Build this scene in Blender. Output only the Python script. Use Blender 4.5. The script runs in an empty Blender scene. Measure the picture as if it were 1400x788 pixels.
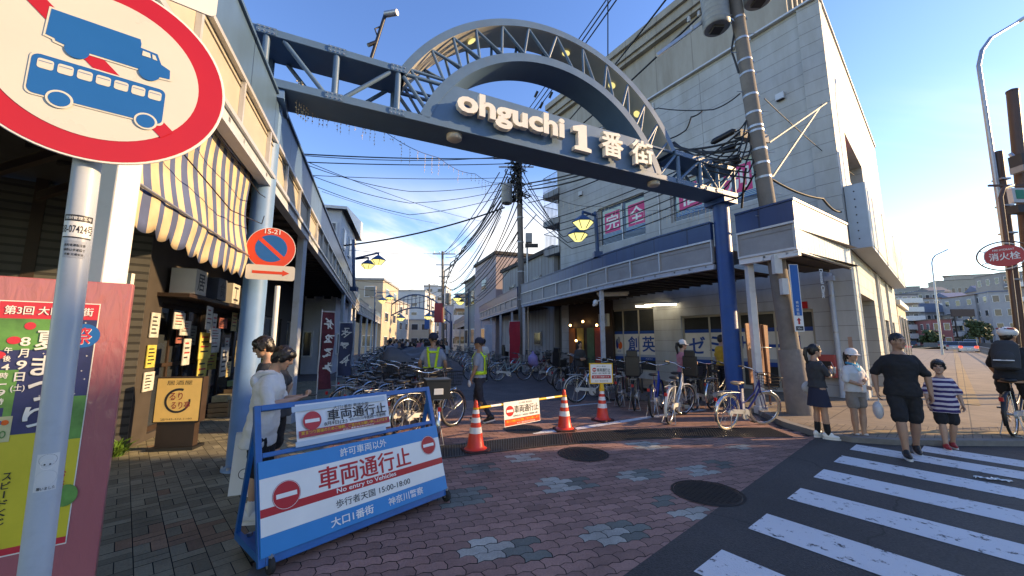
import bpy, bmesh, math, random
from mathutils import Vector, Matrix
R = math.radians
rnd = random.Random(7)
scn = bpy.context.scene
col = scn.collection
# ---------------------------------------------------------------- camera, sky, sun, exposure
CAM_H, PITCH, FPX = 1.6, R(7.8), 525.0
cd = bpy.data.cameras.new('camera')
cd.sensor_width = 36.0
cd.lens = 36.0 * FPX / 1400.0
cd.clip_start, cd.clip_end = 0.05, 3000
cam = bpy.data.objects.new('camera', cd)
cam.location = (0, 0, CAM_H)
cam.rotation_euler = (R(90) + PITCH, 0, 0)
col.objects.link(cam)
scn.camera = cam
SUN_HEAD, SUN_EL = 86.0, 20.5
w = bpy.data.worlds.new("World"); scn.world = w; w.use_nodes = True
nt = w.node_tree; N = nt.nodes; Lk = nt.links
for n in list(N): N.remove(n)
wo = N.new('ShaderNodeOutputWorld'); bg = N.new('ShaderNodeBackground')
bg.inputs['Strength'].default_value = 0.15
sky = N.new('ShaderNodeTexSky'); sky.sky_type = 'NISHITA'; sky.sun_disc = False
sky.sun_elevation = R(SUN_EL); sky.sun_rotation = R(SUN_HEAD)
sky.air_density = 1.0; sky.dust_density = 0.15; sky.ozone_density = 2.0
tc = N.new('ShaderNodeTexCoord'); sep = N.new('ShaderNodeSeparateXYZ')
Lk.new(tc.outputs['Generated'], sep.inputs[0])
def mth(op, a, b=None, c=None, clamp=False):
    n = N.new('ShaderNodeMath'); n.operation = op; n.use_clamp = clamp
    for i, v in enumerate((a, b, c)):
        if v is None: continue
        if isinstance(v, (int, float)): n.inputs[i].default_value = v
        else: Lk.new(v, n.inputs[i])
    return n.outputs[0]
# clouds lie on a high flat layer: direction divided by its height
zz = mth('ADD', mth('MAXIMUM', sep.outputs['Z'], 0.0), 0.10)
cx_ = mth('DIVIDE', sep.outputs['X'], zz); cy_ = mth('DIVIDE', sep.outputs['Y'], zz)
cmb = N.new('ShaderNodeCombineXYZ'); Lk.new(cx_, cmb.inputs[0]); Lk.new(cy_, cmb.inputs[1])
def cloud(scale, detail, lo, hi, off, sx, sy):
    mp = N.new('ShaderNodeMapping'); mp.inputs['Location'].default_value = off
    mp.inputs['Scale'].default_value = (sx, sy, 1)
    Lk.new(cmb.outputs[0], mp.inputs[0])
    nz = N.new('ShaderNodeTexNoise'); nz.inputs['Scale'].default_value = scale
    nz.inputs['Detail'].default_value = detail; nz.inputs['Roughness'].default_value = 0.58
    nz.inputs['Distortion'].default_value = 0.35
    Lk.new(mp.outputs[0], nz.inputs['Vector'])
    mr = N.new('ShaderNodeMapRange'); mr.interpolation_type = 'SMOOTHSTEP'
    mr.inputs['From Min'].default_value = lo; mr.inputs['From Max'].default_value = hi
    Lk.new(nz.outputs['Fac'], mr.inputs['Value'])
    return mr.outputs[0]
def band(sock, lo, hi, soft):
    a = N.new('ShaderNodeMapRange'); a.interpolation_type = 'SMOOTHSTEP'
    a.inputs['From Min'].default_value = lo - soft; a.inputs['From Max'].default_value = lo + soft
    Lk.new(sock, a.inputs['Value'])
    b = N.new('ShaderNodeMapRange'); b.interpolation_type = 'SMOOTHSTEP'
    b.inputs['From Min'].default_value = hi - soft; b.inputs['From Max'].default_value = hi + soft
    b.inputs['To Min'].default_value = 1; b.inputs['To Max'].default_value = 0
    Lk.new(sock, b.inputs['Value'])
    return mth('MULTIPLY', a.outputs[0], b.outputs[0])
# a bank of cumulus low over the shopping street, thin streaks elsewhere
bank = mth('MULTIPLY', mth('MULTIPLY', band(sep.outputs['Z'], 0.02, 0.32, 0.10), band(sep.outputs['X'], -0.40, 0.14, 0.12)),
           cloud(0.75, 9, 0.36, 0.58, (3.7, 1.9, 0), 1.0, 0.55))
streak = mth('MULTIPLY', mth('MULTIPLY', band(sep.outputs['Z'], 0.03, 0.42, 0.08), cloud(0.5, 6, 0.50, 0.78, (8.3, 4.2, 0), 0.30, 1.4)), 0.55)
cl = mth('MINIMUM', mth('ADD', bank, streak), 0.82)
hs = N.new('ShaderNodeHueSaturation'); hs.inputs['Saturation'].default_value = 1.25; hs.inputs['Hue'].default_value = 0.517
hs.inputs['Value'].default_value = 1.0
Lk.new(sky.outputs[0], hs.inputs['Color'])
mx = N.new('ShaderNodeMix'); mx.data_type = 'RGBA'
Lk.new(cl, mx.inputs['Factor']); Lk.new(hs.outputs[0], mx.inputs['A'])
mx.inputs['B'].default_value = (3.9, 4.05, 4.35, 1)
Lk.new(mx.outputs['Result'], bg.inputs['Color']); Lk.new(bg.outputs[0], wo.inputs[0])
ld = bpy.data.lights.new('sun', 'SUN'); ld.energy = 3.1; ld.angle = R(0.5); ld.color = (1.0, 0.74, 0.46)
sun = bpy.data.objects.new('sun', ld); col.objects.link(sun)
sdir = Vector((math.sin(R(SUN_HEAD)) * math.cos(R(SUN_EL)), math.cos(R(SUN_HEAD)) * math.cos(R(SUN_EL)), math.sin(R(SUN_EL))))
sun.rotation_euler = (-sdir).to_track_quat('-Z', 'Y').to_euler()
sun.location = (30, 0, 30)
vs = scn.view_settings
vs.view_transform = 'Standard'; vs.look = 'None'; vs.gamma = 1.0; vs.use_curve_mapping = False
vs.exposure = 1.45
if hasattr(vs, 'use_white_balance'): vs.use_white_balance = True; vs.white_balance_temperature = 7800; vs.white_balance_tint = 10.0
scn.cycles.max_bounces = 6; scn.cycles.diffuse_bounces = 4; scn.cycles.glossy_bounces = 3
scn.cycles.transparent_max_bounces = 8; scn.cycles.caustics_reflective = False; scn.cycles.caustics_refractive = False
scn.cycles.use_denoising = True

# ---------------------------------------------------------------- helpers
def RZ(h): return R(90.0 - h)                      # rotation that turns local +X to compass heading h
def hv(h): return Vector((math.sin(R(h)), math.cos(R(h)), 0))
def ray(px, py):
    x = (px - 700) / FPX; v = (394 - py) / FPX; c, s = math.cos(PITCH), math.sin(PITCH)
    return Vector((x, c - v * s, s + v * c))
def at(px, py, Y):
    d = ray(px, py); return Vector((0, 0, CAM_H)) + d * (Y / d.y)
def gnd(px, py, z=0.0):
    d = ray(px, py); return Vector((0, 0, CAM_H)) + d * ((z - CAM_H) / d.z)

MATS = {}
def mat(name, c, rough=0.6, metal=0.0, var=0.12, scale=6.0, bump=0.0, bscale=None, spec=0.5, emit=None, es=0.0, alpha=1.0, dirt=None, dirtamt=0.0, dscale=2.0, coat=0.0):
    if name in MATS: return MATS[name]
    m = bpy.data.materials.new(name); m.use_nodes = True
    t = m.node_tree; b = t.nodes['Principled BSDF']
    b.inputs['Roughness'].default_value = rough; b.inputs['Metallic'].default_value = metal
    b.inputs['Specular IOR Level'].default_value = spec
    if coat: b.inputs['Coat Weight'].default_value = coat; b.inputs['Coat Roughness'].default_value = 0.08
    b.inputs['Base Color'].default_value = (*c, 1)
    if var > 0:
        tcn = t.nodes.new('ShaderNodeTexCoord'); nz = t.nodes.new('ShaderNodeTexNoise')
        nz.inputs['Scale'].default_value = scale; nz.inputs['Detail'].default_value = 6; nz.inputs['Roughness'].default_value = 0.62
        t.links.new(tcn.outputs['Object'], nz.inputs['Vector'])
        r = t.nodes.new('ShaderNodeValToRGB')
        r.color_ramp.elements[0].position = 0.28; r.color_ramp.elements[1].position = 0.72
        r.color_ramp.elements[0].color = (*[x * (1 - var) for x in c], 1); r.color_ramp.elements[1].color = (*[min(1, x * (1 + var)) for x in c], 1)
        t.links.new(nz.outputs['Fac'], r.inputs['Fac']); out = r.outputs['Color']
        if dirt:
            n2 = t.nodes.new('ShaderNodeTexNoise'); n2.inputs['Scale'].default_value = dscale; n2.inputs['Detail'].default_value = 8; n2.inputs['Roughness'].default_value = 0.7
            t.links.new(tcn.outputs['Object'], n2.inputs['Vector'])
            q = t.nodes.new('ShaderNodeMapRange'); q.inputs['From Min'].default_value = 0.52; q.inputs['From Max'].default_value = 0.70
            q.inputs['To Max'].default_value = dirtamt
            t.links.new(n2.outputs['Fac'], q.inputs['Value'])
            mm = t.nodes.new('ShaderNodeMix'); mm.data_type = 'RGBA'
            t.links.new(q.outputs[0], mm.inputs['Factor']); t.links.new(out, mm.inputs['A']); mm.inputs['B'].default_value = (*dirt, 1)
            out = mm.outputs['Result']
        t.links.new(out, b.inputs['Base Color'])
        q2 = t.nodes.new('ShaderNodeMapRange'); q2.inputs['To Min'].default_value = max(0.03, rough - 0.09); q2.inputs['To Max'].default_value = min(1, rough + 0.09)
        t.links.new(nz.outputs['Fac'], q2.inputs['Value']); t.links.new(q2.outputs[0], b.inputs['Roughness'])
        if bump > 0:
            n3 = t.nodes.new('ShaderNodeTexNoise'); n3.inputs['Scale'].default_value = bscale or scale * 8; n3.inputs['Detail'].default_value = 4
            t.links.new(tcn.outputs['Object'], n3.inputs['Vector'])
            bp = t.nodes.new('ShaderNodeBump'); bp.inputs['Strength'].default_value = bump; bp.inputs['Distance'].default_value = 0.01
            t.links.new(n3.outputs['Fac'], bp.inputs['Height']); t.links.new(bp.outputs[0], b.inputs['Normal'])
    if emit:
        b.inputs['Emission Color'].default_value = (*emit, 1); b.inputs['Emission Strength'].default_value = es
    if alpha < 1: b.inputs['Alpha'].default_value = alpha
    MATS[name] = m
    return m

class MB:
    """collects shapes with a material each and links them as one mesh object"""
    def __init__(s): s.v = []; s.f = []; s.m = []; s.sm = []; s.mats = []
    def mi(s, m):
        if m not in s.mats: s.mats.append(m)
        return s.mats.index(m)
    def add(s, vs_, fs, m, M=None, smooth=False):
        o = len(s.v); i = s.mi(m)
        s.v.extend([tuple(M @ Vector(p)) for p in vs_] if M is not None else [tuple(p) for p in vs_])
        for f in fs: s.f.append(tuple(o + k for k in f)); s.m.append(i); s.sm.append(smooth)
        return s
    def box(s, c, d, m, M=None, rz=0.0):
        x, y, z = d[0] / 2, d[1] / 2, d[2] / 2
        vs_ = [(-x, -y, -z), (x, -y, -z), (x, y, -z), (-x, y, -z), (-x, -y, z), (x, -y, z), (x, y, z), (-x, y, z)]
        T = Matrix.Translation(c) @ Matrix.Rotation(rz, 4, 'Z')
        if M is not None: T = M @ T
        return s.add(vs_, [(0, 3, 2, 1), (4, 5, 6, 7), (0, 1, 5, 4), (1, 2, 6, 5), (2, 3, 7, 6), (3, 0, 4, 7)], m, T)
    def bar(s, a, b, w_, h_, m, up=(0, 0, 1), M=None):
        a = Vector(a); b = Vector(b); d = b - a; L = d.length
        if L < 1e-6: return s
        d.normalize(); up = Vector(up)
        if abs(d.dot(up)) > 0.98: up = Vector((1, 0, 0))
        x = d.cross(up).normalized(); z = x.cross(d)
        T = Matrix((( *x, 0), (*d, 0), (*z, 0), (0, 0, 0, 1))).transposed(); T.translation = (a + b) / 2
        return s.box((0, 0, 0), (w_, L, h_), m, (M @ T) if M is not None else T)
    def tube(s, a, b, r0, m, r1=None, n=10, M=None, cap=True, smooth=True):
        return s.path([a, b], [r0, r0 if r1 is None else r1], m, n, M, cap, smooth)
    def path(s, pts, r, m, n=8, M=None, cap=True, smooth=True, closed=False):
        pts = [Vector(p) for p in pts]; k = len(pts)
        if isinstance(r, (int, float)): r = [r] * k
        vs_ = []; prev = None
        for i, p in enumerate(pts):
            if closed: d = pts[(i + 1) % k] - pts[i - 1]
            else: d = pts[min(i + 1, k - 1)] - pts[max(i - 1, 0)]
            d.normalize()
            if prev is None:
                a = Vector((0, 0, 1)) if abs(d.z) < 0.9 else Vector((1, 0, 0))
                x = d.cross(a).normalized()
            else:
                x = prev - d * prev.dot(d); x.normalize()
            prev = x; y = d.cross(x)
            for j in range(n):
                t = 2 * math.pi * j / n
                vs_.append(p + (x * math.cos(t) + y * math.sin(t)) * r[i])
        fs = []
        for i in range(k if closed else k - 1):
            for j in range(n):
                a0 = i * n + j; a1 = i * n + (j + 1) % n; b0 = ((i + 1) % k) * n + j; b1 = ((i + 1) % k) * n + (j + 1) % n
                fs.append((a0, a1, b1, b0))
        s.add(vs_, fs, m, M, smooth)
        if cap and not closed:
            o = len(s.v); s.add([vs_[j] for j in range(n)], [tuple(range(n))[::-1]], m, M)
            s.add([vs_[(k - 1) * n + j] for j in range(n)], [tuple(range(n))], m, M)
        return s
    def lathe(s, prof, m, n=20, M=None, smooth=True, cap=True):
        vs_ = []; k = len(prof)
        for (r, z) in prof:
            for j in range(n):
                t = 2 * math.pi * j / n; vs_.append((r * math.cos(t), r * math.sin(t), z))
        fs = [(i * n + j, i * n + (j + 1) % n, (i + 1) * n + (j + 1) % n, (i + 1) * n + j) for i in range(k - 1) for j in range(n)]
        s.add(vs_, fs, m, M, smooth)
        if cap:
            s.add(vs_[:n], [tuple(range(n))[::-1]], m, M); s.add(vs_[-n:], [tuple(range(n))], m, M)
        return s
    def ball(s, c, r, m, n=12, k=8, M=None, rot=None):
        r = (r, r, r) if isinstance(r, (int, float)) else r
        T = Matrix.Translation(c)
        if rot is not None: T = T @ rot
        T = T @ Matrix.Diagonal((*r, 1))
        if M is not None: T = M @ T
        vs_ = [(0, 0, -1)]
        for i in range(1, k):
            a = -math.pi / 2 + math.pi * i / k
            for j in range(n):
                t = 2 * math.pi * j / n; vs_.append((math.cos(a) * math.cos(t), math.cos(a) * math.sin(t), math.sin(a)))
        vs_.append((0, 0, 1)); fs = []
        for j in range(n): fs.append((0, 1 + (j + 1) % n, 1 + j))
        for i in range(k - 2):
            for j in range(n):
                a0 = 1 + i * n + j; a1 = 1 + i * n + (j + 1) % n; fs.append((a0, a1, a1 + n, a0 + n))
        e = len(vs_) - 1; b0 = 1 + (k - 2) * n
        for j in range(n): fs.append((e, b0 + j, b0 + (j + 1) % n))
        return s.add(vs_, fs, m, T, True)
    def poly(s, pts, m, M=None, z=0.0):
        """flat polygon in the local xy plane"""
        return s.add([(p[0], p[1], z) for p in pts], [tuple(range(len(pts)))], m, M)
    def prism(s, pts, z0, z1, m, M=None):
        n = len(pts)
        a = sum(pts[i][0] * pts[(i + 1) % n][1] - pts[(i + 1) % n][0] * pts[i][1] for i in range(n))
        if a < 0: pts = pts[::-1]
        vs_ = [(p[0], p[1], z0) for p in pts] + [(p[0], p[1], z1) for p in pts]
        fs = [tuple(range(n))[::-1], tuple(range(n, 2 * n))] + [(i, (i + 1) % n, n + (i + 1) % n, n + i) for i in range(n)]
        return s.add(vs_, fs, m, M)
    def rect(s, x0, y0, x1, y1, m, M=None, z=0.0): return s.poly([(x0, y0), (x1, y0), (x1, y1), (x0, y1)], m, M, z)
    def disc(s, c, r, m, M=None, z=0.0, n=40, ry=None):
        ry = ry or r
        return s.poly([(c[0] + r * math.cos(2 * math.pi * i / n), c[1] + ry * math.sin(2 * math.pi * i / n)) for i in range(n)], m, M, z)
    def ring(s, c, r0, r1, m, M=None, z=0.0, n=40):
        vs_ = []; 
        for i in range(n):
            t = 2 * math.pi * i / n
            vs_ += [(c[0] + r0 * math.cos(t), c[1] + r0 * math.sin(t), z), (c[0] + r1 * math.cos(t), c[1] + r1 * math.sin(t), z)]
        return s.add(vs_, [(2 * i, 2 * i + 1, 2 * ((i + 1) % n) + 1, 2 * ((i + 1) % n)) for i in range(n)], m, M)
    def text(s, body, c, h, m, M=None, z=0.0, w=None, bold=0.0, ext=0.0, spacing=1.0, shear=0.0):
        """lettering of height h (and width w) centred on c in the local xy plane"""
        ob = bold if ext > 0 else min(bold, .004)
        vs_, fs = text_data(body, ob, ext, spacing, shear)
        if not vs_: return s
        xs = [p[0] for p in vs_]; ys = [p[1] for p in vs_]
        W = max(xs) - min(xs); Hh = max(ys) - min(ys)
        ky = h / Hh; kx = ky if w is None else w / W
        mxx = (max(xs) + min(xs)) / 2; my = (max(ys) + min(ys)) / 2
        d = 0 if ext > 0 else min(.016, max(0, bold - .004) * .8)
        for k, (dx, dy) in enumerate(((0, 0), (d, d * .5), (-d, -d * .5), (d * .6, -d * .6), (-d * .6, d * .6)) if d > .001 else ((0, 0),)):
            s.add([((p[0] - mxx + dx) * kx + c[0], (p[1] - my + dy) * ky + c[1], p[2] + z + ext + .00022 * k) for p in vs_], fs, m, M)
        return s
    def build(s, name, parent=None, M=None, bevel=0.0, fix=False):
        me = bpy.data.meshes.new(name); me.from_pydata(s.v, [], s.f)
        for m in s.mats: me.materials.append(m)
        me.polygons.foreach_set('material_index', s.m); me.polygons.foreach_set('use_smooth', s.sm)
        me.update()
        if fix:
            b = bmesh.new(); b.from_mesh(me); bmesh.ops.recalc_face_normals(b, faces=b.faces); b.to_mesh(me); b.free()
        o = bpy.data.objects.new(name, me); col.objects.link(o)
        if parent is not None: o.parent = parent
        if M is not None: o.matrix_local = M
        if bevel > 0:
            bv = o.modifiers.new('bevel', 'BEVEL'); bv.width = bevel; bv.segments = 2; bv.limit_method = 'ANGLE'; bv.angle_limit = R(40)
        return o
_tx = {}
def text_data(body, bold, ext, spacing, shear):
    key = (body, bold, ext, spacing, shear)
    if key not in _tx:
        cu = bpy.data.curves.new('lettering', 'FONT'); cu.body = body; cu.size = 1; cu.offset = bold; cu.extrude = ext; cu.shear = shear
        cu.resolution_u = 3; cu.space_character = spacing; cu.align_x = 'CENTER'; cu.align_y = 'CENTER'
        o = bpy.data.objects.new('lettering', cu)
        me = bpy.data.meshes.new_from_object(o)
        _tx[key] = ([tuple(v.co) for v in me.vertices], [tuple(p.vertices) for p in me.polygons])
        bpy.data.objects.remove(o); bpy.data.meshes.remove(me); bpy.data.curves.remove(cu)
    return _tx[key]
def frame(o, u, v):
    """matrix whose local x runs along u, local y along v, local z out of the sheet"""
    u = Vector(u).normalized(); v = Vector(v); v = (v - u * v.dot(u)).normalized(); n = u.cross(v)
    T = Matrix(((*u, 0), (*v, 0), (*n, 0), (0, 0, 0, 1))).transposed(); T.translation = Vector(o)
    return T
def wallM(h, loc=(0, 0, 0), z=(0, 0, 1)): return frame(loc, hv(h), z)
def TR(x, y, z=0.0, rz=0.0): return Matrix.Translation((x, y, z)) @ Matrix.Rotation(rz, 4, 'Z')
def thing(name, label, cat, loc=(0, 0, 0), rz=0.0, group=None):
    o = bpy.data.objects.new(name, None); o.empty_display_size = 0.2; col.objects.link(o)
    o.location = loc; o.rotation_euler = (0, 0, rz)
    return tag(o, label, cat, group)
def tag(o, label, cat, group=None, kind=None):
    o['label'] = label; o['category'] = cat
    if group: o['group'] = group
    if kind: o['kind'] = kind
    return o
def struct(o, kind='structure'): o['kind'] = kind; return o
def kids(o): return [c for c in bpy.data.objects if c.parent == o]
_tree = {}
def copy_tree(o, parent=None):
    c = o.copy(); col.objects.link(c)
    if parent is not None: c.parent = parent; c.matrix_parent_inverse = o.matrix_parent_inverse.copy()
    if o.name not in _tree: _tree[o.name] = kids(o)
    for ch in _tree[o.name]: copy_tree(ch, c)
    return c
def place(src, used, loc, rz, label, group=None, sc=1.0):
    o = copy_tree(src) if used else src
    o.location = loc; o.rotation_euler = (o.rotation_euler[0], o.rotation_euler[1], rz); o.scale = (sc, sc, sc)
    o['label'] = label
    if group: o['group'] = group
    return o

# ---------------------------------------------------------------- shared materials
M_blue = mat('gate_blue_paint', (0.085, 0.155, 0.245), 0.42, 0, 0.10, 3, 0.05, dirt=(0.12, 0.15, 0.18), dirtamt=0.35)
M_navy = mat('pillar_navy_paint', (0.022, 0.065, 0.20), 0.4, 0, 0.12, 3, 0.05, dirt=(0.06, 0.08, 0.12), dirtamt=0.4)
M_lblue = mat('column_blue_paint', (0.13, 0.24, 0.42), 0.45, 0, 0.1, 3, 0.05, dirt=(0.1, 0.13, 0.17), dirtamt=0.3)
M_white = mat('white_paint', (0.72, 0.71, 0.68), 0.5, 0, 0.07, 4, dirt=(0.42, 0.38, 0.32), dirtamt=0.4, dscale=3)
M_postw = mat('pale_post_paint', (0.45, 0.50, 0.56), 0.5, 0, 0.08, 4, dirt=(0.3, 0.26, 0.2), dirtamt=0.5, dscale=3)
M_cream = mat('cream_panel', (0.44, 0.40, 0.32), 0.55, 0, 0.10, 2.5, dirt=(0.40, 0.35, 0.28), dirtamt=0.35)
M_greyp = mat('grey_panel', (0.30, 0.29, 0.28), 0.45, 0, 0.15, 2.5, dirt=(0.16, 0.13, 0.11), dirtamt=0.45)
M_trim = mat('pale_metal_trim', (0.55, 0.55, 0.54), 0.4, 0.3, 0.08, 5)
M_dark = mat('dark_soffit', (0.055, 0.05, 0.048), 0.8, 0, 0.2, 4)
M_black = mat('black_plastic', (0.012, 0.012, 0.013), 0.45, 0, 0.15, 8)
M_rubber = mat('black_rubber', (0.018, 0.018, 0.018), 0.8, 0, 0.15, 12)
M_steel = mat('galvanised_steel', (0.42, 0.43, 0.44), 0.42, 0.75, 0.15, 6)
M_chrome = mat('chrome', (0.72, 0.72, 0.72), 0.2, 1.0, 0.03, 6)
M_conc = mat('pole_concrete', (0.19, 0.165, 0.14), 0.85, 0, 0.15, 5, 0.15, 60, dirt=(0.11, 0.09, 0.075), dirtamt=0.5)
M_red = mat('sign_red', (0.46, 0.008, 0.012), 0.35, 0, 0.05, 6)
M_redd = mat('dull_red', (0.36, 0.03, 0.035), 0.5, 0, 0.1, 6)
M_sblue = mat('sign_blue', (0.006, 0.11, 0.36), 0.35, 0, 0.05, 6)
M_bblue = mat('barricade_blue', (0.004, 0.11, 0.34), 0.38, 0, 0.10, 4, dirt=(0.02, 0.07, 0.2), dirtamt=0.5, dscale=6)
M_pblue = mat('panel_blue', (0.005, 0.21, 0.50), 0.35, 0, 0.05, 4)
M_swhite = mat('sign_white', (0.76, 0.75, 0.70), 0.35, 0, 0.04, 5)
M_ink = mat('black_ink', (0.015, 0.015, 0.018), 0.5, 0, 0)
M_inknavy = mat('navy_ink', (0.015, 0.05, 0.22), 0.5, 0, 0)
M_yellow = mat('yellow', (0.72, 0.42, 0.015), 0.45, 0, 0.06, 6)
M_glass = mat('window_glass', (0.035, 0.042, 0.05), 0.08, 0, 0.2, 1.5, spec=0.8)
M_wire = mat('cable_black', (0.012, 0.012, 0.013), 0.6, 0, 0)
M_orange = mat('sign_orange', (0.75, 0.12, 0.01), 0.4, 0, 0.05, 6)
M_wood = mat('plywood_brown', (0.24, 0.11, 0.055), 0.65, 0, 0.25, 5, 0.1)
M_lampglow = mat('lamp_glow', (0.9, 0.8, 0.5), 0.4, 0, 0, emit=(1.0, 0.85, 0.35), es=1.2)
M_tubeglow = mat('tube_glow', (0.9, 0.9, 0.85), 0.4, 0, 0, emit=(1.0, 0.95, 0.8), es=3.0)
M_warmglow = mat('warm_bulb', (0.9, 0.8, 0.5), 0.4, 0, 0, emit=(1.0, 0.62, 0.25), es=5.0)
M_led = mat('bulb_warm_white', (0.75, 0.60, 0.38), 0.3, 0, 0)
# ---------------------------------------------------------------- ground, roads, paving
def tex_mat(name, build):
    m = bpy.data.materials.new(name); m.use_nodes = True
    t = m.node_tree; build(t, t.nodes['Principled BSDF']); MATS[name] = m; return m
def nd(t, typ, **k):
    n = t.nodes.new(typ)
    for a, v in k.items():
        if a.startswith('i_'): n.inputs[a[2:].replace('_', ' ')].default_value = v
        else: setattr(n, a, v)
    return n
def asphalt(t, b, base=0.045, worn=None):
    tcn = nd(t, 'ShaderNodeTexCoord')
    n1 = nd(t, 'ShaderNodeTexNoise', i_Scale=60.0, i_Detail=5.0, i_Roughness=0.8); n2 = nd(t, 'ShaderNodeTexNoise', i_Scale=0.9, i_Detail=6.0)
    n3 = nd(t, 'ShaderNodeTexVoronoi', i_Scale=85.0)
    for n in (n1, n2, n3): t.links.new(tcn.outputs['Object'], n.inputs['Vector'])
    r1 = nd(t, 'ShaderNodeValToRGB'); r1.color_ramp.elements[0].position = 0.3; r1.color_ramp.elements[1].position = 0.75
    r1.color_ramp.elements[0].color = (base * .47, base * .45, base * .44, 1); r1.color_ramp.elements[1].color = (base * 2.2, base * 2.1, base * 2.0, 1)
    t.links.new(n1.outputs['Fac'], r1.inputs['Fac'])
    mm = nd(t, 'ShaderNodeMix', data_type='RGBA', blend_type='MULTIPLY', i_Factor=0.6)
    r2 = nd(t, 'ShaderNodeValToRGB'); r2.color_ramp.elements[0].position = 0.3; r2.color_ramp.elements[1].position = 0.7
    r2.color_ramp.elements[0].color = (.55, .55, .55, 1); r2.color_ramp.elements[1].color = (1.2, 1.18, 1.15, 1)
    t.links.new(n2.outputs['Fac'], r2.inputs['Fac'])
    t.links.new(r1.outputs[0], mm.inputs['A']); t.links.new(r2.outputs[0], mm.inputs['B'])
    t.links.new(mm.outputs['Result'], b.inputs['Base Color']); b.inputs['Roughness'].default_value = 0.8
    bp = nd(t, 'ShaderNodeBump', i_Strength=0.6, i_Distance=0.006); t.links.new(n3.outputs['Distance'], bp.inputs['Height']); t.links.new(bp.outputs[0], b.inputs['Normal'])
    ck = nd(t, 'ShaderNodeTexVoronoi', feature='DISTANCE_TO_EDGE', i_Scale=0.55); dn = nd(t, 'ShaderNodeTexNoise', i_Scale=2.5, i_Detail=6.0); t.links.new(tcn.outputs['Object'], dn.inputs['Vector'])
    mxv = nd(t, 'ShaderNodeMix', data_type='RGBA', i_Factor=0.25); t.links.new(tcn.outputs['Object'], mxv.inputs['A']); t.links.new(dn.outputs['Color'], mxv.inputs['B']); t.links.new(mxv.outputs['Result'], ck.inputs['Vector'])
    ct = nd(t, 'ShaderNodeMapRange'); ct.inputs['From Max'].default_value = 0.007; ct.inputs['To Min'].default_value = 0.45; t.links.new(ck.outputs['Distance'], ct.inputs['Value'])
    cm = nd(t, 'ShaderNodeMix', data_type='RGBA', blend_type='MULTIPLY', i_Factor=1.0); t.links.new(mm.outputs['Result'], cm.inputs['A']); t.links.new(ct.outputs[0], cm.inputs['B']); t.links.new(cm.outputs['Result'], b.inputs['Base Color'])
    if worn:   # worn road paint: asphalt shows through in scratches
        q = nd(t, 'ShaderNodeTexNoise', i_Scale=9.0, i_Detail=9.0, i_Roughness=0.75); t.links.new(tcn.outputs['Object'], q.inputs['Vector'])
        mr = nd(t, 'ShaderNodeMapRange'); mr.inputs['From Min'].default_value = 0.57; mr.inputs['From Max'].default_value = 0.62
        t.links.new(q.outputs['Fac'], mr.inputs['Value'])
        rr = nd(t, 'ShaderNodeValToRGB'); rr.color_ramp.elements[0].color = (worn * .86, worn * .86, worn * .85, 1); rr.color_ramp.elements[1].color = (worn, worn, worn, 1)
        t.links.new(n2.outputs['Fac'], rr.inputs['Fac'])
        m2 = nd(t, 'ShaderNodeMix', data_type='RGBA'); t.links.new(mr.outputs[0], m2.inputs['Factor']); t.links.new(rr.outputs[0], m2.inputs['A']); t.links.new(mm.outputs['Result'], m2.inputs['B'])
        t.links.new(m2.outputs['Result'], b.inputs['Base Color'])
M_asph = tex_mat('asphalt', lambda t, b: asphalt(t, b, 0.040))
M_road2 = tex_mat('far_asphalt', lambda t, b: asphalt(t, b, 0.075))
M_paint = tex_mat('worn_road_paint', lambda t, b: asphalt(t, b, 0.05, 0.70))
def bricks(t, b, c1, c2, mort, scale, head, w_=0.5, h_=0.25, msize=0.012, rough=0.8, squash=1.0):
    tcn = nd(t, 'ShaderNodeTexCoord'); mp = nd(t, 'ShaderNodeMapping'); mp.inputs['Rotation'].default_value = (0, 0, -RZ(head))
    t.links.new(tcn.outputs['Object'], mp.inputs[0])
    br = nd(t, 'ShaderNodeTexBrick'); br.inputs['Color1'].default_value = (*c1, 1); br.inputs['Color2'].default_value = (*c2, 1); br.inputs['Mortar'].default_value = (*mort, 1)
    br.inputs['Scale'].default_value = scale; br.inputs['Mortar Size'].default_value = msize; br.inputs['Brick Width'].default_value = w_; br.inputs['Row Height'].default_value = h_; br.inputs['Bias'].default_value = 0.0
    t.links.new(mp.outputs[0], br.inputs['Vector'])
    nz = nd(t, 'ShaderNodeTexNoise', i_Scale=1.3, i_Detail=8.0, i_Roughness=0.65); t.links.new(tcn.outputs['Object'], nz.inputs['Vector'])
    r2 = nd(t, 'ShaderNodeValToRGB'); r2.color_ramp.elements[0].position = 0.3; r2.color_ramp.elements[1].position = 0.7
    r2.color_ramp.elements[0].color = (.68, .68, .68, 1); r2.color_ramp.elements[1].color = (1.2, 1.2, 1.2, 1); t.links.new(nz.outputs['Fac'], r2.inputs['Fac'])
    mm = nd(t, 'ShaderNodeMix', data_type='RGBA', blend_type='MULTIPLY', i_Factor=1.0); t.links.new(br.outputs['Color'], mm.inputs['A']); t.links.new(r2.outputs[0], mm.inputs['B'])
    t.links.new(mm.outputs['Result'], b.inputs['Base Color']); b.inputs['Roughness'].default_value = rough
    bp = nd(t, 'ShaderNodeBump', i_Strength=0.5, i_Distance=0.004, invert=True); t.links.new(br.outputs['Fac'], bp.inputs['Height']); t.links.new(bp.outputs[0], b.inputs['Normal'])
M_street = tex_mat('street_pavers', lambda t, b: bricks(t, b, (0.13, 0.105, 0.105), (0.105, 0.09, 0.09), (0.04, 0.035, 0.035), 1.0, 70.7, 0.22, 0.11, 0.006))
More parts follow.
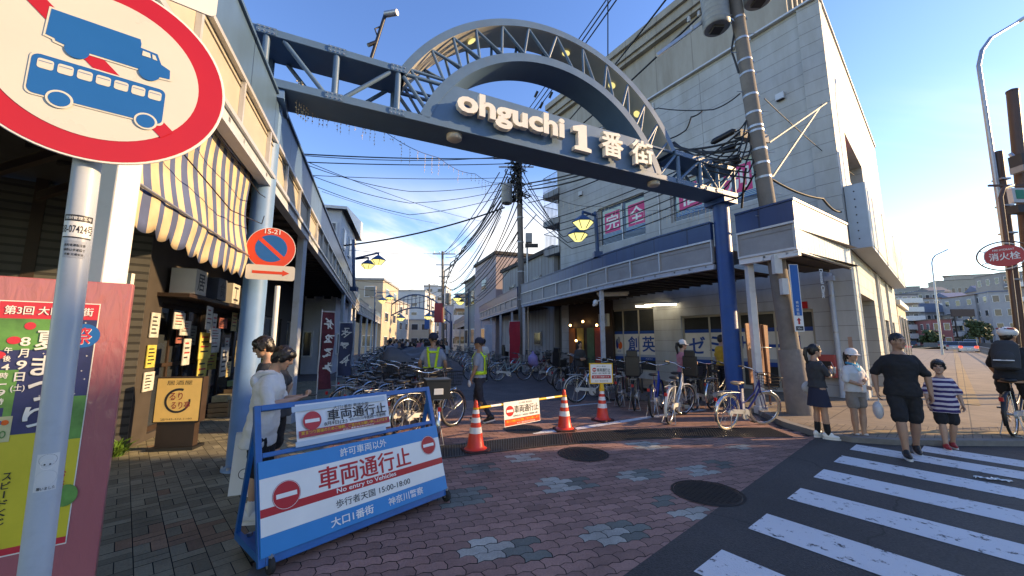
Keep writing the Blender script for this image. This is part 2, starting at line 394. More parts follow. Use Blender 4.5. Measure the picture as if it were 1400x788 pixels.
M_sidew = tex_mat('sidewalk_slabs', lambda t, b: bricks(t, b, (0.225, 0.18, 0.13), (0.195, 0.155, 0.115), (0.07, 0.06, 0.05), 1.0, 49, 0.9, 0.9, 0.010))
M_sidew2 = tex_mat('sidewalk_blocks', lambda t, b: bricks(t, b, (0.23, 0.18, 0.12), (0.165, 0.13, 0.095), (0.07, 0.06, 0.05), 1.0, 49, 0.20, 0.10, 0.006))
M_tact = tex_mat('tactile_blocks', lambda t, b: bricks(t, b, (0.30, 0.21, 0.09), (0.27, 0.19, 0.085), (0.12, 0.09, 0.05), 1.0, 49, 0.3, 0.3, 0.010))
M_kerb = mat('kerb_stone', (0.19, 0.18, 0.165), 0.85, 0, 0.2, 8, 0.2, 80)
def paver_mat(name, c, v=0.22):
    def f(t, b):
        g = nd(t, 'ShaderNodeNewGeometry'); tcn = nd(t, 'ShaderNodeTexCoord')
        nz = nd(t, 'ShaderNodeTexNoise', i_Scale=1.1, i_Detail=9.0, i_Roughness=0.7); n2 = nd(t, 'ShaderNodeTexNoise', i_Scale=70.0, i_Detail=3.0)
        t.links.new(tcn.outputs['Object'], nz.inputs['Vector']); t.links.new(tcn.outputs['Object'], n2.inputs['Vector'])
        hsv = nd(t, 'ShaderNodeHueSaturation'); hsv.inputs['Color'].default_value = (*c, 1)
        a = nd(t, 'ShaderNodeMapRange'); a.inputs['To Min'].default_value = 1 - v; a.inputs['To Max'].default_value = 1 + v; t.links.new(g.outputs['Random Per Island'], a.inputs['Value'])
        b2 = nd(t, 'ShaderNodeMapRange'); b2.inputs['From Min'].default_value = .3; b2.inputs['From Max'].default_value = .7; b2.inputs['To Min'].default_value = 0.62; b2.inputs['To Max'].default_value = 1.3; t.links.new(nz.outputs['Fac'], b2.inputs['Value'])
        b3 = nd(t, 'ShaderNodeMapRange'); b3.inputs['From Min'].default_value = .3; b3.inputs['From Max'].default_value = .7; b3.inputs['To Min'].default_value = 0.85; b3.inputs['To Max'].default_value = 1.15; t.links.new(n2.outputs['Fac'], b3.inputs['Value'])
        m1 = nd(t, 'ShaderNodeMath', operation='MULTIPLY'); m2 = nd(t, 'ShaderNodeMath', operation='MULTIPLY')
        t.links.new(a.outputs[0], m1.inputs[0]); t.links.new(b2.outputs[0], m1.inputs[1]); t.links.new(m1.outputs[0], m2.inputs[0]); t.links.new(b3.outputs[0], m2.inputs[1])
        t.links.new(m2.outputs[0], hsv.inputs['Value']); t.links.new(hsv.outputs[0], b.inputs['Base Color']); b.inputs['Roughness'].default_value = 0.72
        bp = nd(t, 'ShaderNodeBump', i_Strength=0.35, i_Distance=0.004); t.links.new(n2.outputs['Fac'], bp.inputs['Height']); t.links.new(bp.outputs[0], b.inputs['Normal'])
    return tex_mat(name, f)
M_pred = paver_mat('red_paver', (0.29, 0.165, 0.130)); M_plight = paver_mat('pale_grey_paver', (0.36, 0.35, 0.295), 0.15)
M_pdark = paver_mat('green_grey_paver', (0.145, 0.155, 0.13)); M_pgreen = paver_mat('sidewalk_green_paver', (0.235, 0.212, 0.140), 0.3); M_ptan = paver_mat('sidewalk_tan_paver', (0.27, 0.17, 0.105), 0.25)
M_joint = mat('paver_joint', (0.025, 0.022, 0.02), 0.95, 0, 0.2, 20)

g = MB(); g.rect(-1500, -1500, 1500, 1500, M_road2, None, -0.03); struct(g.build('ground'))
# asphalt of the crossing, in front of the paved street mouth
AL, AH = Vector((1.13, 3.2, 0)), math.degrees(math.atan2(4.67 - 1.13, 6.33 - 3.2))
ua = hv(AH)
g = MB(); a0 = AL - ua * 30; a1 = AL + ua * 5.2; g.poly([(a0.x, a0.y), (a0.x + 40, a0.y - 40), (60, -40), (60, 6.3), (a1.x, a1.y)], M_asph, None, 0.004); struct(g.build('road'))
def inside(x, y, poly):
    c = False; n = len(poly)
    for i in range(n):
        x0, y0 = poly[i]; x1, y1 = poly[i - 1]
        if (y0 > y) != (y1 > y) and x < (x1 - x0) * (y - y0) / (y1 - y0) + x0: c = not c
    return c
GR = [(-1.35, 6.02), (0.65, 6.85), (2.0, 7.2), (3.36, 7.35), (4.75, 7.35), (4.7, 6.72), (3.1, 6.68), (2.0, 6.55), (0.58, 6.16), (-1.2, 5.42)]
LEFT0 = Vector((-1.75, 2.9, 0)); ul = hv(-19)
pl0 = LEFT0 - ul * 1.55; pl1 = LEFT0 + ul * 8.2
REDP = [(pl0.x, pl0.y), (pl1.x, pl1.y), (4.6, 10.6), (5.30, 8.9), (4.98, 7.53), (5.02, 6.68), (a1.x - 0.1, a1.y + 0.1), (AL.x, AL.y), ((AL - ua * 2.5).x, (AL - ua * 2.5).y)]
nrd = Vector((ua.y, -ua.x, 0)) * .3
REDX = REDP[:-3] + [((a1 + nrd).x, (a1 + nrd).y), ((AL + nrd).x, (AL + nrd).y), ((AL - ua * 2.5 + nrd).x, (AL - ua * 2.5 + nrd).y)]
ru, rv = hv(70.7), hv(-19.3)
def zig(t): t = t % 1.0; return 1 - 4 * abs(t - 0.5)
patches = []
for (px, py, k, su, sv) in [(760, 663, 1, .17, .24), (792, 659, 2, .16, .22), (858, 651, 1, .17, .22), (888, 649, 2, .17, .2), (822, 728, 1, .16, .22), (868, 724, 2, .17, .2), (664, 754, 1, .16, .22), (716, 750, 2, .16, .2),
        (716, 626, 1, .22, .24), (640, 680, 2, .24, .28), (950, 642, 1, .22, .22), (942, 702, 1, .2, .17), (887, 609, 1, .25, .22), (985, 634, 2, .16, .2), (655, 640, 2, .2, .25), (1010, 612, 1, .2, .2), (905, 685, 2, .14, .14)]:
    q = gnd(px, py); patches.append((q.x, q.y, k, su * .82, sv * .78))
mb = MB()
for j in range(-10, 130):
    for i in range(-60, 60):
        u0 = i * 0.22 + (0.11 if j % 2 else 0); v0 = j * 0.11 - 2.0
        c = ru * (u0 + .11) + rv * (v0 + .055)
        if not inside(c.x, c.y, REDX): continue
        m = M_pred
        for (x, y, k, su, sv) in patches:
            d = Vector((c.x - x, c.y - y, 0))
            if abs(d.dot(ru)) < su and abs(d.dot(rv)) < sv: m = M_plight if k == 1 else M_pdark
        gp = 0.0035; z = rnd.uniform(-.001, .001); pts = []
        n = 8
        e = [(u0 + gp + (0.22 - 2 * gp) * k / n, v0 + gp) for k in range(n)] + [(u0 + .22 - gp, v0 + gp + (0.11 - 2 * gp) * k / 4) for k in range(4)] + \
            [(u0 + .22 - gp - (0.22 - 2 * gp) * k / n, v0 + .11 - gp) for k in range(n)] + [(u0 + gp, v0 + .11 - gp - (0.11 - 2 * gp) * k / 4) for k in range(4)]
        for (a, b) in e:
            aa = a + 0.010 * zig(b / 0.11 + .25); bb = b + 0.010 * zig(a / 0.11)
            p = ru * aa + rv * bb; pts.append((p.x, p.y, z))
        mb.add(pts, [tuple(range(len(pts)))], m)
o = mb.build('street_paving'); struct(o)
mb = MB(); mb.poly(REDX, M_joint, None, -0.006); struct(mb.build('paving_bed'))
# pale green sidewalk under the near arcade
q0 = pl0; q1 = LEFT0 + ul * 14
GREENP = [(q0.x, q0.y), (q1.x, q1.y), (q1.x - 4.4, q1.y - 1.4), (-9.2, 5.2), (-9.5, 2.0), (-4.5, -1.0)]
mb = MB(); dl = hv(-45); dr = hv(45)
for i in range(-70, 40):
    for j in range(-50, 90):
        for k in (0, 1):
            if (i + j) % 2: u0, v0, uw, vw = i * .2, j * .2 + k * .1, .2, .1
            else: u0, v0, uw, vw = i * .2 + k * .1, j * .2, .1, .2
            c = dr * (u0 + uw / 2) + dl * (v0 + vw / 2)
            if not inside(c.x, c.y, GREENP): continue
            m = M_ptan if (abs(c.x + 2.75) < .42 and abs(c.y - 3.45) < .22 and rnd.random() < .75) or rnd.random() < .012 else M_pgreen
            gp = .003; z = rnd.uniform(-.001, .001)
            mb.add([tuple((dr * a + dl * b)[:2]) + (z,) for a, b in ((u0 + gp, v0 + gp), (u0 + uw - gp, v0 + gp), (u0 + uw - gp, v0 + vw - gp), (u0 + gp, v0 + vw - gp))], [(0, 1, 2, 3)], m)
struct(mb.build('pavement'))
mb = MB(); mb.poly(GREENP, M_joint, None, -0.006); struct(mb.build('pavement_bed'))
mb = MB(); n_ = Vector((ul.y, -ul.x, 0)) * .07; e0, e1 = LEFT0 - ul * 1.2, LEFT0 + ul * 8.2; mb.add([(*(e0 - n_)[:2], .004), (*(e0 + n_)[:2], .004), (*(e1 + n_)[:2], .004), (*(e1 - n_)[:2], .004)], [(0, 1, 2, 3)], mat('edging_stone', (.15, .145, .135), .85, 0, .25, 5, .2, 70)); struct(mb.build('kerb_strip'))
# the shopping street further in
mb = MB(); mb.poly([(-2.6, 9.0), (5.6, 9.0), (5.6, 10.6), (0.7, 20.6), (-9, 60), (-45, 160), (-60, 160), (-24, 48), (-14, 22), (-7, 11)], M_street, None, -0.012); struct(mb.build('shopping_street'))
# crosswalk
mb = MB(); eu = hv(51); sd = hv(143)
for k, (L_, p) in enumerate([(2.6, (5.90, 6.00)), (4.2, (5.16, 6.08)), (4.4, (4.44, 5.50)), (4.4, (3.725, 4.925)), (4.4, (2.975, 4.305)), (4.4, (2.195, 3.68)), (4.4, (1.44, 3.06)), (4.4, (0.72, 2.48))]):
    c = Vector((p[0], p[1], 0)); 
    if k == 0: c = Vector((6.12, 6.0, 0))
    a = c - eu * .225; b = c + eu * .225
    mb.poly([(a.x, a.y), ((a + sd * L_).x, (a + sd * L_).y), ((b + sd * L_).x, (b + sd * L_).y), (b.x, b.y)], M_paint, None, 0.008)
struct(mb.build('crosswalk_marking'))
mb = MB()
def strip(pts, wd, z):
    for a, b in zip(pts[:-1], pts[1:]):
        a = Vector((*a, 0)); b = Vector((*b, 0)); n = (b - a).normalized(); n = Vector((-n.y, n.x, 0)) * wd / 2
        mb.poly([((a - n).x, (a - n).y), ((b - n).x, (b - n).y), ((b + n).x, (b + n).y), ((a + n).x, (a + n).y)], M_paint, None, z)
strip([(0.35, 6.98), (1.1, 7.27), (3.24, 8.6), (4.5, 9.3)], 0.16, 0.0035)
strip([(1.3, 9.7), (2.6, 10.4)], 0.10, 0.0035)
struct(mb.build('road_line'))
# drain grating across the street mouth
mb = MB(); M_gr = mat('grating_steel', (0.06, 0.06, 0.062), 0.5, 0.7, 0.2, 20); M_pit = mat('drain_pit', (0.006, 0.006, 0.006), 0.95, 0, 0)
top = GR[:5]; bot = GR[:4:-1]
mb.poly(GR, M_pit, None, 0.0025)
for (a, b, c, d) in zip(top[:-1], top[1:], bot[:-1], bot[1:]):
    a, b, c, d = [Vector((*p, 0.009)) for p in (a, b, c, d)]
    L_ = (b - a).length; n = int(L_ / 0.042)
    for i in range(n):
        t = i / n; mb.bar(a.lerp(b, t), c.lerp(d, t), 0.013, 0.008, M_gr)
    for i in range(15):
        t = i / 14; mb.bar(a.lerp(c, t), b.lerp(d, t), 0.011 if 0 < i < 14 else 0.03, 0.010, M_gr)
tag(mb.build('drain_grating'), 'long steel drain grating crossing the paved street mouth', 'drain grating')
# manholes
M_iron = mat('cast_iron', (0.030, 0.027, 0.025), 0.6, 0.5, 0.3, 14, 0.3, 90)
def manhole(p, r, label, rx=1.0):
    o = thing('manhole_cover', label, 'manhole cover', (p[0], p[1], 0.001), 0, 'manhole covers')
    m = MB(); m.lathe([(r * .91, -0.004), (r * .91, 0.005), (r * .89, 0.006)], M_iron, 40)
    for i in range(-9, 10):
        for j in range(-9, 10):
            x, y = i * r * .094, j * r * .094
            if x * x + y * y < (r * .84) ** 2 and (i + j) % 2 == 0: m.box((x, y, .0075), (r * .06, r * .06, .004), M_iron)
    m.build('cover', o)
    m = MB(); m.ring((0, 0), r * .93, r, M_iron, None, 0.0055); m.build('rim', o)
manhole(tuple(gnd(797, 621))[:2], 0.36, 'round manhole cover in the red paving just before the drain grating')
manhole(tuple(gnd(967, 674))[:2], 0.36, 'round iron manhole cover beside the asphalt edge of the crosswalk')
manhole(tuple(gnd(715, 587))[:2], 0.36, 'round manhole cover behind the drain grating below the hanging sign')
# right-hand sidewalk with its kerb
KB = [(5.30, 10.2), (5.45, 8.86), (5.12, 7.53), (5.14, 6.72), (5.38, 6.34), (5.9, 6.19), (6.6, 6.15), (10.9, 6.05), (15.6, 10.1), (26.5, 19.6), (190, 165)]
mb = MB(); 
inn = []
for i, p in enumerate(KB):
    a = Vector((*KB[max(i - 1, 0)], 0)); b = Vector((*KB[min(i + 1, len(KB) - 1)], 0)); d = (b - a).normalized(); n = Vector((-d.y, d.x, 0)); inn.append((p[0] + n.x * .15, p[1] + n.y * .15))
KH = 0.085
for i in range(len(KB) - 1):
    a, b, c, d = KB[i], KB[i + 1], inn[i + 1], inn[i]
    mb.add([(*a, -.02), (*b, -.02), (*b, KH), (*a, KH), (*c, KH), (*d, KH)], [(0, 1, 2, 3), (3, 2, 4, 5)], M_kerb)
struct(mb.build('kerb'))
mb = MB(); mb.poly(inn + [(150, 172), (22, 22), (9.0, 10.9), (2.9, 20.2), (0.9, 20.2), (4.6, 12.0)], M_sidew, None, KH - .003); struct(mb.build('sidewalk'))
mb = MB(); mb.poly([(5.45, 6.45), (5.9, 6.32), (6.6, 6.28), (10.8, 6.2), (11.6, 6.95), (6.4, 7.15), (5.6, 7.5), (5.3, 7.4), (5.3, 6.8)], M_sidew2, None, KH + .001); struct(mb.build('sidewalk_blocks'))
mb = MB()
a, b = Vector((5.9, 6.55, 0)), Vector((9.6, 6.42, 0)); n = Vector((0, .3, 0))
mb.add([(*a[:2], KH + .005), (*b[:2], KH + .005), (*(b + n)[:2], KH + .005), (*(a + n)[:2], KH + .005)], [(0, 1, 2, 3)], M_tact)
d = hv(48.6); n = Vector((-d.y, d.x, 0)) * .3; a = Vector((11.0, 9.3, 0)); b = a + d * 120
mb.add([(*a[:2], KH + .005), (*b[:2], KH + .005), (*(b + n)[:2], KH + .005), (*(a + n)[:2], KH + .005)], [(0, 1, 2, 3)], M_tact)
struct(mb.build('tactile_paving'))
# flattened plastic litter on the crosswalk
mb = MB(); c = gnd(1358, 657); M_lit = mat('clear_litter', (0.55, 0.58, 0.58), 0.25, 0, 0.2, 30)
n = 14; vs_ = []
for i in range(n):
    for j in range(5):
        x = (i / (n - 1) - .5) * .30; y = (j / 4 - .5) * .09 * (1 - abs(i / (n - 1) - .5)); vs_.append((x, y + .02 * math.sin(i), 0.008 + .018 * abs(math.sin(i * 1.7 + j * 2.1))))
mb.add(vs_, [(i * 5 + j, (i + 1) * 5 + j, (i + 1) * 5 + j + 1, i * 5 + j + 1) for i in range(n - 1) for j in range(4)], M_lit)
o = mb.build('plastic_litter'); o.location = (c.x, c.y, 0); o.rotation_euler = (0, 0, R(-28)); tag(o, 'crumpled clear plastic litter lying on the crosswalk', 'litter')
# ---------------------------------------------------------------- shared facade helpers
def siding(t, b, c1, c2, mort, w_, h_, msize=0.012, rough=0.6, off=0.5):
    tcn = nd(t, 'ShaderNodeTexCoord'); s = nd(t, 'ShaderNodeSeparateXYZ'); c = nd(t, 'ShaderNodeCombineXYZ')
    t.links.new(tcn.outputs['Object'], s.inputs[0])
    ad = nd(t, 'ShaderNodeMath', operation='ADD'); t.links.new(s.outputs['X'], ad.inputs[0]); t.links.new(s.outputs['Y'], ad.inputs[1])
    t.links.new(ad.outputs[0], c.inputs[0]); t.links.new(s.outputs['Z'], c.inputs[1])
    br = nd(t, 'ShaderNodeTexBrick'); br.offset = off; br.inputs['Color1'].default_value = (*c1, 1); br.inputs['Color2'].default_value = (*c2, 1); br.inputs['Mortar'].default_value = (*mort, 1)
    br.inputs['Scale'].default_value = 1.0; br.inputs['Mortar Size'].default_value = msize; br.inputs['Brick Width'].default_value = w_; br.inputs['Row Height'].default_value = h_
    t.links.new(c.outputs[0], br.inputs['Vector'])
    nz = nd(t, 'ShaderNodeTexNoise', i_Scale=0.8, i_Detail=9.0, i_Roughness=0.65); 
    mp = nd(t, 'ShaderNodeMapping'); mp.inputs['Scale'].default_value = (2.2, 2.2, 0.5); t.links.new(tcn.outputs['Object'], mp.inputs[0]); t.links.new(mp.outputs[0], nz.inputs['Vector'])
    r2 = nd(t, 'ShaderNodeValToRGB'); r2.color_ramp.elements[0].position = 0.32; r2.color_ramp.elements[1].position = 0.62
    r2.color_ramp.elements[0].color = (.80, .77, .72, 1); r2.color_ramp.elements[1].color = (1.04, 1.04, 1.04, 1); t.links.new(nz.outputs['Fac'], r2.inputs['Fac'])
    mm = nd(t, 'ShaderNodeMix', data_type='RGBA', blend_type='MULTIPLY', i_Factor=1.0); t.links.new(br.outputs['Color'], mm.inputs['A']); t.links.new(r2.outputs[0], mm.inputs['B'])
    t.links.new(mm.outputs['Result'], b.inputs['Base Color']); b.inputs['Roughness'].default_value = rough
    bp = nd(t, 'ShaderNodeBump', i_Strength=0.8, i_Distance=0.012, invert=True); t.links.new(br.outputs['Fac'], bp.inputs['Height']); t.links.new(bp.outputs[0], b.inputs['Normal'])
M_side = tex_mat('cream_siding', lambda t, b: siding(t, b, (0.43, 0.44, 0.435), (0.415, 0.425, 0.42), (0.23, 0.225, 0.215), 40, 0.40, 0.007))
M_conc2 = tex_mat('beige_cladding', lambda t, b: siding(t, b, (0.36, 0.33, 0.27), (0.345, 0.315, 0.26), (0.24, 0.21, 0.17), 1.9, 6.0, 0.015))
M_corr = tex_mat('corrugated_white', lambda t, b: siding(t, b, (0.62, 0.61, 0.58), (0.60, 0.59, 0.56), (0.30, 0.29, 0.27), 0.16, 30.0, 0.012, 0.4))
M_bsid = tex_mat('blue_fascia_sheet', lambda t, b: siding(t, b, (0.075, 0.14, 0.235), (0.08, 0.145, 0.24), (0.03, 0.06, 0.11), 0.62, 30.0, 0.008, 0.35))
M_nsid = tex_mat('navy_fascia_sheet', lambda t, b: siding(t, b, (0.022, 0.055, 0.16), (0.025, 0.06, 0.165), (0.01, 0.025, 0.08), 0.40, 30.0, 0.008, 0.35))
M_rust = tex_mat('stained_sheet_siding', lambda t, b: siding(t, b, (0.36, 0.38, 0.40), (0.30, 0.31, 0.32), (0.13, 0.09, 0.07), 0.45, 30.0, 0.02))
def wall_holes(mb, L0, L1, z0, z1, holes, m, th, y=0.0, sgn=1, M=None, skip=None):
    """wall between x=L0..L1 with rectangular openings (x0,z0,x1,z1); outer face at y, thickness inward"""
    xs = sorted({L0, L1, *[h[0] for h in holes], *[h[2] for h in holes]}); zs = sorted({z0, z1, *[h[1] for h in holes], *[h[3] for h in holes]})
    for i in range(len(xs) - 1):
        run = None
        for k in range(len(zs) - 1):
            cx, cz = (xs[i] + xs[i + 1]) / 2, (zs[k] + zs[k + 1]) / 2
            hole = any(h[0] < cx < h[2] and h[1] < cz < h[3] for h in holes)
            if hole:
                if run is not None: mb.box(((xs[i] + xs[i + 1]) / 2, y - sgn * th / 2, (run + zs[k]) / 2), (xs[i + 1] - xs[i], th, zs[k] - run), m, M); run = None
            elif run is None: run = zs[k]
        if run is not None: mb.box(((xs[i] + xs[i + 1]) / 2, y - sgn * th / 2, (run + z1) / 2), (xs[i + 1] - xs[i], th, z1 - run), m, M)
# ---------------------------------------------------------------- arched gate over the street mouth
GH = 64.64
gate = thing('street_gate', 'blue steel gate arch with white ohguchi lettering spanning the shopping street', 'gate arch', (5.2, 9.2, 0), RZ(GH))
FM = frame((0, -.3, 0), (1, 0, 0), (0, 0, 1))
M_soff = mat('arch_soffit_cream', (0.50, 0.48, 0.42), 0.5, 0, 0.1, 2)
def col_part(x, r, m, z1):
    b = MB(); b.lathe([(r * 1.35, 0), (r * 1.35, .03), (r, .05), (r, z1)], m, 28, TR(x, 0, 0)); b.box((x, 0, z1 - .06), (r * 2.6, .56, .12), m)
    for k in range(6):
        t = k * math.pi / 3; b.lathe([(.02, .03), (.02, .06)], M_steel, 6, TR(x + r * 1.2 * math.cos(t), r * 1.2 * math.sin(t)))
    b.build('column', gate)
col_part(0, .185, M_navy, 5.05); col_part(-9.57, .138, M_lblue, 5.05)
def chord(name, x0, x1, z0, z1):
    b = MB(); b.box(((x0 + x1) / 2, 0, (z0 + z1) / 2), (x1 - x0, .6, z1 - z0), M_blue); 
    b.box(((x0 + x1) / 2, -.303, z0 + .012), (x1 - x0, .02, .024), M_blue); b.build(name, gate, bevel=.008)
chord('lower_chord', -11.0, .25, 5.06, 5.19)
chord('upper_chord', -11.0, -7.86, 5.80, 5.92); chord('upper_chord', -1.84, .25, 5.74, 5.86)
def arch(name, cs, cz, ro, ri, a0, a1, m, mi):
    b = MB(); n = 56; P = []
    for i in range(n + 1):
        a = R(a0 + (a1 - a0) * i / n); P.append((math.cos(a), math.sin(a)))
    for (r, mm, s_) in ((ro, m, 1), (ri, mi, -1)):
        vs_ = []
        for (c, s) in P: vs_ += [(cs + r * c, -.3, cz + r * s), (cs + r * c, .3, cz + r * s)]
        b.add(vs_, [(2 * i, 2 * i + 1, 2 * i + 3, 2 * i + 2)[::s_] for i in range(n)], mm, None, True)
    for y in (-.3, .3):
        vs_ = []
        for (c, s) in P: vs_ += [(cs + ro * c, y, cz + ro * s), (cs + ri * c, y, cz + ri * s)]
        b.add(vs_, [(2 * i, 2 * i + 1, 2 * i + 3, 2 * i + 2) for i in range(n)], m, None, False)
    return b.build(name, gate)
OC, OZ, OR = -4.85, 4.294, 3.406
IC, IZ, IR = -4.9, 4.222, 2.80
arch('outer_arch', OC, OZ, OR, OR - .13, 27.2, 152.8, M_blue, M_soff)
arch('inner_arch', IC, IZ, IR, IR - .16, 20.5, 159.5, M_blue, M_blue)
b = MB(); pts = []; rr = IR - .155
a0 = math.asin((5.19 - IZ) / rr); zt = 5.86; a1 = math.asin((zt - IZ) / rr)
for i in range(9): a = a0 + (a1 - a0) * i / 8; pts.append((IC + rr * math.cos(a), IZ + rr * math.sin(a)))
for i in range(9): a = math.pi - a1 + (a1 - a0) * i / 8; pts.append((IC + rr * math.cos(a), IZ + rr * math.sin(a)))
b.prism(pts, -.05, -.012, M_blue, FM); b.build('sign_panel', gate)
b = MB(); M_let = mat('letter_cream', (0.78, 0.74, 0.64), 0.4, 0, 0.05, 6)
zf = .055
b.text('ohguchi', (-5.92, 5.47), .52, M_let, FM, zf, 2.08, .036, .05, 1.0); b.prism([(-4.63, 5.20), (-4.24, 5.20), (-4.24, 5.27), (-4.34, 5.29), (-4.34, 5.74), (-4.44, 5.74), (-4.66, 5.66), (-4.65, 5.57), (-4.54, 5.58), (-4.54, 5.29), (-4.63, 5.27)], zf - .05, zf + .05, M_let, FM)
b.text('番', (-3.75, 5.47), .54, M_let, FM, zf, .56, .022, .05); b.text('街', (-2.96, 5.46), .54, M_let, FM, zf, .58, .022, .05)
b.build('lettering', gate)
def gusset(x, z, y=-.312):
    b = MB(); b.box((x, y, z), (.24, .012, .105), M_blue)
    for dx in (-.09, -.03, .03, .09):
        for dz in (-.03, .03): b.lathe([(.009, -.012), (.009, .0)], M_steel, 6, Matrix.Translation((x + dx, y - .006, z + dz)) @ Matrix.Rotation(R(-90), 4, 'X'))
    b.build('gusset_plate', gate)
for x in (-9.66, -8.77, -7.88): gusset(x, 5.125); gusset(x, 5.862)
for x in (-1.72, -1.0, -.42): gusset(x, 5.125); gusset(x, 5.80)
def brace(p, q, r=.032):
    b = MB(); b.tube(p, q, r, M_blue, n=10); b.build('brace', gate)
for y in (-.26, .26):
    for x in (-10.6, -9.66, -8.77, -7.88): brace((x, y, 5.18), (x, y, 5.81), .045)
    brace((-9.45, y, 5.80), (-8.92, y, 5.19)); brace((-8.62, y, 5.19), (-8.0, y, 5.80)); brace((-7.8, y, 5.78), (-7.36, y, 5.24))
    brace((-7.8, y, 5.83), (-7.02, y, 5.83)); brace((-1.9, y, 5.80), (-2.62, y, 5.80))
    for x in (-1.72, -1.0, -.42, .18): brace((x, y, 5.18), (x, y, 5.76), .042)
    brace((-1.68, y, 5.20), (-1.05, y, 5.74)); brace((-.95, y, 5.74), (-.46, y, 5.20)); brace((-.38, y, 5.20), (.14, y, 5.74)); brace((-2.28, y, 5.22), (-1.78, y, 5.76))
    angs = [150, 140, 131, 122, 112, 102, 91, 80, 69, 58, 48, 39, 31]
    for i, a in enumerate(angs):
        c, s = math.cos(R(a)), math.sin(R(a)); p = (OC + (OR - .13) * c, y, OZ + (OR - .13) * s)
        a2 = a + (3 if a > 90 else -3); q = (IC + IR * math.cos(R(a2)), y, IZ + IR * math.sin(R(a2)))
        if q[2] > 5.3: brace(p, q, .026)
        if i + 1 < len(angs):
            a3 = angs[i + 1] + 2.5; q2 = (IC + IR * math.cos(R(a3)), y, IZ + IR * math.sin(R(a3)))
            if q2[2] > 5.4: brace(p, q2, .026)
for a in (122, 84, 62, 47):
    b = MB(); p = (OC + (OR - .15) * math.cos(R(a)), 0, OZ + (OR - .15) * math.sin(R(a)))
    T = frame(p, (0, 1, 0), Vector((-math.sin(R(a)), 0, math.cos(R(a))))); b.disc((0, 0), .08, mat('soffit_light_spot', (.55, .52, .30), .4, 0, 0, emit=(1, .9, .35), es=.35), T, 0, 20); b.ring((0, 0), .08, .10, M_soff, T, .004, 20); b.build('lamp', gate, fix=False)  # glowing discs imitate soft spots of lamp light reflected on the soffit
for x in (-6.9, -2.35):
    b = MB(); b.lathe([(.0, -.09), (.10, -.085), (.13, -.06), (.135, 0)], mat('downlight_cover', (.55, .52, .45), .35, 0, .05), 20, TR(x, -.12, 5.06), cap=False); b.build('downlight', gate)
b = MB(); b.tube((-8.32, -.05, 5.9), (-8.10, -.05, 6.95), .028, M_black); b.tube((-8.1, -.05, 6.95), (-7.93, -.2, 6.93), .05, M_steel); b.tube((-8.22, -.05, 6.4), (-8.34, -.05, 6.3), .03, M_black); b.path([(-8.17, -.05, 6.7), (-8.25, -.06, 6.62), (-8.2, -.05, 6.5)], .012, M_black, 6); b.build('camera_mast', gate)

# ---------------------------------------------------------------- corner building on the right side of the street
BC = Vector((9.12, 10.16, 0)); FH, RHD = -33.3, 48.3
bld = thing('corner_building', 'tall corner building clad in pale cream horizontal siding beside the main road', 'building', BC)
MF = Matrix.Rotation(RZ(FH), 4, 'Z'); MR = Matrix.Rotation(RZ(RHD), 4, 'Z')
ZT = 11.7
W1, W2 = (6.45, 6.0, 9.1, 7.85), (2.0, 6.15, 5.25, 7.75); DA, DB = (6.27, .35, 8.75, 2.95), (0.95, .12, 5.1, 2.5)
b = MB(); wall_holes(b, 0.02, 11.9, 0, ZT, [W1, W2, DA, DB], M_side, .28); b.box((6, -.1, ZT + .03), (11.9, .5, .06), M_trim)
b.build('wall', bld, MF)
RW, RD1 = (2.05, 6.55, 5.9, 8.25), (1.25, .0, 4.4, 2.95)
b = MB(); wall_holes(b, 0.0, 13.5, 0, ZT + .01, [RW, RD1, (7.2, 0.1, 8.6, 2.4), (9.6, .1, 11.2, 2.4)], M_side, .55, 0.0, -1); b.box((6.75, .2, ZT + .04), (13.5, .5, .06), M_trim)
for x in (5.6, 6.1, 9.1): b.box((x, -.04, 2.0), (.07, .07, 4.0), M_trim)
b.build('wall', bld, MR)
b = MB(); b.prism([(0.2, 0.3), (-.9 * 11.9 * .61 + .5, 9.6), (-2.5, 18), (9.9, 9.0)], ZT - .3, ZT - .2, M_greyp); b.build('roof', bld)
UF = lambda s, z, y=0.0: frame((s, y, z), (-1, 0, 0), (0, 0, 1))      # writing on the street front, in wall coordinates
def window(par, M, x0, z0, x1, z1, y, nx=2, fm=M_trim, gl=M_glass, fw=.06, sill=True, name='window', nz=1):
    f = MB()
    for x in (x0 + fw / 2, x1 - fw / 2): f.box((x, y, (z0 + z1) / 2), (fw, .08, z1 - z0), fm)
    for z in (z0 + fw / 2, z1 - fw / 2): f.box(((x0 + x1) / 2, y, z), (x1 - x0 - 2 * fw, .078, fw), fm)
    for i in range(1, nx): f.box((x0 + (x1 - x0) * i / nx, y, (z0 + z1) / 2), (fw * .8, .07, z1 - z0 - 2 * fw), fm)
    for i in range(1, nz): f.box(((x0 + x1) / 2, y, z0 + (z1 - z0) * i / nz), (x1 - x0 - 2 * fw, .066, fw * .8), fm)
    o = f.build(name, par, M)
    g_ = MB(); g_.box(((x0 + x1) / 2, y, (z0 + z1) / 2), (x1 - x0 - fw, .012, z1 - z0 - fw), gl); p = g_.build('pane', o)
    if sill: s = MB(); s.box(((x0 + x1) / 2, y, z0 - .03), (x1 - x0 + .1, .3, .05), fm); s.build('sill', o)
    return o
M_pink = mat('window_pink', (0.62, 0.02, 0.16), 0.4, 0, .05); M_film = mat('window_film_cream', (0.66, 0.63, 0.55), 0.45, 0, 0.06, 3); M_mint = mat('film_mint', (0.42, 0.55, 0.50), .45, 0, .06, 3)
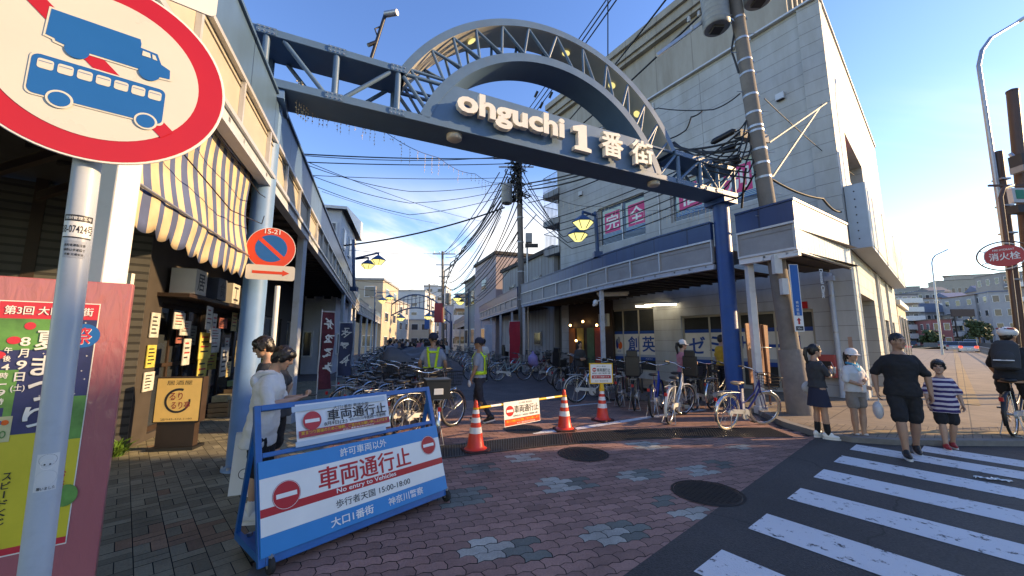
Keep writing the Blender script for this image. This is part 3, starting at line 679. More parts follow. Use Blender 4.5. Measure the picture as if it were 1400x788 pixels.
for (x0, z0, x1, z1), chars in ((W1, ((8.35, '完'), (6.98, '全'))), (W2, ((4.5, '個'), (2.75, '別')))):
    o = window(bld, MF, x0, z0, x1, z1, -.16, 2)
    s = MB()
    for k, (x, ch) in enumerate(chars):
        s.rect(-.58, -.62, .58, .72, M_mint, UF(x, (z0 + z1) / 2 + .05, -.145)); s.rect(-.46, -.40, .46, .56, M_pink, UF(x, (z0 + z1) / 2 + .05, -.142)); s.text(ch, (0, .08), .72, M_swhite, UF(x, (z0 + z1) / 2 + .05, -.139), 0, .74, .03)
        for q in range(4): s.rect(-.58, -.62 + q * .055, .58, -.62 + q * .055 + .03, M_sblue, UF(x, (z0 + z1) / 2 + .05, -.14))
    s.build('window_sign', o)
# ground-floor glass fronts with the blue and cream films
M_shopglass = mat('shop_glass', (0.05, 0.05, 0.045), 0.12, 0, 0.25, 1.2, spec=0.7)
for (x0, z0, x1, z1), n, words in ((DA, 3, 'A'), (DB, 4, 'B')):
    o = window(bld, MF, x0, z0, x1, z1, -.12, n, M_cream, M_shopglass, .07, False, 'shopfront_window')
    s = MB(); c = (x0 + x1) / 2; hw = (x1 - x0) / 2 - .08; T = UF(c, 0, -.10)
    s.rect(-hw, .85, hw, 2.0, M_film, T, 0); s.rect(-hw, 1.88, hw, 2.0, M_sblue if 0 else mat('film_navy', (.012, .06, .26), .4, 0, .05), T, .003); s.rect(-hw, .80, hw, .93, MATS['film_navy'], T, .003); s.rect(-hw, .93, hw, 1.03, mat('film_grey', (.33, .37, .42), .4, 0, .05), T, .003)
    if words == 'A':
        s.text('創', (.12, 1.46), .62, MATS['film_navy'], T, .004, .58, .025); s.text('英', (.86, 1.46), .62, MATS['film_navy'], T, .004, .6, .025)
        s.disc((-.62, 1.40), .12, M_orange, T, .004, 20, .17); s.disc((-.78, 1.46), .07, M_inknavy, T, .005, 20, .22); s.disc((-.68, 1.62), .08, M_greyp, T, .006, 20, .16); s.text('SOEI', (-.68, 1.14), .07, M_inknavy, T, .004)
        s.text('大口校 45-8', (.85, .87), .06, M_swhite, T, .005)
    else:
        for k, ch in enumerate('ゼミナール'): s.text(ch, (-1.55 + k * .78, 1.44), .60 if ch != 'ー' else .09, MATS['film_navy'], T, .004, .62, .035)
        s.text('大口校', (1.5, .865), .07, M_swhite, T, .005)
    s.build('window_film', o)
# right face: recessed upper window, ground-floor recess, long faded sign band
o = window(bld, MR, RW[0], RW[1], RW[2], RW[3], .42, 3, M_trim)
s = MB(); s.rect(-.5, -.7, .5, .7, M_pink, frame((3.0, .40, 7.4), (1, 0, 0), (0, 0, 1)), .0); s.build('window_sign', o)
window(bld, MR, 1.3, .05, 4.35, 2.9, .48, 3, M_greyp, M_shopglass, .08, False)
for x0, x1 in ((7.2, 8.6), (9.6, 11.2)): window(bld, MR, x0, .1, x1, 2.4, .3, 2, M_white, M_glass, .08, False)
b = MB(); M_fade = mat('faded_sign_face', (0.50, 0.40, 0.27), 0.5, 0, 0.12, 1.2, dirt=(.36, .36, .36), dirtamt=.5); M_bb = mat('sign_end_grey', (0.36, 0.42, 0.48), .5, 0, .08, 3)
b.box((6.4, -.24, 4.98), (12.4, .42, 1.80), M_bb); b.box((6.4, -.455, 4.98), (12.2, .012, 1.62), M_fade)
for x in (.22, 4.3, 8.4, 12.58): b.box((x, -.46, 4.98), (.06, .03, 1.8), M_trim)
FS = frame((0, -.464, 0), (1, 0, 0), (0, 0, 1)); M_fl = mat('faded_letter', (0.42, 0.42, 0.44), .5, 0, .1)
b.disc((5.6, 5.0), .42, M_fl, FS, .0, 24); b.text('創英ゼミナール', (9.4, 5.0), .55, M_fl, FS, .001, 4.2, .03)
for k in range(7): b.tube((.03, -.24, 4.3 + k * .22), (.0, -.24, 4.3 + k * .22), .018, M_dark)
b.build('sign_band', bld, MR)
b = MB(); b.disc((2.2, 3.42), .34, mat('faded_blue', (.20, .28, .40), .5, 0, .1), frame((2.6, -.004, 0), (1, 0, 0), (0, 0, 1)), 0, 24); b.disc((2.2, 3.42), .22, M_fade, frame((2.6, -.004, 0), (1, 0, 0), (0, 0, 1)), .003, 24); b.build('round_logo', bld, MR)
b = MB(); b.tube((.45, .12, 0.1), (.45, .12, 3.45), .06, M_postw); b.box((.45, .12, 3.3), (.2, .16, .14), M_postw)
for z in (.8, 1.8, 2.8): b.lathe([(.075, z), (.075, z + .04)], M_steel, 12, TR(.45, .12))
b.build('downpipe', bld, MF)
b = MB(); b.box((.75, .14, .92), (.52, .26, .6), mat('letterbox_red', (.40, .07, .06), .45, 0, .1)); b.box((.75, .275, .9), (.34, .02, .3), M_black); b.build('letterbox', bld, MF, .01)
b = MB(); b.box((1.16, .03, 2.62), (.2, .04, .2), M_red); b.build('alarm_plate', bld, MF)
b = MB(); b.box((.3, .02, 1.45), (.3, .03, .5), mat('notice_tan', (.4, .26, .2), .6, 0, .2, 6)); b.build('notice_board', bld, MF)
b = MB()
for s_ in (3.75, 7.6): b.box((s_, .004, 9.6), (.014, .008, 4.1), M_greyp); b.box((s_, .004, 5.0), (.014, .008, 1.6), M_greyp)
b.build('panel_joint', bld, MF)
for s_, z_ in ((1.2, 9.2), (5.9, 9.4), (10.2, 9.0), (1.1, 5.4)):
    b = MB(); b.box((s_, .05, z_), (.24, .10, .22), M_trim); b.box((s_, .07, z_ - .12), (.20, .10, .03), M_dark); b.build('vent_hood', bld, MF, .01)
b = MB(); b.tube((5.75, .04, 4.6), (5.75, .04, 11.5), .025, M_trim, n=8); b.build('conduit', bld, MF)
# fire-stair landings on the far end
for z in (9.9, 8.25, 6.6):
    b = MB(); b.box((12.55, -.45, z - .16), (1.35, 1.1, .32), M_rust); b.build('landing', bld, MF)
    r = MB()
    for (p, q) in (((11.95, .08), (13.2, .08)), ((13.2, .08), (13.2, -.98))):
        r.bar((*p, z + .95), (*q, z + .95), .03, .03, M_postw); r.bar((*p, z + .1), (*q, z + .1), .02, .02, M_postw)
        n = 11
        for i in range(n + 1): x = p[0] + (q[0] - p[0]) * i / n; y = p[1] + (q[1] - p[1]) * i / n; r.bar((x, y, z), (x, y, z + .95), .014, .014, M_postw)
    r.build('railing', bld, MF)
# taller beige block behind it
o = thing('beige_block', 'taller beige building with a heavy cornice rising behind the cream siding building', 'building', BC)
b = MB(); b.box((8.3, -2.5 - 1.15, 8.2), (13.4, 2.3, 16.4), M_conc2); b.build('wall', o, MF)
b = MB()
for (y, z, h, d) in ((.0, 16.5, .25, .5), (.0, 16.85, .5, .75), (0, 17.25, .35, 1.05)): b.box((8.3, -3.65, z), (13.4 + d, 2.3 + d, h), M_conc2)
for i in range(4): b.box((1.6 - .02, -2.8 - i * .5, 8), (.14, .12, 16), M_conc2)
b.build('cornice', o, MF)
# ---------------------------------------------------------------- arcade canopies
def poly_len(P): return [math.dist(P[i], P[i + 1]) for i in range(len(P) - 1)]
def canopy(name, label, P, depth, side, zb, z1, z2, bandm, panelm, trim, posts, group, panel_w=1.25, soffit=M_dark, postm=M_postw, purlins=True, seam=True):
    """street canopy: fascia along path P, roof reaching 'depth' away from the street (side=+1: to the right of travel)"""
    o = thing(name, label, 'arcade canopy', (P[0][0], P[0][1], 0), 0, group); O = Vector((P[0][0], P[0][1], 0))
    f = MB(); band = MB(); tr = MB(); so = MB()
    for a, c in zip(P[:-1], P[1:]):
        a = Vector((*a, 0)) - O; c = Vector((*c, 0)) - O; d = (c - a); L = d.length; d.normalize()
        n = Vector((d.y, -d.x, 0)) * side                                     # away from the street
        T = frame(a, d, (0, 0, 1)); s = -1 if side > 0 else 1
        # local: x along, y up, z = u x v
        nz_ = (d.cross(Vector((0, 0, 1)))).dot(n)                              # +1 when local z points away from the street
        q = -1 if nz_ > 0 else 1                                              # local z multiplier pointing to the street
        def bx(mb, x0, x1, y0, y1, w0, w1, m): mb.box(((x0 + x1) / 2, (y0 + y1) / 2, q * (w0 + w1) / 2), (x1 - x0, y1 - y0, abs(w1 - w0)), m, T)
        bx(band, 0, L, z1, z2, -.10, 0.02, bandm); bx(f, 0, L, zb + .04, z1 - .003, -.10, -.015, panelm)
        bx(tr, 0, L, z1 - .045, z1 + .0, -.012, .035, trim); bx(tr, 0, L, zb, zb + .05, -.012, .035, trim); bx(tr, 0, L, z2, z2 + .04, -.14, .05, bandm)
        k = max(1, round(L / panel_w))
        for i in range(k + 1): bx(tr, max(0, L * i / k - .02), min(L, L * i / k + .02), zb + .051, z1 - .046, -.013, .03, trim)
        bx(tr, 0, L, zb - .13, zb - .002, -.13, .0, postm)                     # gutter
        b0 = a + n * depth; b1 = c + n * depth
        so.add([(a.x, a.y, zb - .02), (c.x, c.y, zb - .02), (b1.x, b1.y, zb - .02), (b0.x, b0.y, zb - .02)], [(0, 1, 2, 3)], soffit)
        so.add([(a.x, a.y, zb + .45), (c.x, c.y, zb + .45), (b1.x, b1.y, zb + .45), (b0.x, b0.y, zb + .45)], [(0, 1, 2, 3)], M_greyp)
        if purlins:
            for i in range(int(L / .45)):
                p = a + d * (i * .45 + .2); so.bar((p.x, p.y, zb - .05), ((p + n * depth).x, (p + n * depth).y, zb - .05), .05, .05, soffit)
    f.build('fascia_panel', o); band.build('fascia_band', o); tr.build('fascia_trim', o); so.build('soffit', o)
    for (x, y) in posts:
        p = MB(); p.box((x - O.x, y - O.y, (zb - .02) / 2), (.14, .14, zb - .02), postm, None, 0); p.box((x - O.x, y - O.y, .08), (.2, .2, .16), postm)
        p.build('post', o, bevel=.006)
    return o
LA = Vector((-3.61, 5.88, 0)); lh = hv(-19); lin = Vector((-lh.y, lh.x, 0))      # lin: from the street towards the left shops
def LP(s, inn=0.0, z=0.0): p = LA + lh * s + lin * inn; return Vector((p.x, p.y, z))
p0, p1 = LP(-8.5), LP(24)
canopy('arcade_canopy', 'near arcade canopy on the shop awning side, cream panels under a steel blue band', [tuple(p0[:2]), tuple(p1[:2])], 2.35, -1, 3.83, 4.40, 4.98, M_bsid, M_cream, M_trim,
       [tuple(LP(s, .1)[:2]) for s in (2.1, 12.2, 16.5, 21)], 'arcade canopies along the shopping street', 1.05)
q1 = Vector((*LP(24.5)[:2], 0)); q2 = q1 + hv(-14) * 34
canopy('arcade_canopy', 'farther grey arcade canopy continuing beyond the cream panelled one', [tuple(q1[:2]), tuple(q2[:2])], 2.4, -1, 3.75, 4.35, 4.75, M_bsid, M_greyp, M_trim,
       [tuple((q1 + hv(-14) * s + Vector((-.1, 0, 0)))[:2]) for s in (2, 6, 10, 15, 20, 26, 32)], 'arcade canopies along the shopping street', 1.2)
RP = [(4.95, 9.28), (4.16, 10.62), (3.19, 12.75), (1.9, 16.3), (0.5, 20.2)]
canopy('arcade_canopy', 'navy topped arcade canopy with grey panels running below the cream siding building', RP, 2.9, 1, 3.47, 4.08, 4.5, M_nsid, M_greyp, M_trim, [(3.12, 13.3), (0.62, 20.1)], 'arcade canopies along the shopping street', 1.45, postm=M_postw)
RQ = [(0.30, 21.0), (-1.15, 26.6), (-4.4, 40.0), (-8.8, 59.0)]
canopy('arcade_canopy', 'farther navy topped arcade canopy beyond the middle utility pole', RQ, 2.6, 1, 3.45, 4.0, 4.5, M_nsid, M_greyp, M_trim, [(0.0, 22.6), (-.75, 25.4), (-1.55, 28.8), (-2.6, 33), (-3.7, 37.6), (-5.2, 44), (-7, 52)], 'arcade canopies along the shopping street', 1.3)
SP = [(5.89, 7.73), (5.27, 8.75)]
o = canopy('arcade_canopy', 'short navy canopy section by the utility pole with white corrugated end', SP, 3.3, 1, 3.47, 4.08, 4.52, M_nsid, M_greyp, M_trim, [(5.52, 8.80)], 'arcade canopies along the shopping street', 1.3, postm=M_white)
b = MB(); e0 = Vector((0.0, 0, 0)); d = Vector((8.55 - 5.89, 9.5 - 7.73, 0)); L = d.length; hd_ = math.degrees(math.atan2(d.x, d.y)); T = Matrix.Rotation(RZ(hd_), 4, 'Z')
b.box((L / 2, .03, 3.99), (L, .06, 1.08), M_corr); b.box((L / 2, .03, 4.55), (L + .04, .1, .05), M_trim); b.box((L / 2, .03, 3.44), (L + .04, .08, .05), M_trim); b.build('end_panel', o, T)
# ---------------------------------------------------------------- left shop under the near canopy
SH = Vector((-5.75, 6.0, 0))
shop = thing('izakaya_shop', 'dark shop front under the near canopy with rolled shutters and dim glass', 'shop', SH)
MS = Matrix.Rotation(RZ(-19), 4, 'Z'); MW = Matrix.Rotation(RZ(231), 4, 'Z')
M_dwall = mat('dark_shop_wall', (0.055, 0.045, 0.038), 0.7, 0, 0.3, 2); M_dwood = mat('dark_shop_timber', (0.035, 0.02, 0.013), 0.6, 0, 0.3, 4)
# local x along the street, outward normal is -y
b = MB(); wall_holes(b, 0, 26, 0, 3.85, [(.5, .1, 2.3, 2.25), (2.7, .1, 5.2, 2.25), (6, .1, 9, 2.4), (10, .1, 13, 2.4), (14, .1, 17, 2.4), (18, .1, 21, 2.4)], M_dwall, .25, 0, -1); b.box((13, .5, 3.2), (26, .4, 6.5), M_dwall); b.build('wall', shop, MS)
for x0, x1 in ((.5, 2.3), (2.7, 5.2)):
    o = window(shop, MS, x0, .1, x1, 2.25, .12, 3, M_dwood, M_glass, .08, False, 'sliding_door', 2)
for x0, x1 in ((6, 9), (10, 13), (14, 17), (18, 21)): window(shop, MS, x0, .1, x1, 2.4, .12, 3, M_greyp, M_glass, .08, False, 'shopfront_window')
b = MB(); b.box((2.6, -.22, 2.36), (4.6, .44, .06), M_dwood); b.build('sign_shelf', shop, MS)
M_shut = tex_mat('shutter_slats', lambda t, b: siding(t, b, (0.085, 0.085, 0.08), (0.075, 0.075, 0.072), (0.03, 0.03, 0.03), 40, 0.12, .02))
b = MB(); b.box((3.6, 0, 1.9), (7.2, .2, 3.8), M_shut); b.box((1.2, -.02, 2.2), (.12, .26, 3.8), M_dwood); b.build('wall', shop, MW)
b = MB(); b.box((.02, -.2, 1.28), (.30, .05, 2.56), M_white); b.build('corner_board', shop, TR(.1, -.32) @ Matrix.Rotation(R(0), 4, 'Z'))
b = MB(); b.box((-2.50 - SH.x, 2.32 - SH.y, 1.9), (.15, .15, 3.78), M_white, None); b.build('pillar', shop, bevel=.01)
b = MB(); b.add([(-2.2 - SH.x, 1.9 - SH.y, 3.86), (-5.6 - SH.x, 6.2 - SH.y, 3.86), (-14 - SH.x, 5 - SH.y, 3.86), (-14 - SH.x, -6 - SH.y, 3.86), (-1.2 - SH.x, -1.5 - SH.y, 3.86)], [(0, 1, 2, 3, 4)], M_shut); b.build('ceiling', shop)
b = MB()
for i in range(6): b.bar((-6.6 - SH.x + i * .1, 2.0 + i * .55 - SH.y, 3.45), (-4.1 - SH.x, 1.5 + i * .5 - SH.y, 3.5), .06, .1, M_dwood)
b.bar((-6.9 - SH.x, 3.2 - SH.y, 1.9), (-6.2 - SH.x, 3.6 - SH.y, 3.4), .03, .03, M_black)
b.build('ceiling_rib', shop)
# striped sunshade
def stripes(t, b):
    tcn = nd(t, 'ShaderNodeTexCoord'); s = nd(t, 'ShaderNodeSeparateXYZ'); t.links.new(tcn.outputs['Object'], s.inputs[0])
    n = nd(t, 'ShaderNodeTexNoise', i_Scale=1.3, i_Detail=3.0); t.links.new(tcn.outputs['Object'], n.inputs['Vector'])
    a = nd(t, 'ShaderNodeMath', operation='MULTIPLY'); a.inputs[1].default_value = 1 / .205; t.links.new(s.outputs['X'], a.inputs[0])
    ad = nd(t, 'ShaderNodeMath', operation='MULTIPLY_ADD'); ad.inputs[1].default_value = 0.12; t.links.new(n.outputs['Fac'], ad.inputs[0]); t.links.new(a.outputs[0], ad.inputs[2])
    f = nd(t, 'ShaderNodeMath', operation='FRACT'); t.links.new(ad.outputs[0], f.inputs[0]); g_ = nd(t, 'ShaderNodeMath', operation='GREATER_THAN'); g_.inputs[1].default_value = .54; t.links.new(f.outputs[0], g_.inputs[0])
    m = nd(t, 'ShaderNodeMix', data_type='RGBA'); m.inputs['A'].default_value = (.62, .49, .31, 1); m.inputs['B'].default_value = (.085, .115, .23, 1); t.links.new(g_.outputs[0], m.inputs['Factor'])
    n2 = nd(t, 'ShaderNodeTexNoise', i_Scale=3.0, i_Detail=8.0); t.links.new(tcn.outputs['Object'], n2.inputs['Vector'])
    r2 = nd(t, 'ShaderNodeValToRGB'); r2.color_ramp.elements[0].position = .3; r2.color_ramp.elements[1].position = .6; r2.color_ramp.elements[0].color = (.72, .68, .62, 1); r2.color_ramp.elements[1].color = (1, 1, 1, 1); t.links.new(n2.outputs['Fac'], r2.inputs['Fac'])
    mm = nd(t, 'ShaderNodeMix', data_type='RGBA', blend_type='MULTIPLY', i_Factor=1.0); t.links.new(m.outputs['Result'], mm.inputs['A']); t.links.new(r2.outputs[0], mm.inputs['B'])
    t.links.new(mm.outputs['Result'], b.inputs['Base Color']); b.inputs['Roughness'].default_value = .85
M_str = tex_mat('striped_canvas', stripes)
aw = thing('striped_sunshade', 'blue and cream striped canvas sunshade with scalloped hem under the near canopy', 'sunshade', LP(-3.72, .12), RZ(-19))
# local x along the street, local +y away from the street (left)
b = MB(); nx_, nz_ = 100, 14; Lw = 2.62; vs_ = []
for i in range(nx_ + 1):
    x = Lw * i / nx_
    for j in range(nz_ + 1):
        t = j / nz_
        sc = .065 * abs(math.sin(math.pi * (x / .262 + .1))) ** .7
        if t < .72: u = t / .72; z = 3.74 - 1.08 * u; y = .06 - .06 * u + .04 * math.sin(math.pi * u)
        else: u = (t - .72) / .28; z = 2.66 - (.24 + sc) * u; y = .0 + .03 * u
        y += .012 * math.sin(x * 9.0 + 1.3 * t) * t + .008 * math.sin(x * 23) * t + .01 * math.sin(x * 4.1 + t * 9)
        z += .012 * math.sin(x * 3.1)
        vs_.append((x, y, z))
b.add(vs_, [(i * (nz_ + 1) + j, (i + 1) * (nz_ + 1) + j, (i + 1) * (nz_ + 1) + j + 1, i * (nz_ + 1) + j + 1) for i in range(nx_) for j in range(nz_)], M_str, None, True)
o = b.build('canvas', aw); sol = o.modifiers.new('thick', 'SOLIDIFY'); sol.thickness = .004
b = MB(); b.tube((-.03, .07, 3.75), (Lw + .03, .07, 3.75), .022, M_steel); b.tube((-.02, -.02, 2.665), (Lw + .02, -.02, 2.665), .012, M_steel); b.build('rod', aw)
b = MB(); b.path([(-.2, .0, 3.3), (.6, -.10, 3.05), (1.6, -.10, 2.95), (2.6, -.12, 3.1), (2.75, -.1, 3.25)], .006, M_wire, 5); b.path([(.2, .02, 3.76), (1.2, -.14, 3.45), (2.3, -.15, 3.4), (2.72, -.1, 3.5)], .006, M_wire, 5); b.build('cord', aw)
# ---------------------------------------------------------------- unseen building, its looks invented, added across the main road to shade the corner
o = thing('shade_block', 'grey office block across the main road whose shade falls over the crosswalk', 'building', (36, 8.45, 0))
M_off = mat('shade_block_grey', (0.30, 0.29, 0.28), 0.6, 0, .1, 1)
b = MB(); b.box((11, -24, 7.9), (22, 48, 15.8), M_off); b.build('wall', o)
for k in range(8):
    for z in range(4): f = MB(); f.box((-.02, -3 - k * 5.5, 2.6 + z * 3.4), (.08, 3.4, 1.7), M_trim); w_ = f.build('window', o); g_ = MB(); g_.box((-.05, -3 - k * 5.5, 2.6 + z * 3.4), (.06, 3.2, 1.5), M_glass); g_.build('pane', w_)
# ---------------------------------------------------------------- large round road sign close to the camera
PS = Vector((-1.285, 1.10, 0))
sg = thing('road_sign', 'large round red bordered sign barring lorries and buses on a pale blue pole', 'road sign', PS)
M_pole = mat('sign_pole_paint', (0.42, 0.46, 0.50), 0.38, 0, .06, 4, dirt=(.34, .36, .38), dirtamt=.5, dscale=9)
SHEAR = Matrix(((1, 0, -.028, .06), (0, 1, 0, 0), (0, 0, 1, 0), (0, 0, 0, 1)))
b = MB(); b.lathe([(.0303, 0), (.0303, 2.95)], M_pole, 40); b.lathe([(.0312, .62), (.0312, .80)], mat('pole_tape', (.50, .52, .53), .3, 0, .1, 30), 40, cap=False)
b.build('pole', sg).data.transform(SHEAR)
b = MB()
def wrap(z0, z1, a0, a1, m, r=.0308, n=10):
    vs_ = []
    for i in range(n + 1):
        a = R(a0 + (a1 - a0) * i / n); vs_ += [(r * math.cos(a), r * math.sin(a), z0), (r * math.cos(a), r * math.sin(a), z1)]
    b.add(vs_, [(2 * i, 2 * i + 2, 2 * i + 3, 2 * i + 1) for i in range(n)], m, None, True)
def wtext(t_, z, h, wdt, m, r=.0313, ac=-45, bold=.01):
    vs_, fs = text_data(t_, bold, 0, 1.0, 0); xs = [p[0] for p in vs_]; ys = [p[1] for p in vs_]
    kx = wdt / (max(xs) - min(xs)); ky = h / (max(ys) - min(ys)); mx_ = (max(xs) + min(xs)) / 2; my = (max(ys) + min(ys)) / 2
    b.add([(r * math.cos(R(ac) + (p[0] - mx_) * kx / r), r * math.sin(R(ac) + (p[0] - mx_) * kx / r), z + (p[1] - my) * ky) for p in vs_], fs, m)
CA = -49
wrap(1.895, 1.945, CA - 62, CA + 62, M_swhite); wrap(1.943, 1.962, CA - 62, CA + 62, M_ink, .0309); wrap(1.893, 1.897, CA - 62, CA + 62, M_ink, .0309)
wtext('38-07424号', 1.92, .027, .072, M_ink, ac=CA); wtext('規制管理番号', 1.9525, .010, .06, M_swhite, ac=CA)
wrap(1.835, 1.885, CA - 45, CA + 45, mat('faded_sticker', (.33, .36, .40), .5, 0, .2, 40)); wtext('高齢者運転注意', 1.872, .008, .045, M_ink, ac=CA); wtext('横断は歩道橋で', 1.858, .008, .045, M_ink, ac=CA); wtext('県警 交通安全', 1.845, .007, .04, M_ink, ac=CA)
b.build('number_label', sg).data.transform(SHEAR)
b = MB(); CB = -45
wrap(1.205, 1.30, CB - 40, CB + 40, mat('paper_sticker', (.62, .62, .60), .5, 0, .04)); wtext('●', 1.273, .026, .027, mat('sticker_face', (.7, .66, .62), .5, 0, 0), .0312, CB); wtext('●', 1.238, .040, .042, mat('sticker_body', (.48, .50, .52), .5, 0, .1), .0311, CB); wtext('●', 1.284, .030, .034, M_ink, .0310, CB)
wtext('• •', 1.273, .004, .014, M_ink, .0315, CB); wtext('願いました', 1.212, .008, .034, M_ink, .0314, CB + 4)
b.build('sticker', sg).data.transform(SHEAR)
DC = Vector((-1.255, 1.075, 2.423)); ud = hv(52)
nrm = ud.cross(Vector((0, 0, 1)))
DM = frame(DC + nrm * .012 - PS, ud, (0, 0, 1))
b = MB(); b.lathe([(.298, -.006), (.3, -.004), (.3, 0), (.298, .001)], M_swhite, 72, DM)
b.disc((0, 0), .2935, M_red, DM, .002, 72); b.disc((0, 0), .2285, mat('sign_cream', (.62, .60, .52), .3, 0, .03), DM, .0032, 72); MC = MATS['sign_cream']
q = .7071
def rot(p, a): c, s = math.cos(R(a)), math.sin(R(a)); return (p[0] * c - p[1] * s, p[0] * s + p[1] * c)
b.poly([rot(p, -45) for p in ((-.232, .020), (-.232, -.020), (.232, -.020), (.232, .020))], M_red, DM, .0044)
PK = lambda P: [(p[0] * .86 + .021, p[1] * .92 - .022) for p in P]
def shp(pts, m, z, ox=0, oy=0, s=1.0): b.poly([(p[0] * s + ox, p[1] * s + oy) for p in pts], m, DM, z)
def rrect(x0, y0, x1, y1, r):
    P = []
    for (cx, cy, a0) in ((x1 - r, y1 - r, 0), (x0 + r, y1 - r, 90), (x0 + r, y0 + r, 180), (x1 - r, y0 + r, 270)):
        for k in range(5): a = R(a0 + 22.5 * k); P.append((cx + r * math.cos(a), cy + r * math.sin(a)))
    return P
# lorry: box body and cab, outlined in cream
tr = [(-.155, .165), (.062, .165), (.066, .150), (.066, .135), (.112, .131), (.126, .097), (.152, .085), (.154, .052), (.116, .048), (.112, .052), (.07, .056), (-.055, .056), (-.06, .05), (-.105, .05), (-.112, .058), (-.135, .063), (-.137, .07), (-.158, .075)]
def grow(pts, d):
    cx = sum(p[0] for p in pts) / len(pts); cy = sum(p[1] for p in pts) / len(pts)
    return [(p[0] + d * (1 if p[0] > cx else -1), p[1] + d * (1 if p[1] > cy else -1)) for p in pts]
b.poly(PK(grow(tr, .006)), MC, DM, .0052); b.poly(PK(tr), M_sblue, DM, .006)
for cx in (-.085, .097): b.disc(PK([(cx, .052)])[0], .025, M_sblue, DM, .0066, 24)
b.poly(PK([(.072, .126), (.092, .125), (.096, .108), (.072, .108)]), MC, DM, .0072); b.poly(PK([(.098, .124), (.107, .122), (.114, .106), (.101, .107)]), MC, DM, .0072)
bs = rrect(-.178, -.125, .148, .005, .018)
b.poly(PK(grow(bs, .005)), MC, DM, .0052); b.poly(PK(bs), M_sblue, DM, .006)
for k in range(7): 
    x = -.165 + k * .0445; b.poly(PK(rrect(x, -.040, x + .036, -.008, .007)), MC, DM, .0068); b.poly(PK([(x + .003, -.018), (x + .033, -.018), (x + .033, -.0165), (x + .003, -.0165)]), M_sblue, DM, .0074)
for cx in (-.105, .105): b.disc(PK([(cx, -.125)])[0], .027, MC, DM, .0068, 24); b.disc(PK([(cx, -.125)])[0], .0215, M_sblue, DM, .0074, 24)
b.build('sign_disc', sg)
SM = frame(DC + Vector((0, 0, .47)) + nrm * .012 - PS, ud, (0, 0, 1))
b = MB(); b.prism(rrect(-.25, -.16, .25, .16, .02), -.006, 0, M_swhite, SM); b.build('time_plate', sg)
b = MB()
for z in (2.30, 2.52, 2.86):
    b.lathe([(.033, z - .015), (.033, z + .015)], M_steel, 24); b.box((0, 0, z), (.05, .05, .03), M_steel, Matrix.Translation(nrm * .0) )
b.build('bracket', sg)
# ---------------------------------------------------------------- pink wrapped festival board
PB = Vector((-2.23, 2.24, 0)); ub = hv(52); nb = ub.cross(Vector((0, 0, 1)))
pb = thing('festival_board', 'tall pink plastic wrapped board carrying a colourful summer festival poster', 'notice board', PB)
def pinkwrap(t, b):
    tcn = nd(t, 'ShaderNodeTexCoord'); mp = nd(t, 'ShaderNodeMapping'); mp.inputs['Rotation'].default_value = (0.4, 0.5, .6); mp.inputs['Scale'].default_value = (3, 16, 3); t.links.new(tcn.outputs['Object'], mp.inputs[0])
    nz = nd(t, 'ShaderNodeTexNoise', i_Scale=2.2, i_Detail=5.0, i_Distortion=.7); t.links.new(mp.outputs[0], nz.inputs['Vector'])
    b.inputs['Base Color'].default_value = (.40, .125, .135, 1); b.inputs['Roughness'].default_value = .28; b.inputs['Coat Weight'].default_value = .5; b.inputs['Coat Roughness'].default_value = .12
    bp = nd(t, 'ShaderNodeBump', i_Strength=.45, i_Distance=.012); t.links.new(nz.outputs['Fac'], bp.inputs['Height']); t.links.new(bp.outputs[0], b.inputs['Normal']); t.links.new(bp.outputs[0], b.inputs['Coat Normal'])
M_pinkw = tex_mat('pink_wrap', pinkwrap)
BW, BH = 1.05, 1.93
BM = frame((0, 0, 0), ub, (0, 0, 1))        # local x along the board, y up, z towards the viewer; x from -BW to 0
b = MB(); b.box((-BW / 2, BH / 2, -.03), (BW, BH, .06), M_pinkw, BM); b.build('board', pb, bevel=.006)
b = MB()
for x in (-.95, -.1): b.bar((BM @ Vector((x, 1.4, -.06))), (BM @ Vector((x, .02, -.55))), .03, .05, M_wood)
b.build('rear_leg', pb)
M_pyel = mat('poster_yellow', (.62, .52, .04), .35, 0, .1, 5); M_pgr = mat('poster_green', (.10, .26, .06), .35, 0, .5, 6); M_pnv = mat('poster_navy', (.03, .035, .12), .35, 0, .3, 6); M_pred2 = mat('poster_red', (.55, .03, .05), .35, 0, .05)
b = MB(); PX0, PX1, PY0, PY1 = -.475, -.125, .56, 1.80; W_ = PX1 - PX0
def pr(x0, y0, x1, y1, m, z): b.rect(PX0 + x0 * W_, PY0 + y0 * (PY1 - PY0), PX0 + x1 * W_, PY0 + y1 * (PY1 - PY0), m, BM, z)
def pt(s_, x, y, h, m, z=.009, w_=None, bold=.02): b.text(s_, (PX0 + x * W_, PY0 + y * (PY1 - PY0)), h, m, BM, z, w_ * .74 if w_ else None, bold)
pr(-.012, -.006, 1.012, 1.004, M_swhite, .003); pr(0, 0, 1, 1, M_pyel, .004); pr(0, .46, 1, .94, M_pnv, .0048); pr(0, .80, .55, .94, M_pgr, .0054); pr(.72, .42, 1, .60, M_pgr, .0054); pr(0, .93, 1, 1, M_pred2, .006); pr(0, 0, 1, .025, M_pred2, .006)
pr(0, .52, .28, .72, M_pgr, .0054); pr(0, .47, .2, .57, M_pnv, .006)
pt('第3回 大口一番街', .5, .965, .045, M_swhite, w_=.42, bold=.03)
for k, ch in enumerate('夏まつり'): pt(ch, .52, .84 - k * .105, .10, M_swhite, .0098, .115, .04); pt(ch, .525, .838 - k * .105, .10, M_ink, .009, .125, .07)
for k, ch in enumerate('8月9日'): pt(ch, .30, .835 - k * .048, .044, M_swhite, w_=.044, bold=.03)
pt('(土)', .30, .645, .040, M_swhite, w_=.062)
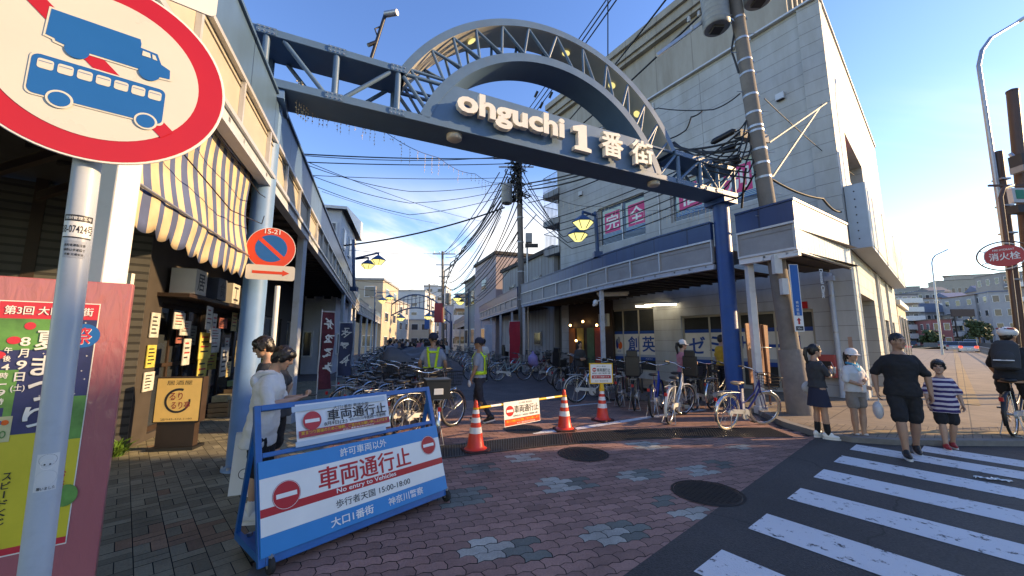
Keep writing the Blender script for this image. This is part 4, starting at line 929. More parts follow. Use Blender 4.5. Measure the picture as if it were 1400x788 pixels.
for k, ch in enumerate('午後4時ー9時'): pt(ch, .155, .80 - k * .034, .03 if ch != 'ー' else .006, M_swhite, w_=.034)
for k, ch in enumerate('大口一番街商店街'): pt(ch, .05, .78 - k * .026, .022, M_swhite, w_=.024)
pr(.02, .435, .30, .535, mat('bingo_card', (.55, .52, .28), .4, 0, .15, 8), .007); pt('BINGO', .14, .465, .036, M_pgr, w_=.115, bold=.04)
for k in range(4): b.disc((PX0 + W_ * (.05 + k * .062), PY0 + .511 * (PY1 - PY0)), .013, (M_pred2, M_pgr, M_sblue, M_orange)[k], BM, .0085, 16)
def vt(s_, x, y, h, m, st=.045):
    for k, ch in enumerate(s_): pt(ch, x, y - k * st, h if ch != 'ー' else h * .9, m, .0088, h * 1.1 if ch != 'ー' else h * .2, .025)
vt('ビンゴ', .14, .41, .04, M_pred2, .04); vt('わたあめ', .07, .30, .036, M_pred2, .036); vt('かき氷', .20, .30, .04, M_sblue, .042); vt('スピードくじ', .34, .30, .034, M_ink, .034)
vt('ぐるまっし', .80, .60, .036, mat('poster_teal', (.03, .25, .25), .4, 0, 0), .036); vt('お寿司', .82, .43, .044, M_pred2, .046); vt('お茶', .86, .28, .04, M_pred2, .042)
b.disc((PX0 + .87 * W_, PY0 + .86 * (PY1 - PY0)), .065, M_sblue, BM, .0075, 24); pt('祭', .87, .86, .09, M_pred2, .0085, .085, .03); pt('祭', .872, .858, .09, M_swhite, .008, .09, .06)
b.disc((PX0 + .12 * W_, PY0 + .145 * (PY1 - PY0)), .058, M_ink, BM, .0078, 20, .075); b.disc((PX0 + .10 * W_, PY0 + .14 * (PY1 - PY0)), .034, mat('ice_teal', (.2, .36, .36), .4, 0, .5, 20), BM, .0084, 20, .05)
b.disc((PX0 + .93 * W_, PY0 + .19 * (PY1 - PY0)), .045, M_pgr, BM, .0078, 20, .055)
for k in range(5): b.disc((PX0 + (.05 + .05 * k) * W_, PY0 + (.055 + .008 * (k % 2)) * (PY1 - PY0)), .014, (M_wood, M_orange, M_pred2, M_sblue, M_wood)[k], BM, .0084, 14)
pt('ローマー', .17, .085, .036, M_ink, w_=.12); pt('当り物多数', .20, .038, .032, M_ink, w_=.17)
for k in range(3): b.disc((PX0 + (.06 + .13 * k) * W_, PY0 + (.78 + .06 * k) * (PY1 - PY0)), .028 - .004 * k, M_pred2, BM, .0078, 16, .02)
for k in range(18): x, y = rnd.uniform(.38, .97), rnd.uniform(.6, .92); b.poly([(PX0 + x * W_ + a, PY0 + y * 1.24 + c_) for a, c_ in ((.006, 0), (.001, .001), (0, .006), (-.001, .001), (-.006, 0), (-.001, -.001), (0, -.006), (.001, -.001))], M_swhite, BM, .0082)
b.build('poster', pb)
b = MB(); b.box((-.49, 1.13, .02), (.05, .045, .03), M_black, BM); b.build('clip', pb)
# weed in the pavement crack
M_weed = mat('weed_leaf', (.10, .20, .025), .6, 0, .35, 30)
b = MB(); c = Vector((-5.52, 5.62, 0))
for k in range(70):
    a = rnd.uniform(0, 6.28); l = rnd.uniform(.12, .34); el = rnd.uniform(.5, 1.45); w_ = rnd.uniform(.012, .026)
    d = Vector((math.cos(a), math.sin(a), 0)); n = Vector((-d.y, d.x, 0)); p0_ = Vector((rnd.uniform(-.06, .06), rnd.uniform(-.06, .06), 0))
    p1_ = p0_ + d * l * .5 * math.cos(el) + Vector((0, 0, l * .6 * math.sin(el))); p2_ = p0_ + d * l * math.cos(el) + Vector((0, 0, l * .75 * math.sin(el)))
    b.add([p0_ - n * w_ * .3, p0_ + n * w_ * .3, p1_ + n * w_, p2_, p1_ - n * w_], [(0, 1, 2, 4), (4, 2, 3)], M_weed)
o = b.build('weed_plant'); o.location = c; tag(o, 'small green weed sprouting from the paving at the foot of a white board', 'weed')
# ---------------------------------------------------------------- blue wheeled barricade with the road closed panel
b0 = gnd(353, 779, .07); b1 = gnd(613, 676, .07); b0.z = b1.z = 0; hb = math.degrees(math.atan2((b1 - b0).x, (b1 - b0).y)); ubar = (b1 - b0).normalized(); nbar = ubar.cross(Vector((0, 0, 1)))
br_ = thing('road_barricade', 'wheeled blue barricade with a large white and red no entry to vehicles panel', 'barricade', b0)
tilt = R(19); vb = Vector((0, 0, 1)) * math.cos(tilt) - nbar * math.sin(tilt)
BK = frame(Vector((0, 0, .07)), ubar, vb); BWd = (b1 - b0).length; BHt = 1.09
b = MB(); t_ = .045
def fb(x0, y0, x1, y1): b.box(((x0 + x1) / 2, (y0 + y1) / 2, -.02), (x1 - x0, y1 - y0, .04), M_bblue, BK)
fb(0, 0, t_, BHt); fb(BWd - t_, 0, BWd, BHt); fb(t_ + .001, BHt - t_, BWd - t_ - .001, BHt); fb(t_ + .001, .70, BWd - t_ - .001, .735); fb(t_ + .001, 0, BWd - t_ - .001, .075)
b.build('frame', br_, bevel=.004)
b = MB(); px0, px1, py0, py1 = .012, BWd - .012, .055, .675
b.box((BWd / 2, (py0 + py1) / 2, .008), (px1 - px0, py1 - py0, .016), M_pblue, BK); 
b.rect(px0 + .003, py0 + .125, px1 - .003, py1 - .12, M_swhite, BK, .0175); b.rect(px0 + .003, py0 + .245, px1 - .003, py0 + .30, M_red, BK, .0185)
mid = (px0 + px1) / 2
b.text('許可車両以外', (mid + .0, py1 - .06), .068, M_swhite, BK, .0185, .44, .012)
b.text('車両通行止', (mid + .02, py0 + .395), .165, M_red, BK, .0195, .86, .028)
b.text('No entry to Vehicles', (mid + .0, py0 + .272), .046, M_swhite, BK, .0195, .55, .02)
b.text('歩行者天国 15:00-18:00', (mid + .06, py0 + .182), .060, M_ink, BK, .0195, .70, .006)
b.text('大口1番街', (mid - .16, py0 + .062), .066, M_swhite, BK, .0185, .36, .03); b.text('神奈川警察', (mid + .35, py0 + .066), .064, M_swhite, BK, .0185, .37, .014)
for cx, r_ in ((.19, .092), (BWd - .155, .083)):
    cy = py0 + .355 if cx < .5 else py0 + .445
    b.disc((cx, cy), r_ + .006, M_swhite, BK, .020, 36); b.ring((cx, cy), r_ + .003, r_ + .006, M_redd, BK, .0206); b.disc((cx, cy), r_, M_red, BK, .021, 36); b.rect(cx - r_ * .78, cy - r_ * .17, cx + r_ * .78, cy + r_ * .17, M_swhite, BK, .022)
b.build('sign_panel', br_)
b = MB(); x0, x1 = .285, 1.13
n = 12; M_ban = mat('banner_sheet', (.66, .68, .69), .4, 0, .03, 4)
def bz(x): return .012 + .006 * math.sin(x * 11)
vs_ = []
for i in range(n + 1): x = x0 + (x1 - x0) * i / n; vs_ += [(x, .752, bz(x)), (x, 1.06, bz(x))]
b.add(vs_, [(2 * i, 2 * i + 2, 2 * i + 3, 2 * i + 1) for i in range(n)], M_ban, BK)
b.rect(x0 - .03, 1.0, x1 - .03, 1.045, mat('banner_hem', (.40, .50, .58), .4, 0, .05), BK, .021); b.rect(x0 + .015, .79, x1 - .01, .845, M_redd, BK, .0205)
b.rect(x0 - .015, .725, x1 - .06, .765, MATS['banner_hem'], BK, .0215)
b.text('大口1番街 車道全面', ((x0 + x1) / 2 + .05, .995), .030, M_ink, BK, .0225, .33, .005)
b.text('車両通行止', ((x0 + x1) / 2 + .11, .935), .094, M_ink, BK, .0215, .56, .028)
b.text('8月9日(土)', (x0 + .32, .868), .040, M_ink, BK, .0215, .20, .02); b.text('8月10日(日)', (x0 + .51, .870), .028, M_ink, BK, .0215, .13, .005); b.text('午後2時～午後9時', (x0 + .69, .871), .034, M_ink, BK, .0215, .22, .02)
b.text('夏まつり開催のためご理解、ご協力をお願い申し上げます', ((x0 + x1) / 2, .825), .028, M_yellow, BK, .0215, .78, .02); b.text('大口一番街商店街協同組合', ((x0 + x1) / 2 + .1, .800), .014, M_swhite, BK, .0215, .3)
b.disc((x0 + .125, .915), .074, M_red, BK, .0215, 36); b.rect(x0 + .067, .900, x0 + .183, .928, M_swhite, BK, .0225)
b.build('banner', br_)
b = MB()
for x in (.02, BWd - .02):
    p = BK @ Vector((x, .06, -.03)); q = BK @ Vector((x, BHt - .12, -.03)); rr_ = Vector((*(p - nbar * .50)[:2], .12))
    b.bar(p, rr_, .035, .05, M_bblue); b.bar(rr_, q, .03, .035, M_bblue)
p = BK @ Vector((.03, .05, -.03)); q = BK @ Vector((BWd - .03, .05, -.03)); b.bar(p - nbar * .48 + Vector((0, 0, -.03)), q - nbar * .48 + Vector((0, 0, -.03)), .035, .05, M_bblue)
cpt = (p + q) / 2 - nbar * .24; cpt.z = .10
b.box((0, 0, 0), (BWd - .06, .46, .03), M_bblue, frame(cpt, ubar, -nbar))
b.build('base', br_)
def caster(p):
    o_ = MB(); o_.lathe([(.016, -.02), (.05, -.018), (.055, -.008), (.055, .008), (.05, .018), (.016, .02)], M_rubber, 24, frame(p, ubar, (0, 0, 1)) @ Matrix.Rotation(R(90), 4, 'Y')); 
    w_ = o_.build('wheel', br_); h = MB(); h.lathe([(.016, -.0215), (.016, .0215)], M_steel, 14, frame(p, ubar, (0, 0, 1)) @ Matrix.Rotation(R(90), 4, 'Y')); h.box((p.x, p.y, p.z + .05), (.03, .03, .06), M_steel); h.build('hub', w_)
for x in (.08, BWd - .04):
    for back in (0.02, .46):
        p = BK @ Vector((x, 0, 0)); p = Vector((p.x, p.y, 0)) - nbar * back; p.z = .056
        if x > 1: p += ubar * .03
        caster(p)
# small white A-board behind it
AB = Vector((-2.78, 4.30, 0)); ua_ = hv(68); 
o = thing('bicycle_notice', 'small white board with a bicycle symbol standing by the blue column', 'notice board', AB)
T = frame((0, 0, 0), ua_, Vector((0, 0, 1)) - ua_.cross(Vector((0, 0, 1))) * .18)
b = MB(); b.box((0, .3, -.012), (.36, .6, .02), M_swhite, T); b.text('降りて', (0, .47), .06, M_red, T, .001, .2, .02)
for cx in (-.06, .07): b.ring((cx, .2), .045, .052, M_ink, T, .001, 24)
b.poly([(-.06, .2), (-.02, .27), (.05, .27), (.07, .2), (.066, .2), (.045, .263), (-.015, .263), (-.054, .2)], M_ink, T, .0015); b.poly([(-.02, .27), (.01, .2), (.016, .2), (-.014, .27)], M_ink, T, .0012); b.rect(.04, .27, .07, .285, M_ink, T, .0015); b.build('board', o)
b = MB(); b.box((0, .29, -.20), (.36, .6, .02), M_white, frame((0, 0, 0), ua_, Vector((0, 0, 1)) + ua_.cross(Vector((0, 0, 1))) * .12)); b.build('rear_board', o)
# ---------------------------------------------------------------- no parking sign by the blue column
p_ = at(377, 425, 4.92); NP = Vector((p_.x, p_.y, 0))
o = thing('parking_sign', 'round no parking sign with a red arrow plate on a slim white pole', 'road sign', NP)
b = MB(); b.lathe([(.03, 0), (.03, 2.3)], M_white, 20); b.lathe([(.0315, 1.0), (.0315, 1.3)], M_trim, 20, cap=False); b.build('pole', o)
s_c = at(371, 340, 4.84) - NP; T = frame(s_c, hv(66), (0, 0, 1)); b = MB(); b.lathe([(.275, -.004), (.275, .0)], M_swhite, 48, T); b.disc((0, 0), .268, mat('sign_red_orange', (.68, .06, .02), .35, 0, .05), T, .002, 48); b.disc((0, 0), .178, M_sblue, T, .003, 48)
b.poly([rot(p, -42) for p in ((-.18, .024), (-.18, -.024), (.18, -.024), (.18, .024))], MATS['sign_red_orange'], T, .004); b.text('15-21', (0, .222), .06, M_swhite, T, .005, .17, .03); b.build('sign_disc', o)
T = frame(at(370, 373, 4.84) - NP, hv(66), (0, 0, 1)); b = MB(); b.prism(rrect(-.27, -.095, .27, .095, .03), -.004, 0, MC, T); b.poly([(-.2, .018), (.13, .018), (.13, .04), (.21, 0), (.13, -.04), (.13, -.018), (-.2, -.018)], MATS['sign_red_orange'], T, .002); b.build('arrow_plate', o)
# ---------------------------------------------------------------- things by the dark shop
def shopM(s, y, z): return MS @ Matrix.Translation((s, y, z))
for k, (s, ch, lb) in enumerate(((.75, '居', 'pale box lantern sign at the near end of the shelf lettered with a black character'), (1.75, '食', 'dim grey box lantern sign second along the shelf over the dark shop'), (2.55, '工', 'white box lantern sign third along the shelf over the dark shop'), (3.5, '房', 'last pale box lantern sign on the shelf over the dark shop'))):
    o = MB(); M_lan = mat('lantern_paper', (.50, .48, .42), .6, 0, .1, 6) if k != 1 else mat('lantern_grey', (.10, .11, .13), .6, 0, .15, 6)
    o.box((0, 0, .23), (.46, .36, .44), M_lan); o.text(ch, (0, .23), .30, M_ink, frame((0, -.181, 0), (1, 0, 0), (0, 0, 1)), .0, .27, .03)
    if k == 0: o.rect(-.18, .02, .18, .44, M_swhite, frame((-.231, 0, 0), (0, -1, 0), (0, 0, 1)), 0)
    ob = o.build('lantern_sign', None, None, .008); ob.location = SH + MS @ Vector((s, -.24, 2.40)); ob.rotation_euler = (0, 0, RZ(-19)); tag(ob, lb, 'shop sign', 'lantern signs over the dark shop')
SB = Vector((-5.02, 5.95, 0)); us = hv(80)
o = thing('shop_signboard', 'yellow lit signboard with a black brushed ring and red writing', 'shop sign', SB)
T = frame((0, 0, 0), us, (0, 0, 1)); M_sy = mat('signboard_yellow', (.62, .40, .13), .5, 0, .12, 4, emit=(.9, .5, .12), es=.12)
b = MB(); b.box((0, .72, -.07), (.62, .66, .14), M_dwood, T); b.rect(-.295, .405, .295, 1.035, M_sy, T, .002)
for k in range(26): a = R(70 + k * 11.5); a2 = R(70 + (k + 1) * 11.5); r0, r1 = .155 - .0006 * k, .19 - .0009 * k; b.poly([(r0 * math.cos(a), .70 + r0 * math.sin(a)), (r1 * math.cos(a), .70 + r1 * math.sin(a)), (r1 * math.cos(a2), .70 + r1 * math.sin(a2)), (r0 * math.cos(a2), .70 + r0 * math.sin(a2))], M_ink, T, .0035)
b.text('居酒屋', (0, .97), .065, M_dwood, T, .004, .34); b.text('るり', (-.03, .77), .11, M_redd, T, .0045, .17, .02); b.text('るり亭', (.04, .64), .11, M_redd, T, .0045, .25, .02); b.text('☎045-432-1180', (0, .44), .035, M_ink, T, .004, .42); b.build('panel', o)
b = MB(); b.box((0, .2, -.07), (.5, .4, .12), M_dwood, T); b.box((0, .02, -.07), (.6, .04, .3), M_black, T); b.build('stand', o)
pal = [(.55, .55, .50), (.50, .42, .2), (.45, .44, .40), (.30, .10, .08), (.2, .25, .22), (.52, .45, .1), (.5, .5, .46)]
k = 0
for (s, z, w_, h_) in ((2.45, 1.15, .42, .62), (3.3, 1.3, .4, .6), (4.2, 1.2, .42, .7), (1.2, 1.75, .3, .4), (1.7, 1.7, .28, .38), (.3, 1.35, .26, .36), (.3, 1.85, .26, .4), (.32, .95, .3, .3), (5.45, 1.6, .4, .6), (2.48, 1.85, .3, .36), (3.2, 2.0, .5, .24), (4.4, 1.95, .5, .3), (5.5, .9, .35, .5)):
    b = MB(); c_ = pal[k % 7]; b.box((0, 0, 0), (w_, .012, h_), mat('notice_%d' % (k % 7), c_, .6, 0, .3, 9))
    for r_ in range(5): b.rect(-w_ * .36, h_ * (.29 - r_ * .16), w_ * rnd.uniform(.05, .36), h_ * (.35 - r_ * .16), M_ink, frame((0, -.0065, 0), (1, 0, 0), (0, 0, 1)), .0015)
    ob = b.build('wall_notice'); ob.location = SH + MS @ Vector((s, -.02 if z > 1.33 or s < .45 else -.35, z)); ob.rotation_euler = (0, 0, RZ(-19)); tag(ob, 'small paper notice pasted among others on the dim shop front', 'notice', 'paper notices on the dark shop front'); k += 1
for k in range(26):
    s_, z_ = rnd.uniform(.2, 9.5), rnd.uniform(.75, 2.15); w_, h_ = rnd.uniform(.22, .5), rnd.uniform(.25, .62); b = MB(); b.box((0, 0, 0), (w_, .012, h_), mat('notice_%d' % rnd.choice((0, 1, 2, 5, 6, 0, 2)), (.5, .5, .5)))
    for r_ in range(4): b.rect(-w_ * .38, h_ * (.3 - r_ * .18), w_ * rnd.uniform(.1, .38), h_ * (.36 - r_ * .18), M_ink if r_ % 2 else M_redd, frame((0, -.0065, 0), (1, 0, 0), (0, 0, 1)), .0015)
    ob = b.build('wall_notice'); ob.location = SH + MS @ Vector((s_, -.05 - .012 * k - (.3 if k % 3 == 0 and z_ < 1.7 else 0), z_)); ob.rotation_euler = (0, 0, RZ(-19) + rnd.uniform(-.15, .15)); tag(ob, 'small paper notice pasted among others on the dim shop front', 'notice', 'paper notices on the dark shop front')
M_crate = mat('crate_tan', (.30, .20, .10), .7, 0, .2, 6)
for k, (s_, y_, w_, h_, lb) in enumerate(((2.6, -.35, .5, .35, 'tan crate nearest the yellow signboard by the shop wall'), (3.3, -.38, .45, .6, 'taller tan crate standing in the middle of the shop front'), (4.6, -.4, .6, .4, 'wide tan crate before the far sliding door'), (5.6, -.4, .4, .75, 'narrow tall crate at the far end of the shop front'))):
    b = MB()
    for z in range(int(h_ / .1)): b.box((0, 0, .05 + z * .1), (w_, .35, .085), M_crate)
    for x in (-w_ / 2 + .03, w_ / 2 - .03): b.box((x, -.18, h_ / 2), (.05, .02, h_), M_crate)
    b.box((0, 0, h_ + .02), (w_ * .8, .28, .12), mat('goods_%d' % k, ((.4, .35, .2), (.1, .2, .12), (.35, .08, .06), (.4, .4, .42))[k], .6, 0, .3, 12)); ob = b.build('goods_crate'); ob.location = SH + MS @ Vector((s_, y_, 0)); ob.rotation_euler = (0, 0, RZ(-19)); tag(ob, lb, 'crate', 'crates before the dark shop')
# vertical banners
def banner(loc, h_, w_, hd_, m, txt, tm, label, lean=0.0):
    o = thing('vertical_banner', label, 'banner', loc, 0, 'shop banners along the street')
    T = frame((0, 0, 0), hv(hd_), Vector((0, 0, 1)) + hv(hd_) * lean)
    b = MB(); b.tube(T @ Vector((-w_ / 2 - .02, 0, 0)), T @ Vector((-w_ / 2 - .02, h_ + .05, 0)), .013, M_white); b.tube(T @ Vector((-w_ / 2 - .02, h_, 0)), T @ Vector((w_ / 2, h_, 0)), .010, M_white); b.lathe([(.18, 0), (.16, .1), (.03, .12)], M_black, 14); b.build('pole', o)
    b = MB(); n = 14; vs_ = []
    for i in range(n + 1):
        y = .45 + (h_ - .47) * i / n
        for j in range(5): x = -w_ / 2 + w_ * j / 4; vs_.append((x + .02 * math.sin(y * 5), y, .03 * math.sin(x * 14 + y * 3)))
    b.add(vs_, [(i * 5 + j, i * 5 + j + 1, (i + 1) * 5 + j + 1, (i + 1) * 5 + j) for i in range(n) for j in range(4)], m, T, True)
    for k, ch in enumerate(txt):                                         # brushed marks too small to read
        for q_ in range(7):
            y = h_ - .3 - k * w_ * 1.15 + rnd.uniform(-.3, .3) * w_; x = rnd.uniform(-.2, .2) * w_; a = rnd.choice((0, 0, 1.57, .7, -.7)); L_ = rnd.uniform(.15, .32) * w_
            P_ = [(x + dx * math.cos(a) - dy * math.sin(a), y + dx * math.sin(a) + dy * math.cos(a)) for dx, dy in ((-L_, -.018), (L_, -.014), (L_, .014), (-L_, .018))]
            b.poly(P_, tm, T, .046 + .0006 * q_); b.poly([(-x_, y_) for x_, y_ in P_], tm, T @ Matrix.Rotation(math.pi, 4, 'Y'), .046 + .0006 * q_)
    b.build('cloth', o); return o
M_bred = mat('banner_red', (.42, .02, .035), .7, 0, .12, 4)
c = at(444, 520, 9.4); banner((c.x, c.y, 0), 2.3, .30, 40, mat('banner_maroon', (.13, .02, .03), .7, 0, .5, 7), '####', M_swhite, 'dark maroon banner leaning beside the left arcade posts', .13)
c = at(471, 500, 13); banner((c.x, c.y, 0), 2.2, .40, 70, mat('banner_blue', (.05, .06, .12), .7, 0, .2, 4), '###', M_swhite, 'dark blue white lettered banner farther along the near arcade')
c = at(693, 500, 20); banner((c.x + .4, c.y, 0), 2.6, .62, 120, M_bred, '', M_redd, 'bright red banner under the navy canopy by the middle utility pole')
c = at(661, 490, 24); banner((c.x + .3, c.y, 0), 2.6, .5, 110, mat('banner_white', (.5, .52, .58), .7, 0, .1, 4), '', M_sblue, 'pale white banner under the farther navy canopy')
# plywood panel tied to the white post
o = thing('plywood_panel', 'brown plywood panels strapped round the white canopy post', 'plywood panel', (5.78, 9.15, KH))
T = frame((0, 0, 0), hv(57), Vector((0, 0, 1))); b = MB(); b.box((-.12, 1.25, 0), (.62, 1.35, .03), M_wood, T @ Matrix.Rotation(R(2), 4, 'Z')); b.box((.40, 1.22, -.05), (.34, 1.4, .03), M_wood, T @ Matrix.Rotation(R(-3), 4, 'Z')); b.build('panel', o)
b = MB(); 
for x in (-.28, .44): b.bar(T @ Vector((x, 0, -.02)), T @ Vector((x * .85, 1.9, -.02)), .04, .03, M_wood)
b.path([T @ Vector(p) for p in ((-.4, 1.35, .03), (0, 1.36, .06), (.45, 1.35, .1))], .008, M_steel, 6); b.build('batten', o)
# ---------------------------------------------------------------- cones, bar and hanging sign
M_cone = mat('cone_red', (.72, .045, .02), .4, 0, .06, 8); M_refl = mat('cone_reflective', (.72, .72, .70), .3, 0, .05, 20); M_cbase = mat('cone_base', (.06, .015, .012), .7, 0, .2, 10)
cones = {}
def cone(p, rz, label, top=None):
    o = thing('traffic_cone', label, 'traffic cone', (p[0], p[1], .002), rz, 'red and white traffic cones')
    b = MB()
    def rr_(z): return .128 - (.128 - .024) * (z - .045) / .655
    zs = [.045, .26, .325, .375, .44, .49, .555, .60, .648, .70]
    b.lathe([(.17, .028), (.15, .042), (rr_(.045) + .012, .047), (rr_(.06), .062), (rr_(.25), .25)], M_cone, 32, cap=False)
    seg = [(.25, .335, 1), (.335, .40, 0), (.40, .47, 1), (.47, .525, 0), (.525, .58, 1), (.58, .665, 0)]
    for z0, z1, w_ in seg: b.lathe([(rr_(z0) + (.002 if w_ else 0), z0), (rr_(z1) + (.002 if w_ else 0), z1)], M_refl if w_ else M_cone, 32, cap=False)
    b.lathe([(rr_(.665), .665), (.024, .70), (.014, .712), (0.002, .714)], M_cone, 32, cap=False)
    for k, ch in enumerate('大口一番街'): b.text(ch, (0, .235 - k * .04), .032, M_swhite, frame((.0, -rr_(.16) - .004, 0), (1, 0, 0), (0, .16, 1)), .003, .03, .02)
    b.build('cone_body', o)
    b = MB(); b.prism([(-.19, -.13), (-.13, -.19), (.13, -.19), (.19, -.13), (.19, .13), (.13, .19), (-.13, .19), (-.19, .13)], 0, .03, M_cbase); b.build('base', o, bevel=.006)
    return o
C1, C2, C3 = gnd(650, 616), gnd(772, 588), gnd(824, 575)
cone(C1, R(25), 'red and white traffic cone on the drain grating nearest the blue barricade')
cone(C2, R(10), 'red and white traffic cone at the far end of the striped bar')
cone(C3, R(35), 'red and white traffic cone carrying the yellow edged sign')
o = thing('cone_bar', 'yellow and white striped bar resting across two traffic cones', 'cone bar', (C1.x, C1.y, 0))
b = MB(); e = Vector((C2.x - C1.x, C2.y - C1.y, 0)); A_ = Vector((0, 0, .60)); B_ = e + Vector((0, 0, .60)); n = 9
for i in range(n): b.tube(A_.lerp(B_, .035 + .93 * i / n), A_.lerp(B_, .035 + .93 * (i + 1) / n), .019, M_yellow if i % 2 == 0 else M_swhite, n=12)
b.build('bar', o)
b = MB()
for q_ in (A_, B_): b.lathe([(.045, -.012), (.045, .012)], M_yellow, 20, Matrix.Translation(q_), cap=False); b.lathe([(.038, -.012), (.038, .012)], M_yellow, 20, Matrix.Translation(q_), cap=False)
b.build('end_ring', o)
ue = e.normalized(); hs_ = e.length
o = thing('hanging_notice', 'white and red road closed notice hanging from the striped cone bar', 'notice', (C1.x, C1.y, 0))
T = frame(A_ + e * .46 + ue.cross(Vector((0, 0, 1))) * .024 + Vector((0, 0, .03)), ue, Vector((0, 0, 1)) - ue.cross(Vector((0, 0, 1))) * .08) @ Matrix.Diagonal((1.36, 1.28, 1, 1))
b = MB(); w_ = .29; b.prism([(-w_, -.29), (w_, -.29), (w_, .0), (-w_, .0)], -.006, 0, M_swhite, T); b.rect(-w_ + .005, -.283, w_ - .005, -.205, MATS['sign_red_orange'], T, .001)
b.disc((-.20, -.11), .063, M_red, T, .0015, 30); b.rect(-.25, -.125, -.15, -.095, M_swhite, T, .0025); b.text('車両通行止', (.07, -.10), .092, M_ink, T, .0015, .40, .028); b.text('大口1番街 車道全面', (.05, -.028), .024, M_ink, T, .0015, .22); b.text('8月9日(土)・10日(日) 午後2時～9時', (.05, -.178), .028, M_ink, T, .0015, .40, .012)
b.text('夏まつり開催のためご理解、ご協力をお願いします', (0, -.232), .028, M_yellow, T, .002, .52, .02); b.text('大口一番街商店街協同組合', (.05, -.265), .018, M_swhite, T, .002, .3); b.build('panel', o)
o = thing('cone_top_sign', 'small white road closed sign in a yellow frame set on a cone', 'notice', (C3.x, C3.y, 0))
T = frame((0, 0, .93), hv(84), (0, 0, 1)); b = MB(); b.box((0, 0, -.008), (.50, .42, .016), M_yellow, T); b.build('frame', o, bevel=.004); b = MB(); b.rect(-.225, -.185, .225, .185, M_swhite, T, .002)
b.disc((-.145, .075), .042, M_red, T, .003, 24); b.rect(-.175, .065, -.115, .085, M_swhite, T, .004); b.text('車両通行止', (.05, .07), .072, M_ink, T, .003, .28, .03); b.text('大口1番街', (0, .145), .026, M_ink, T, .003, .2); b.text('8月9日・10日 午後2時～9時', (0, .005), .034, M_ink, T, .003, .38, .02); b.rect(-.2, -.10, .2, -.035, M_red, T, .003); b.text('夏まつり開催のため', (0, -.067), .03, M_swhite, T, .004, .33, .02); b.text('大口一番街商店街', (0, -.15), .024, M_ink, T, .003, .28); b.build('panel', o)
b = MB(); b.lathe([(.055, .585), (.055, .60), (.038, .72), (.035, .74)], M_yellow, 18, None, cap=True); b.build('socket', o)
# ---------------------------------------------------------------- people
M_skin = mat('skin', (.46, .27, .18), .5, 0, .06, 8); M_skin2 = mat('skin_tan', (.36, .20, .125), .5, 0, .06, 8)
M_hair = mat('black_hair', (.010, .008, .007), .38, 0, .3, 40, .25, 120); M_eye = mat('eye_dark', (.01, .008, .008), .3, 0, 0); M_lip = mat('lip', (.32, .13, .11), .5, 0, 0)
PENDING = []
def cloth(name, c, v=.12, rough=.85): return mat(name, c, rough, 0, v, 7, .25, 45)
FOLD = bpy.data.textures.new('cloth_folds', 'CLOUDS'); FOLD.noise_scale = .11; FOLD.noise_depth = 2
STRAND = bpy.data.textures.new('hair_strands', 'CLOUDS'); STRAND.noise_scale = .022; STRAND.noise_depth = 2
def remesh(mb, name, parent, vox, smooth=2):
    o = mb.build(name, parent)
    r = o.modifiers.new('union', 'REMESH'); r.mode = 'VOXEL'; r.voxel_size = vox; r.use_smooth_shade = True
    if smooth: s = o.modifiers.new('soften', 'SMOOTH'); s.iterations = smooth; s.factor = .5
    if name in ('shirt', 'trousers', 'shorts', 'hood', 'hair') and vox < .016:
        d = o.modifiers.new('folds', 'DISPLACE'); d.texture = STRAND if name == 'hair' else FOLD; d.strength = .016 if name == 'hair' else .034; d.mid_level = .5; d.texture_coords = 'LOCAL'
    PENDING.append(o); return o
def finish_pending():
    bpy.context.view_layer.update(); dg = bpy.context.evaluated_depsgraph_get()
    for o in PENDING:
        me = bpy.data.meshes.new_from_object(o.evaluated_get(dg)); old = o.data
        ms = [m for m in old.materials]
        o.modifiers.clear(); o.data = me
        if not me.materials:
            for m in ms: me.materials.append(m)
    PENDING.clear()
def capsule(mb, a, b, r0, r1, m, bulge=0.0):
    a = Vector(a); b = Vector(b); n = 7; pts = []; rs = []
    for i in range(n): t = i / (n - 1); pts.append(a.lerp(b, t)); rs.append(r0 + (r1 - r0) * t + bulge * math.sin(math.pi * min(1, t * 1.6)) * (1 if t < .62 else 0.6))
    mb.path(pts, rs, m, 10); mb.ball(a, r0, m, 10, 6); mb.ball(b, r1, m, 10, 6)
def loft(mb, rings, m, n=20, M=None):
    """rings: (centre, rx, ry) stacked upwards"""
    vs_ = []
    for (c, rx, ry) in rings:
        for j in range(n): t = 2 * math.pi * j / n; vs_.append((c[0] + rx * math.cos(t), c[1] + ry * math.sin(t), c[2]))
    k = len(rings)
    mb.add(vs_, [(i * n + j, i * n + (j + 1) % n, (i + 1) * n + (j + 1) % n, (i + 1) * n + j) for i in range(k - 1) for j in range(n)] + [tuple(range(n))[::-1], tuple(range((k - 1) * n, k * n))], m, M)
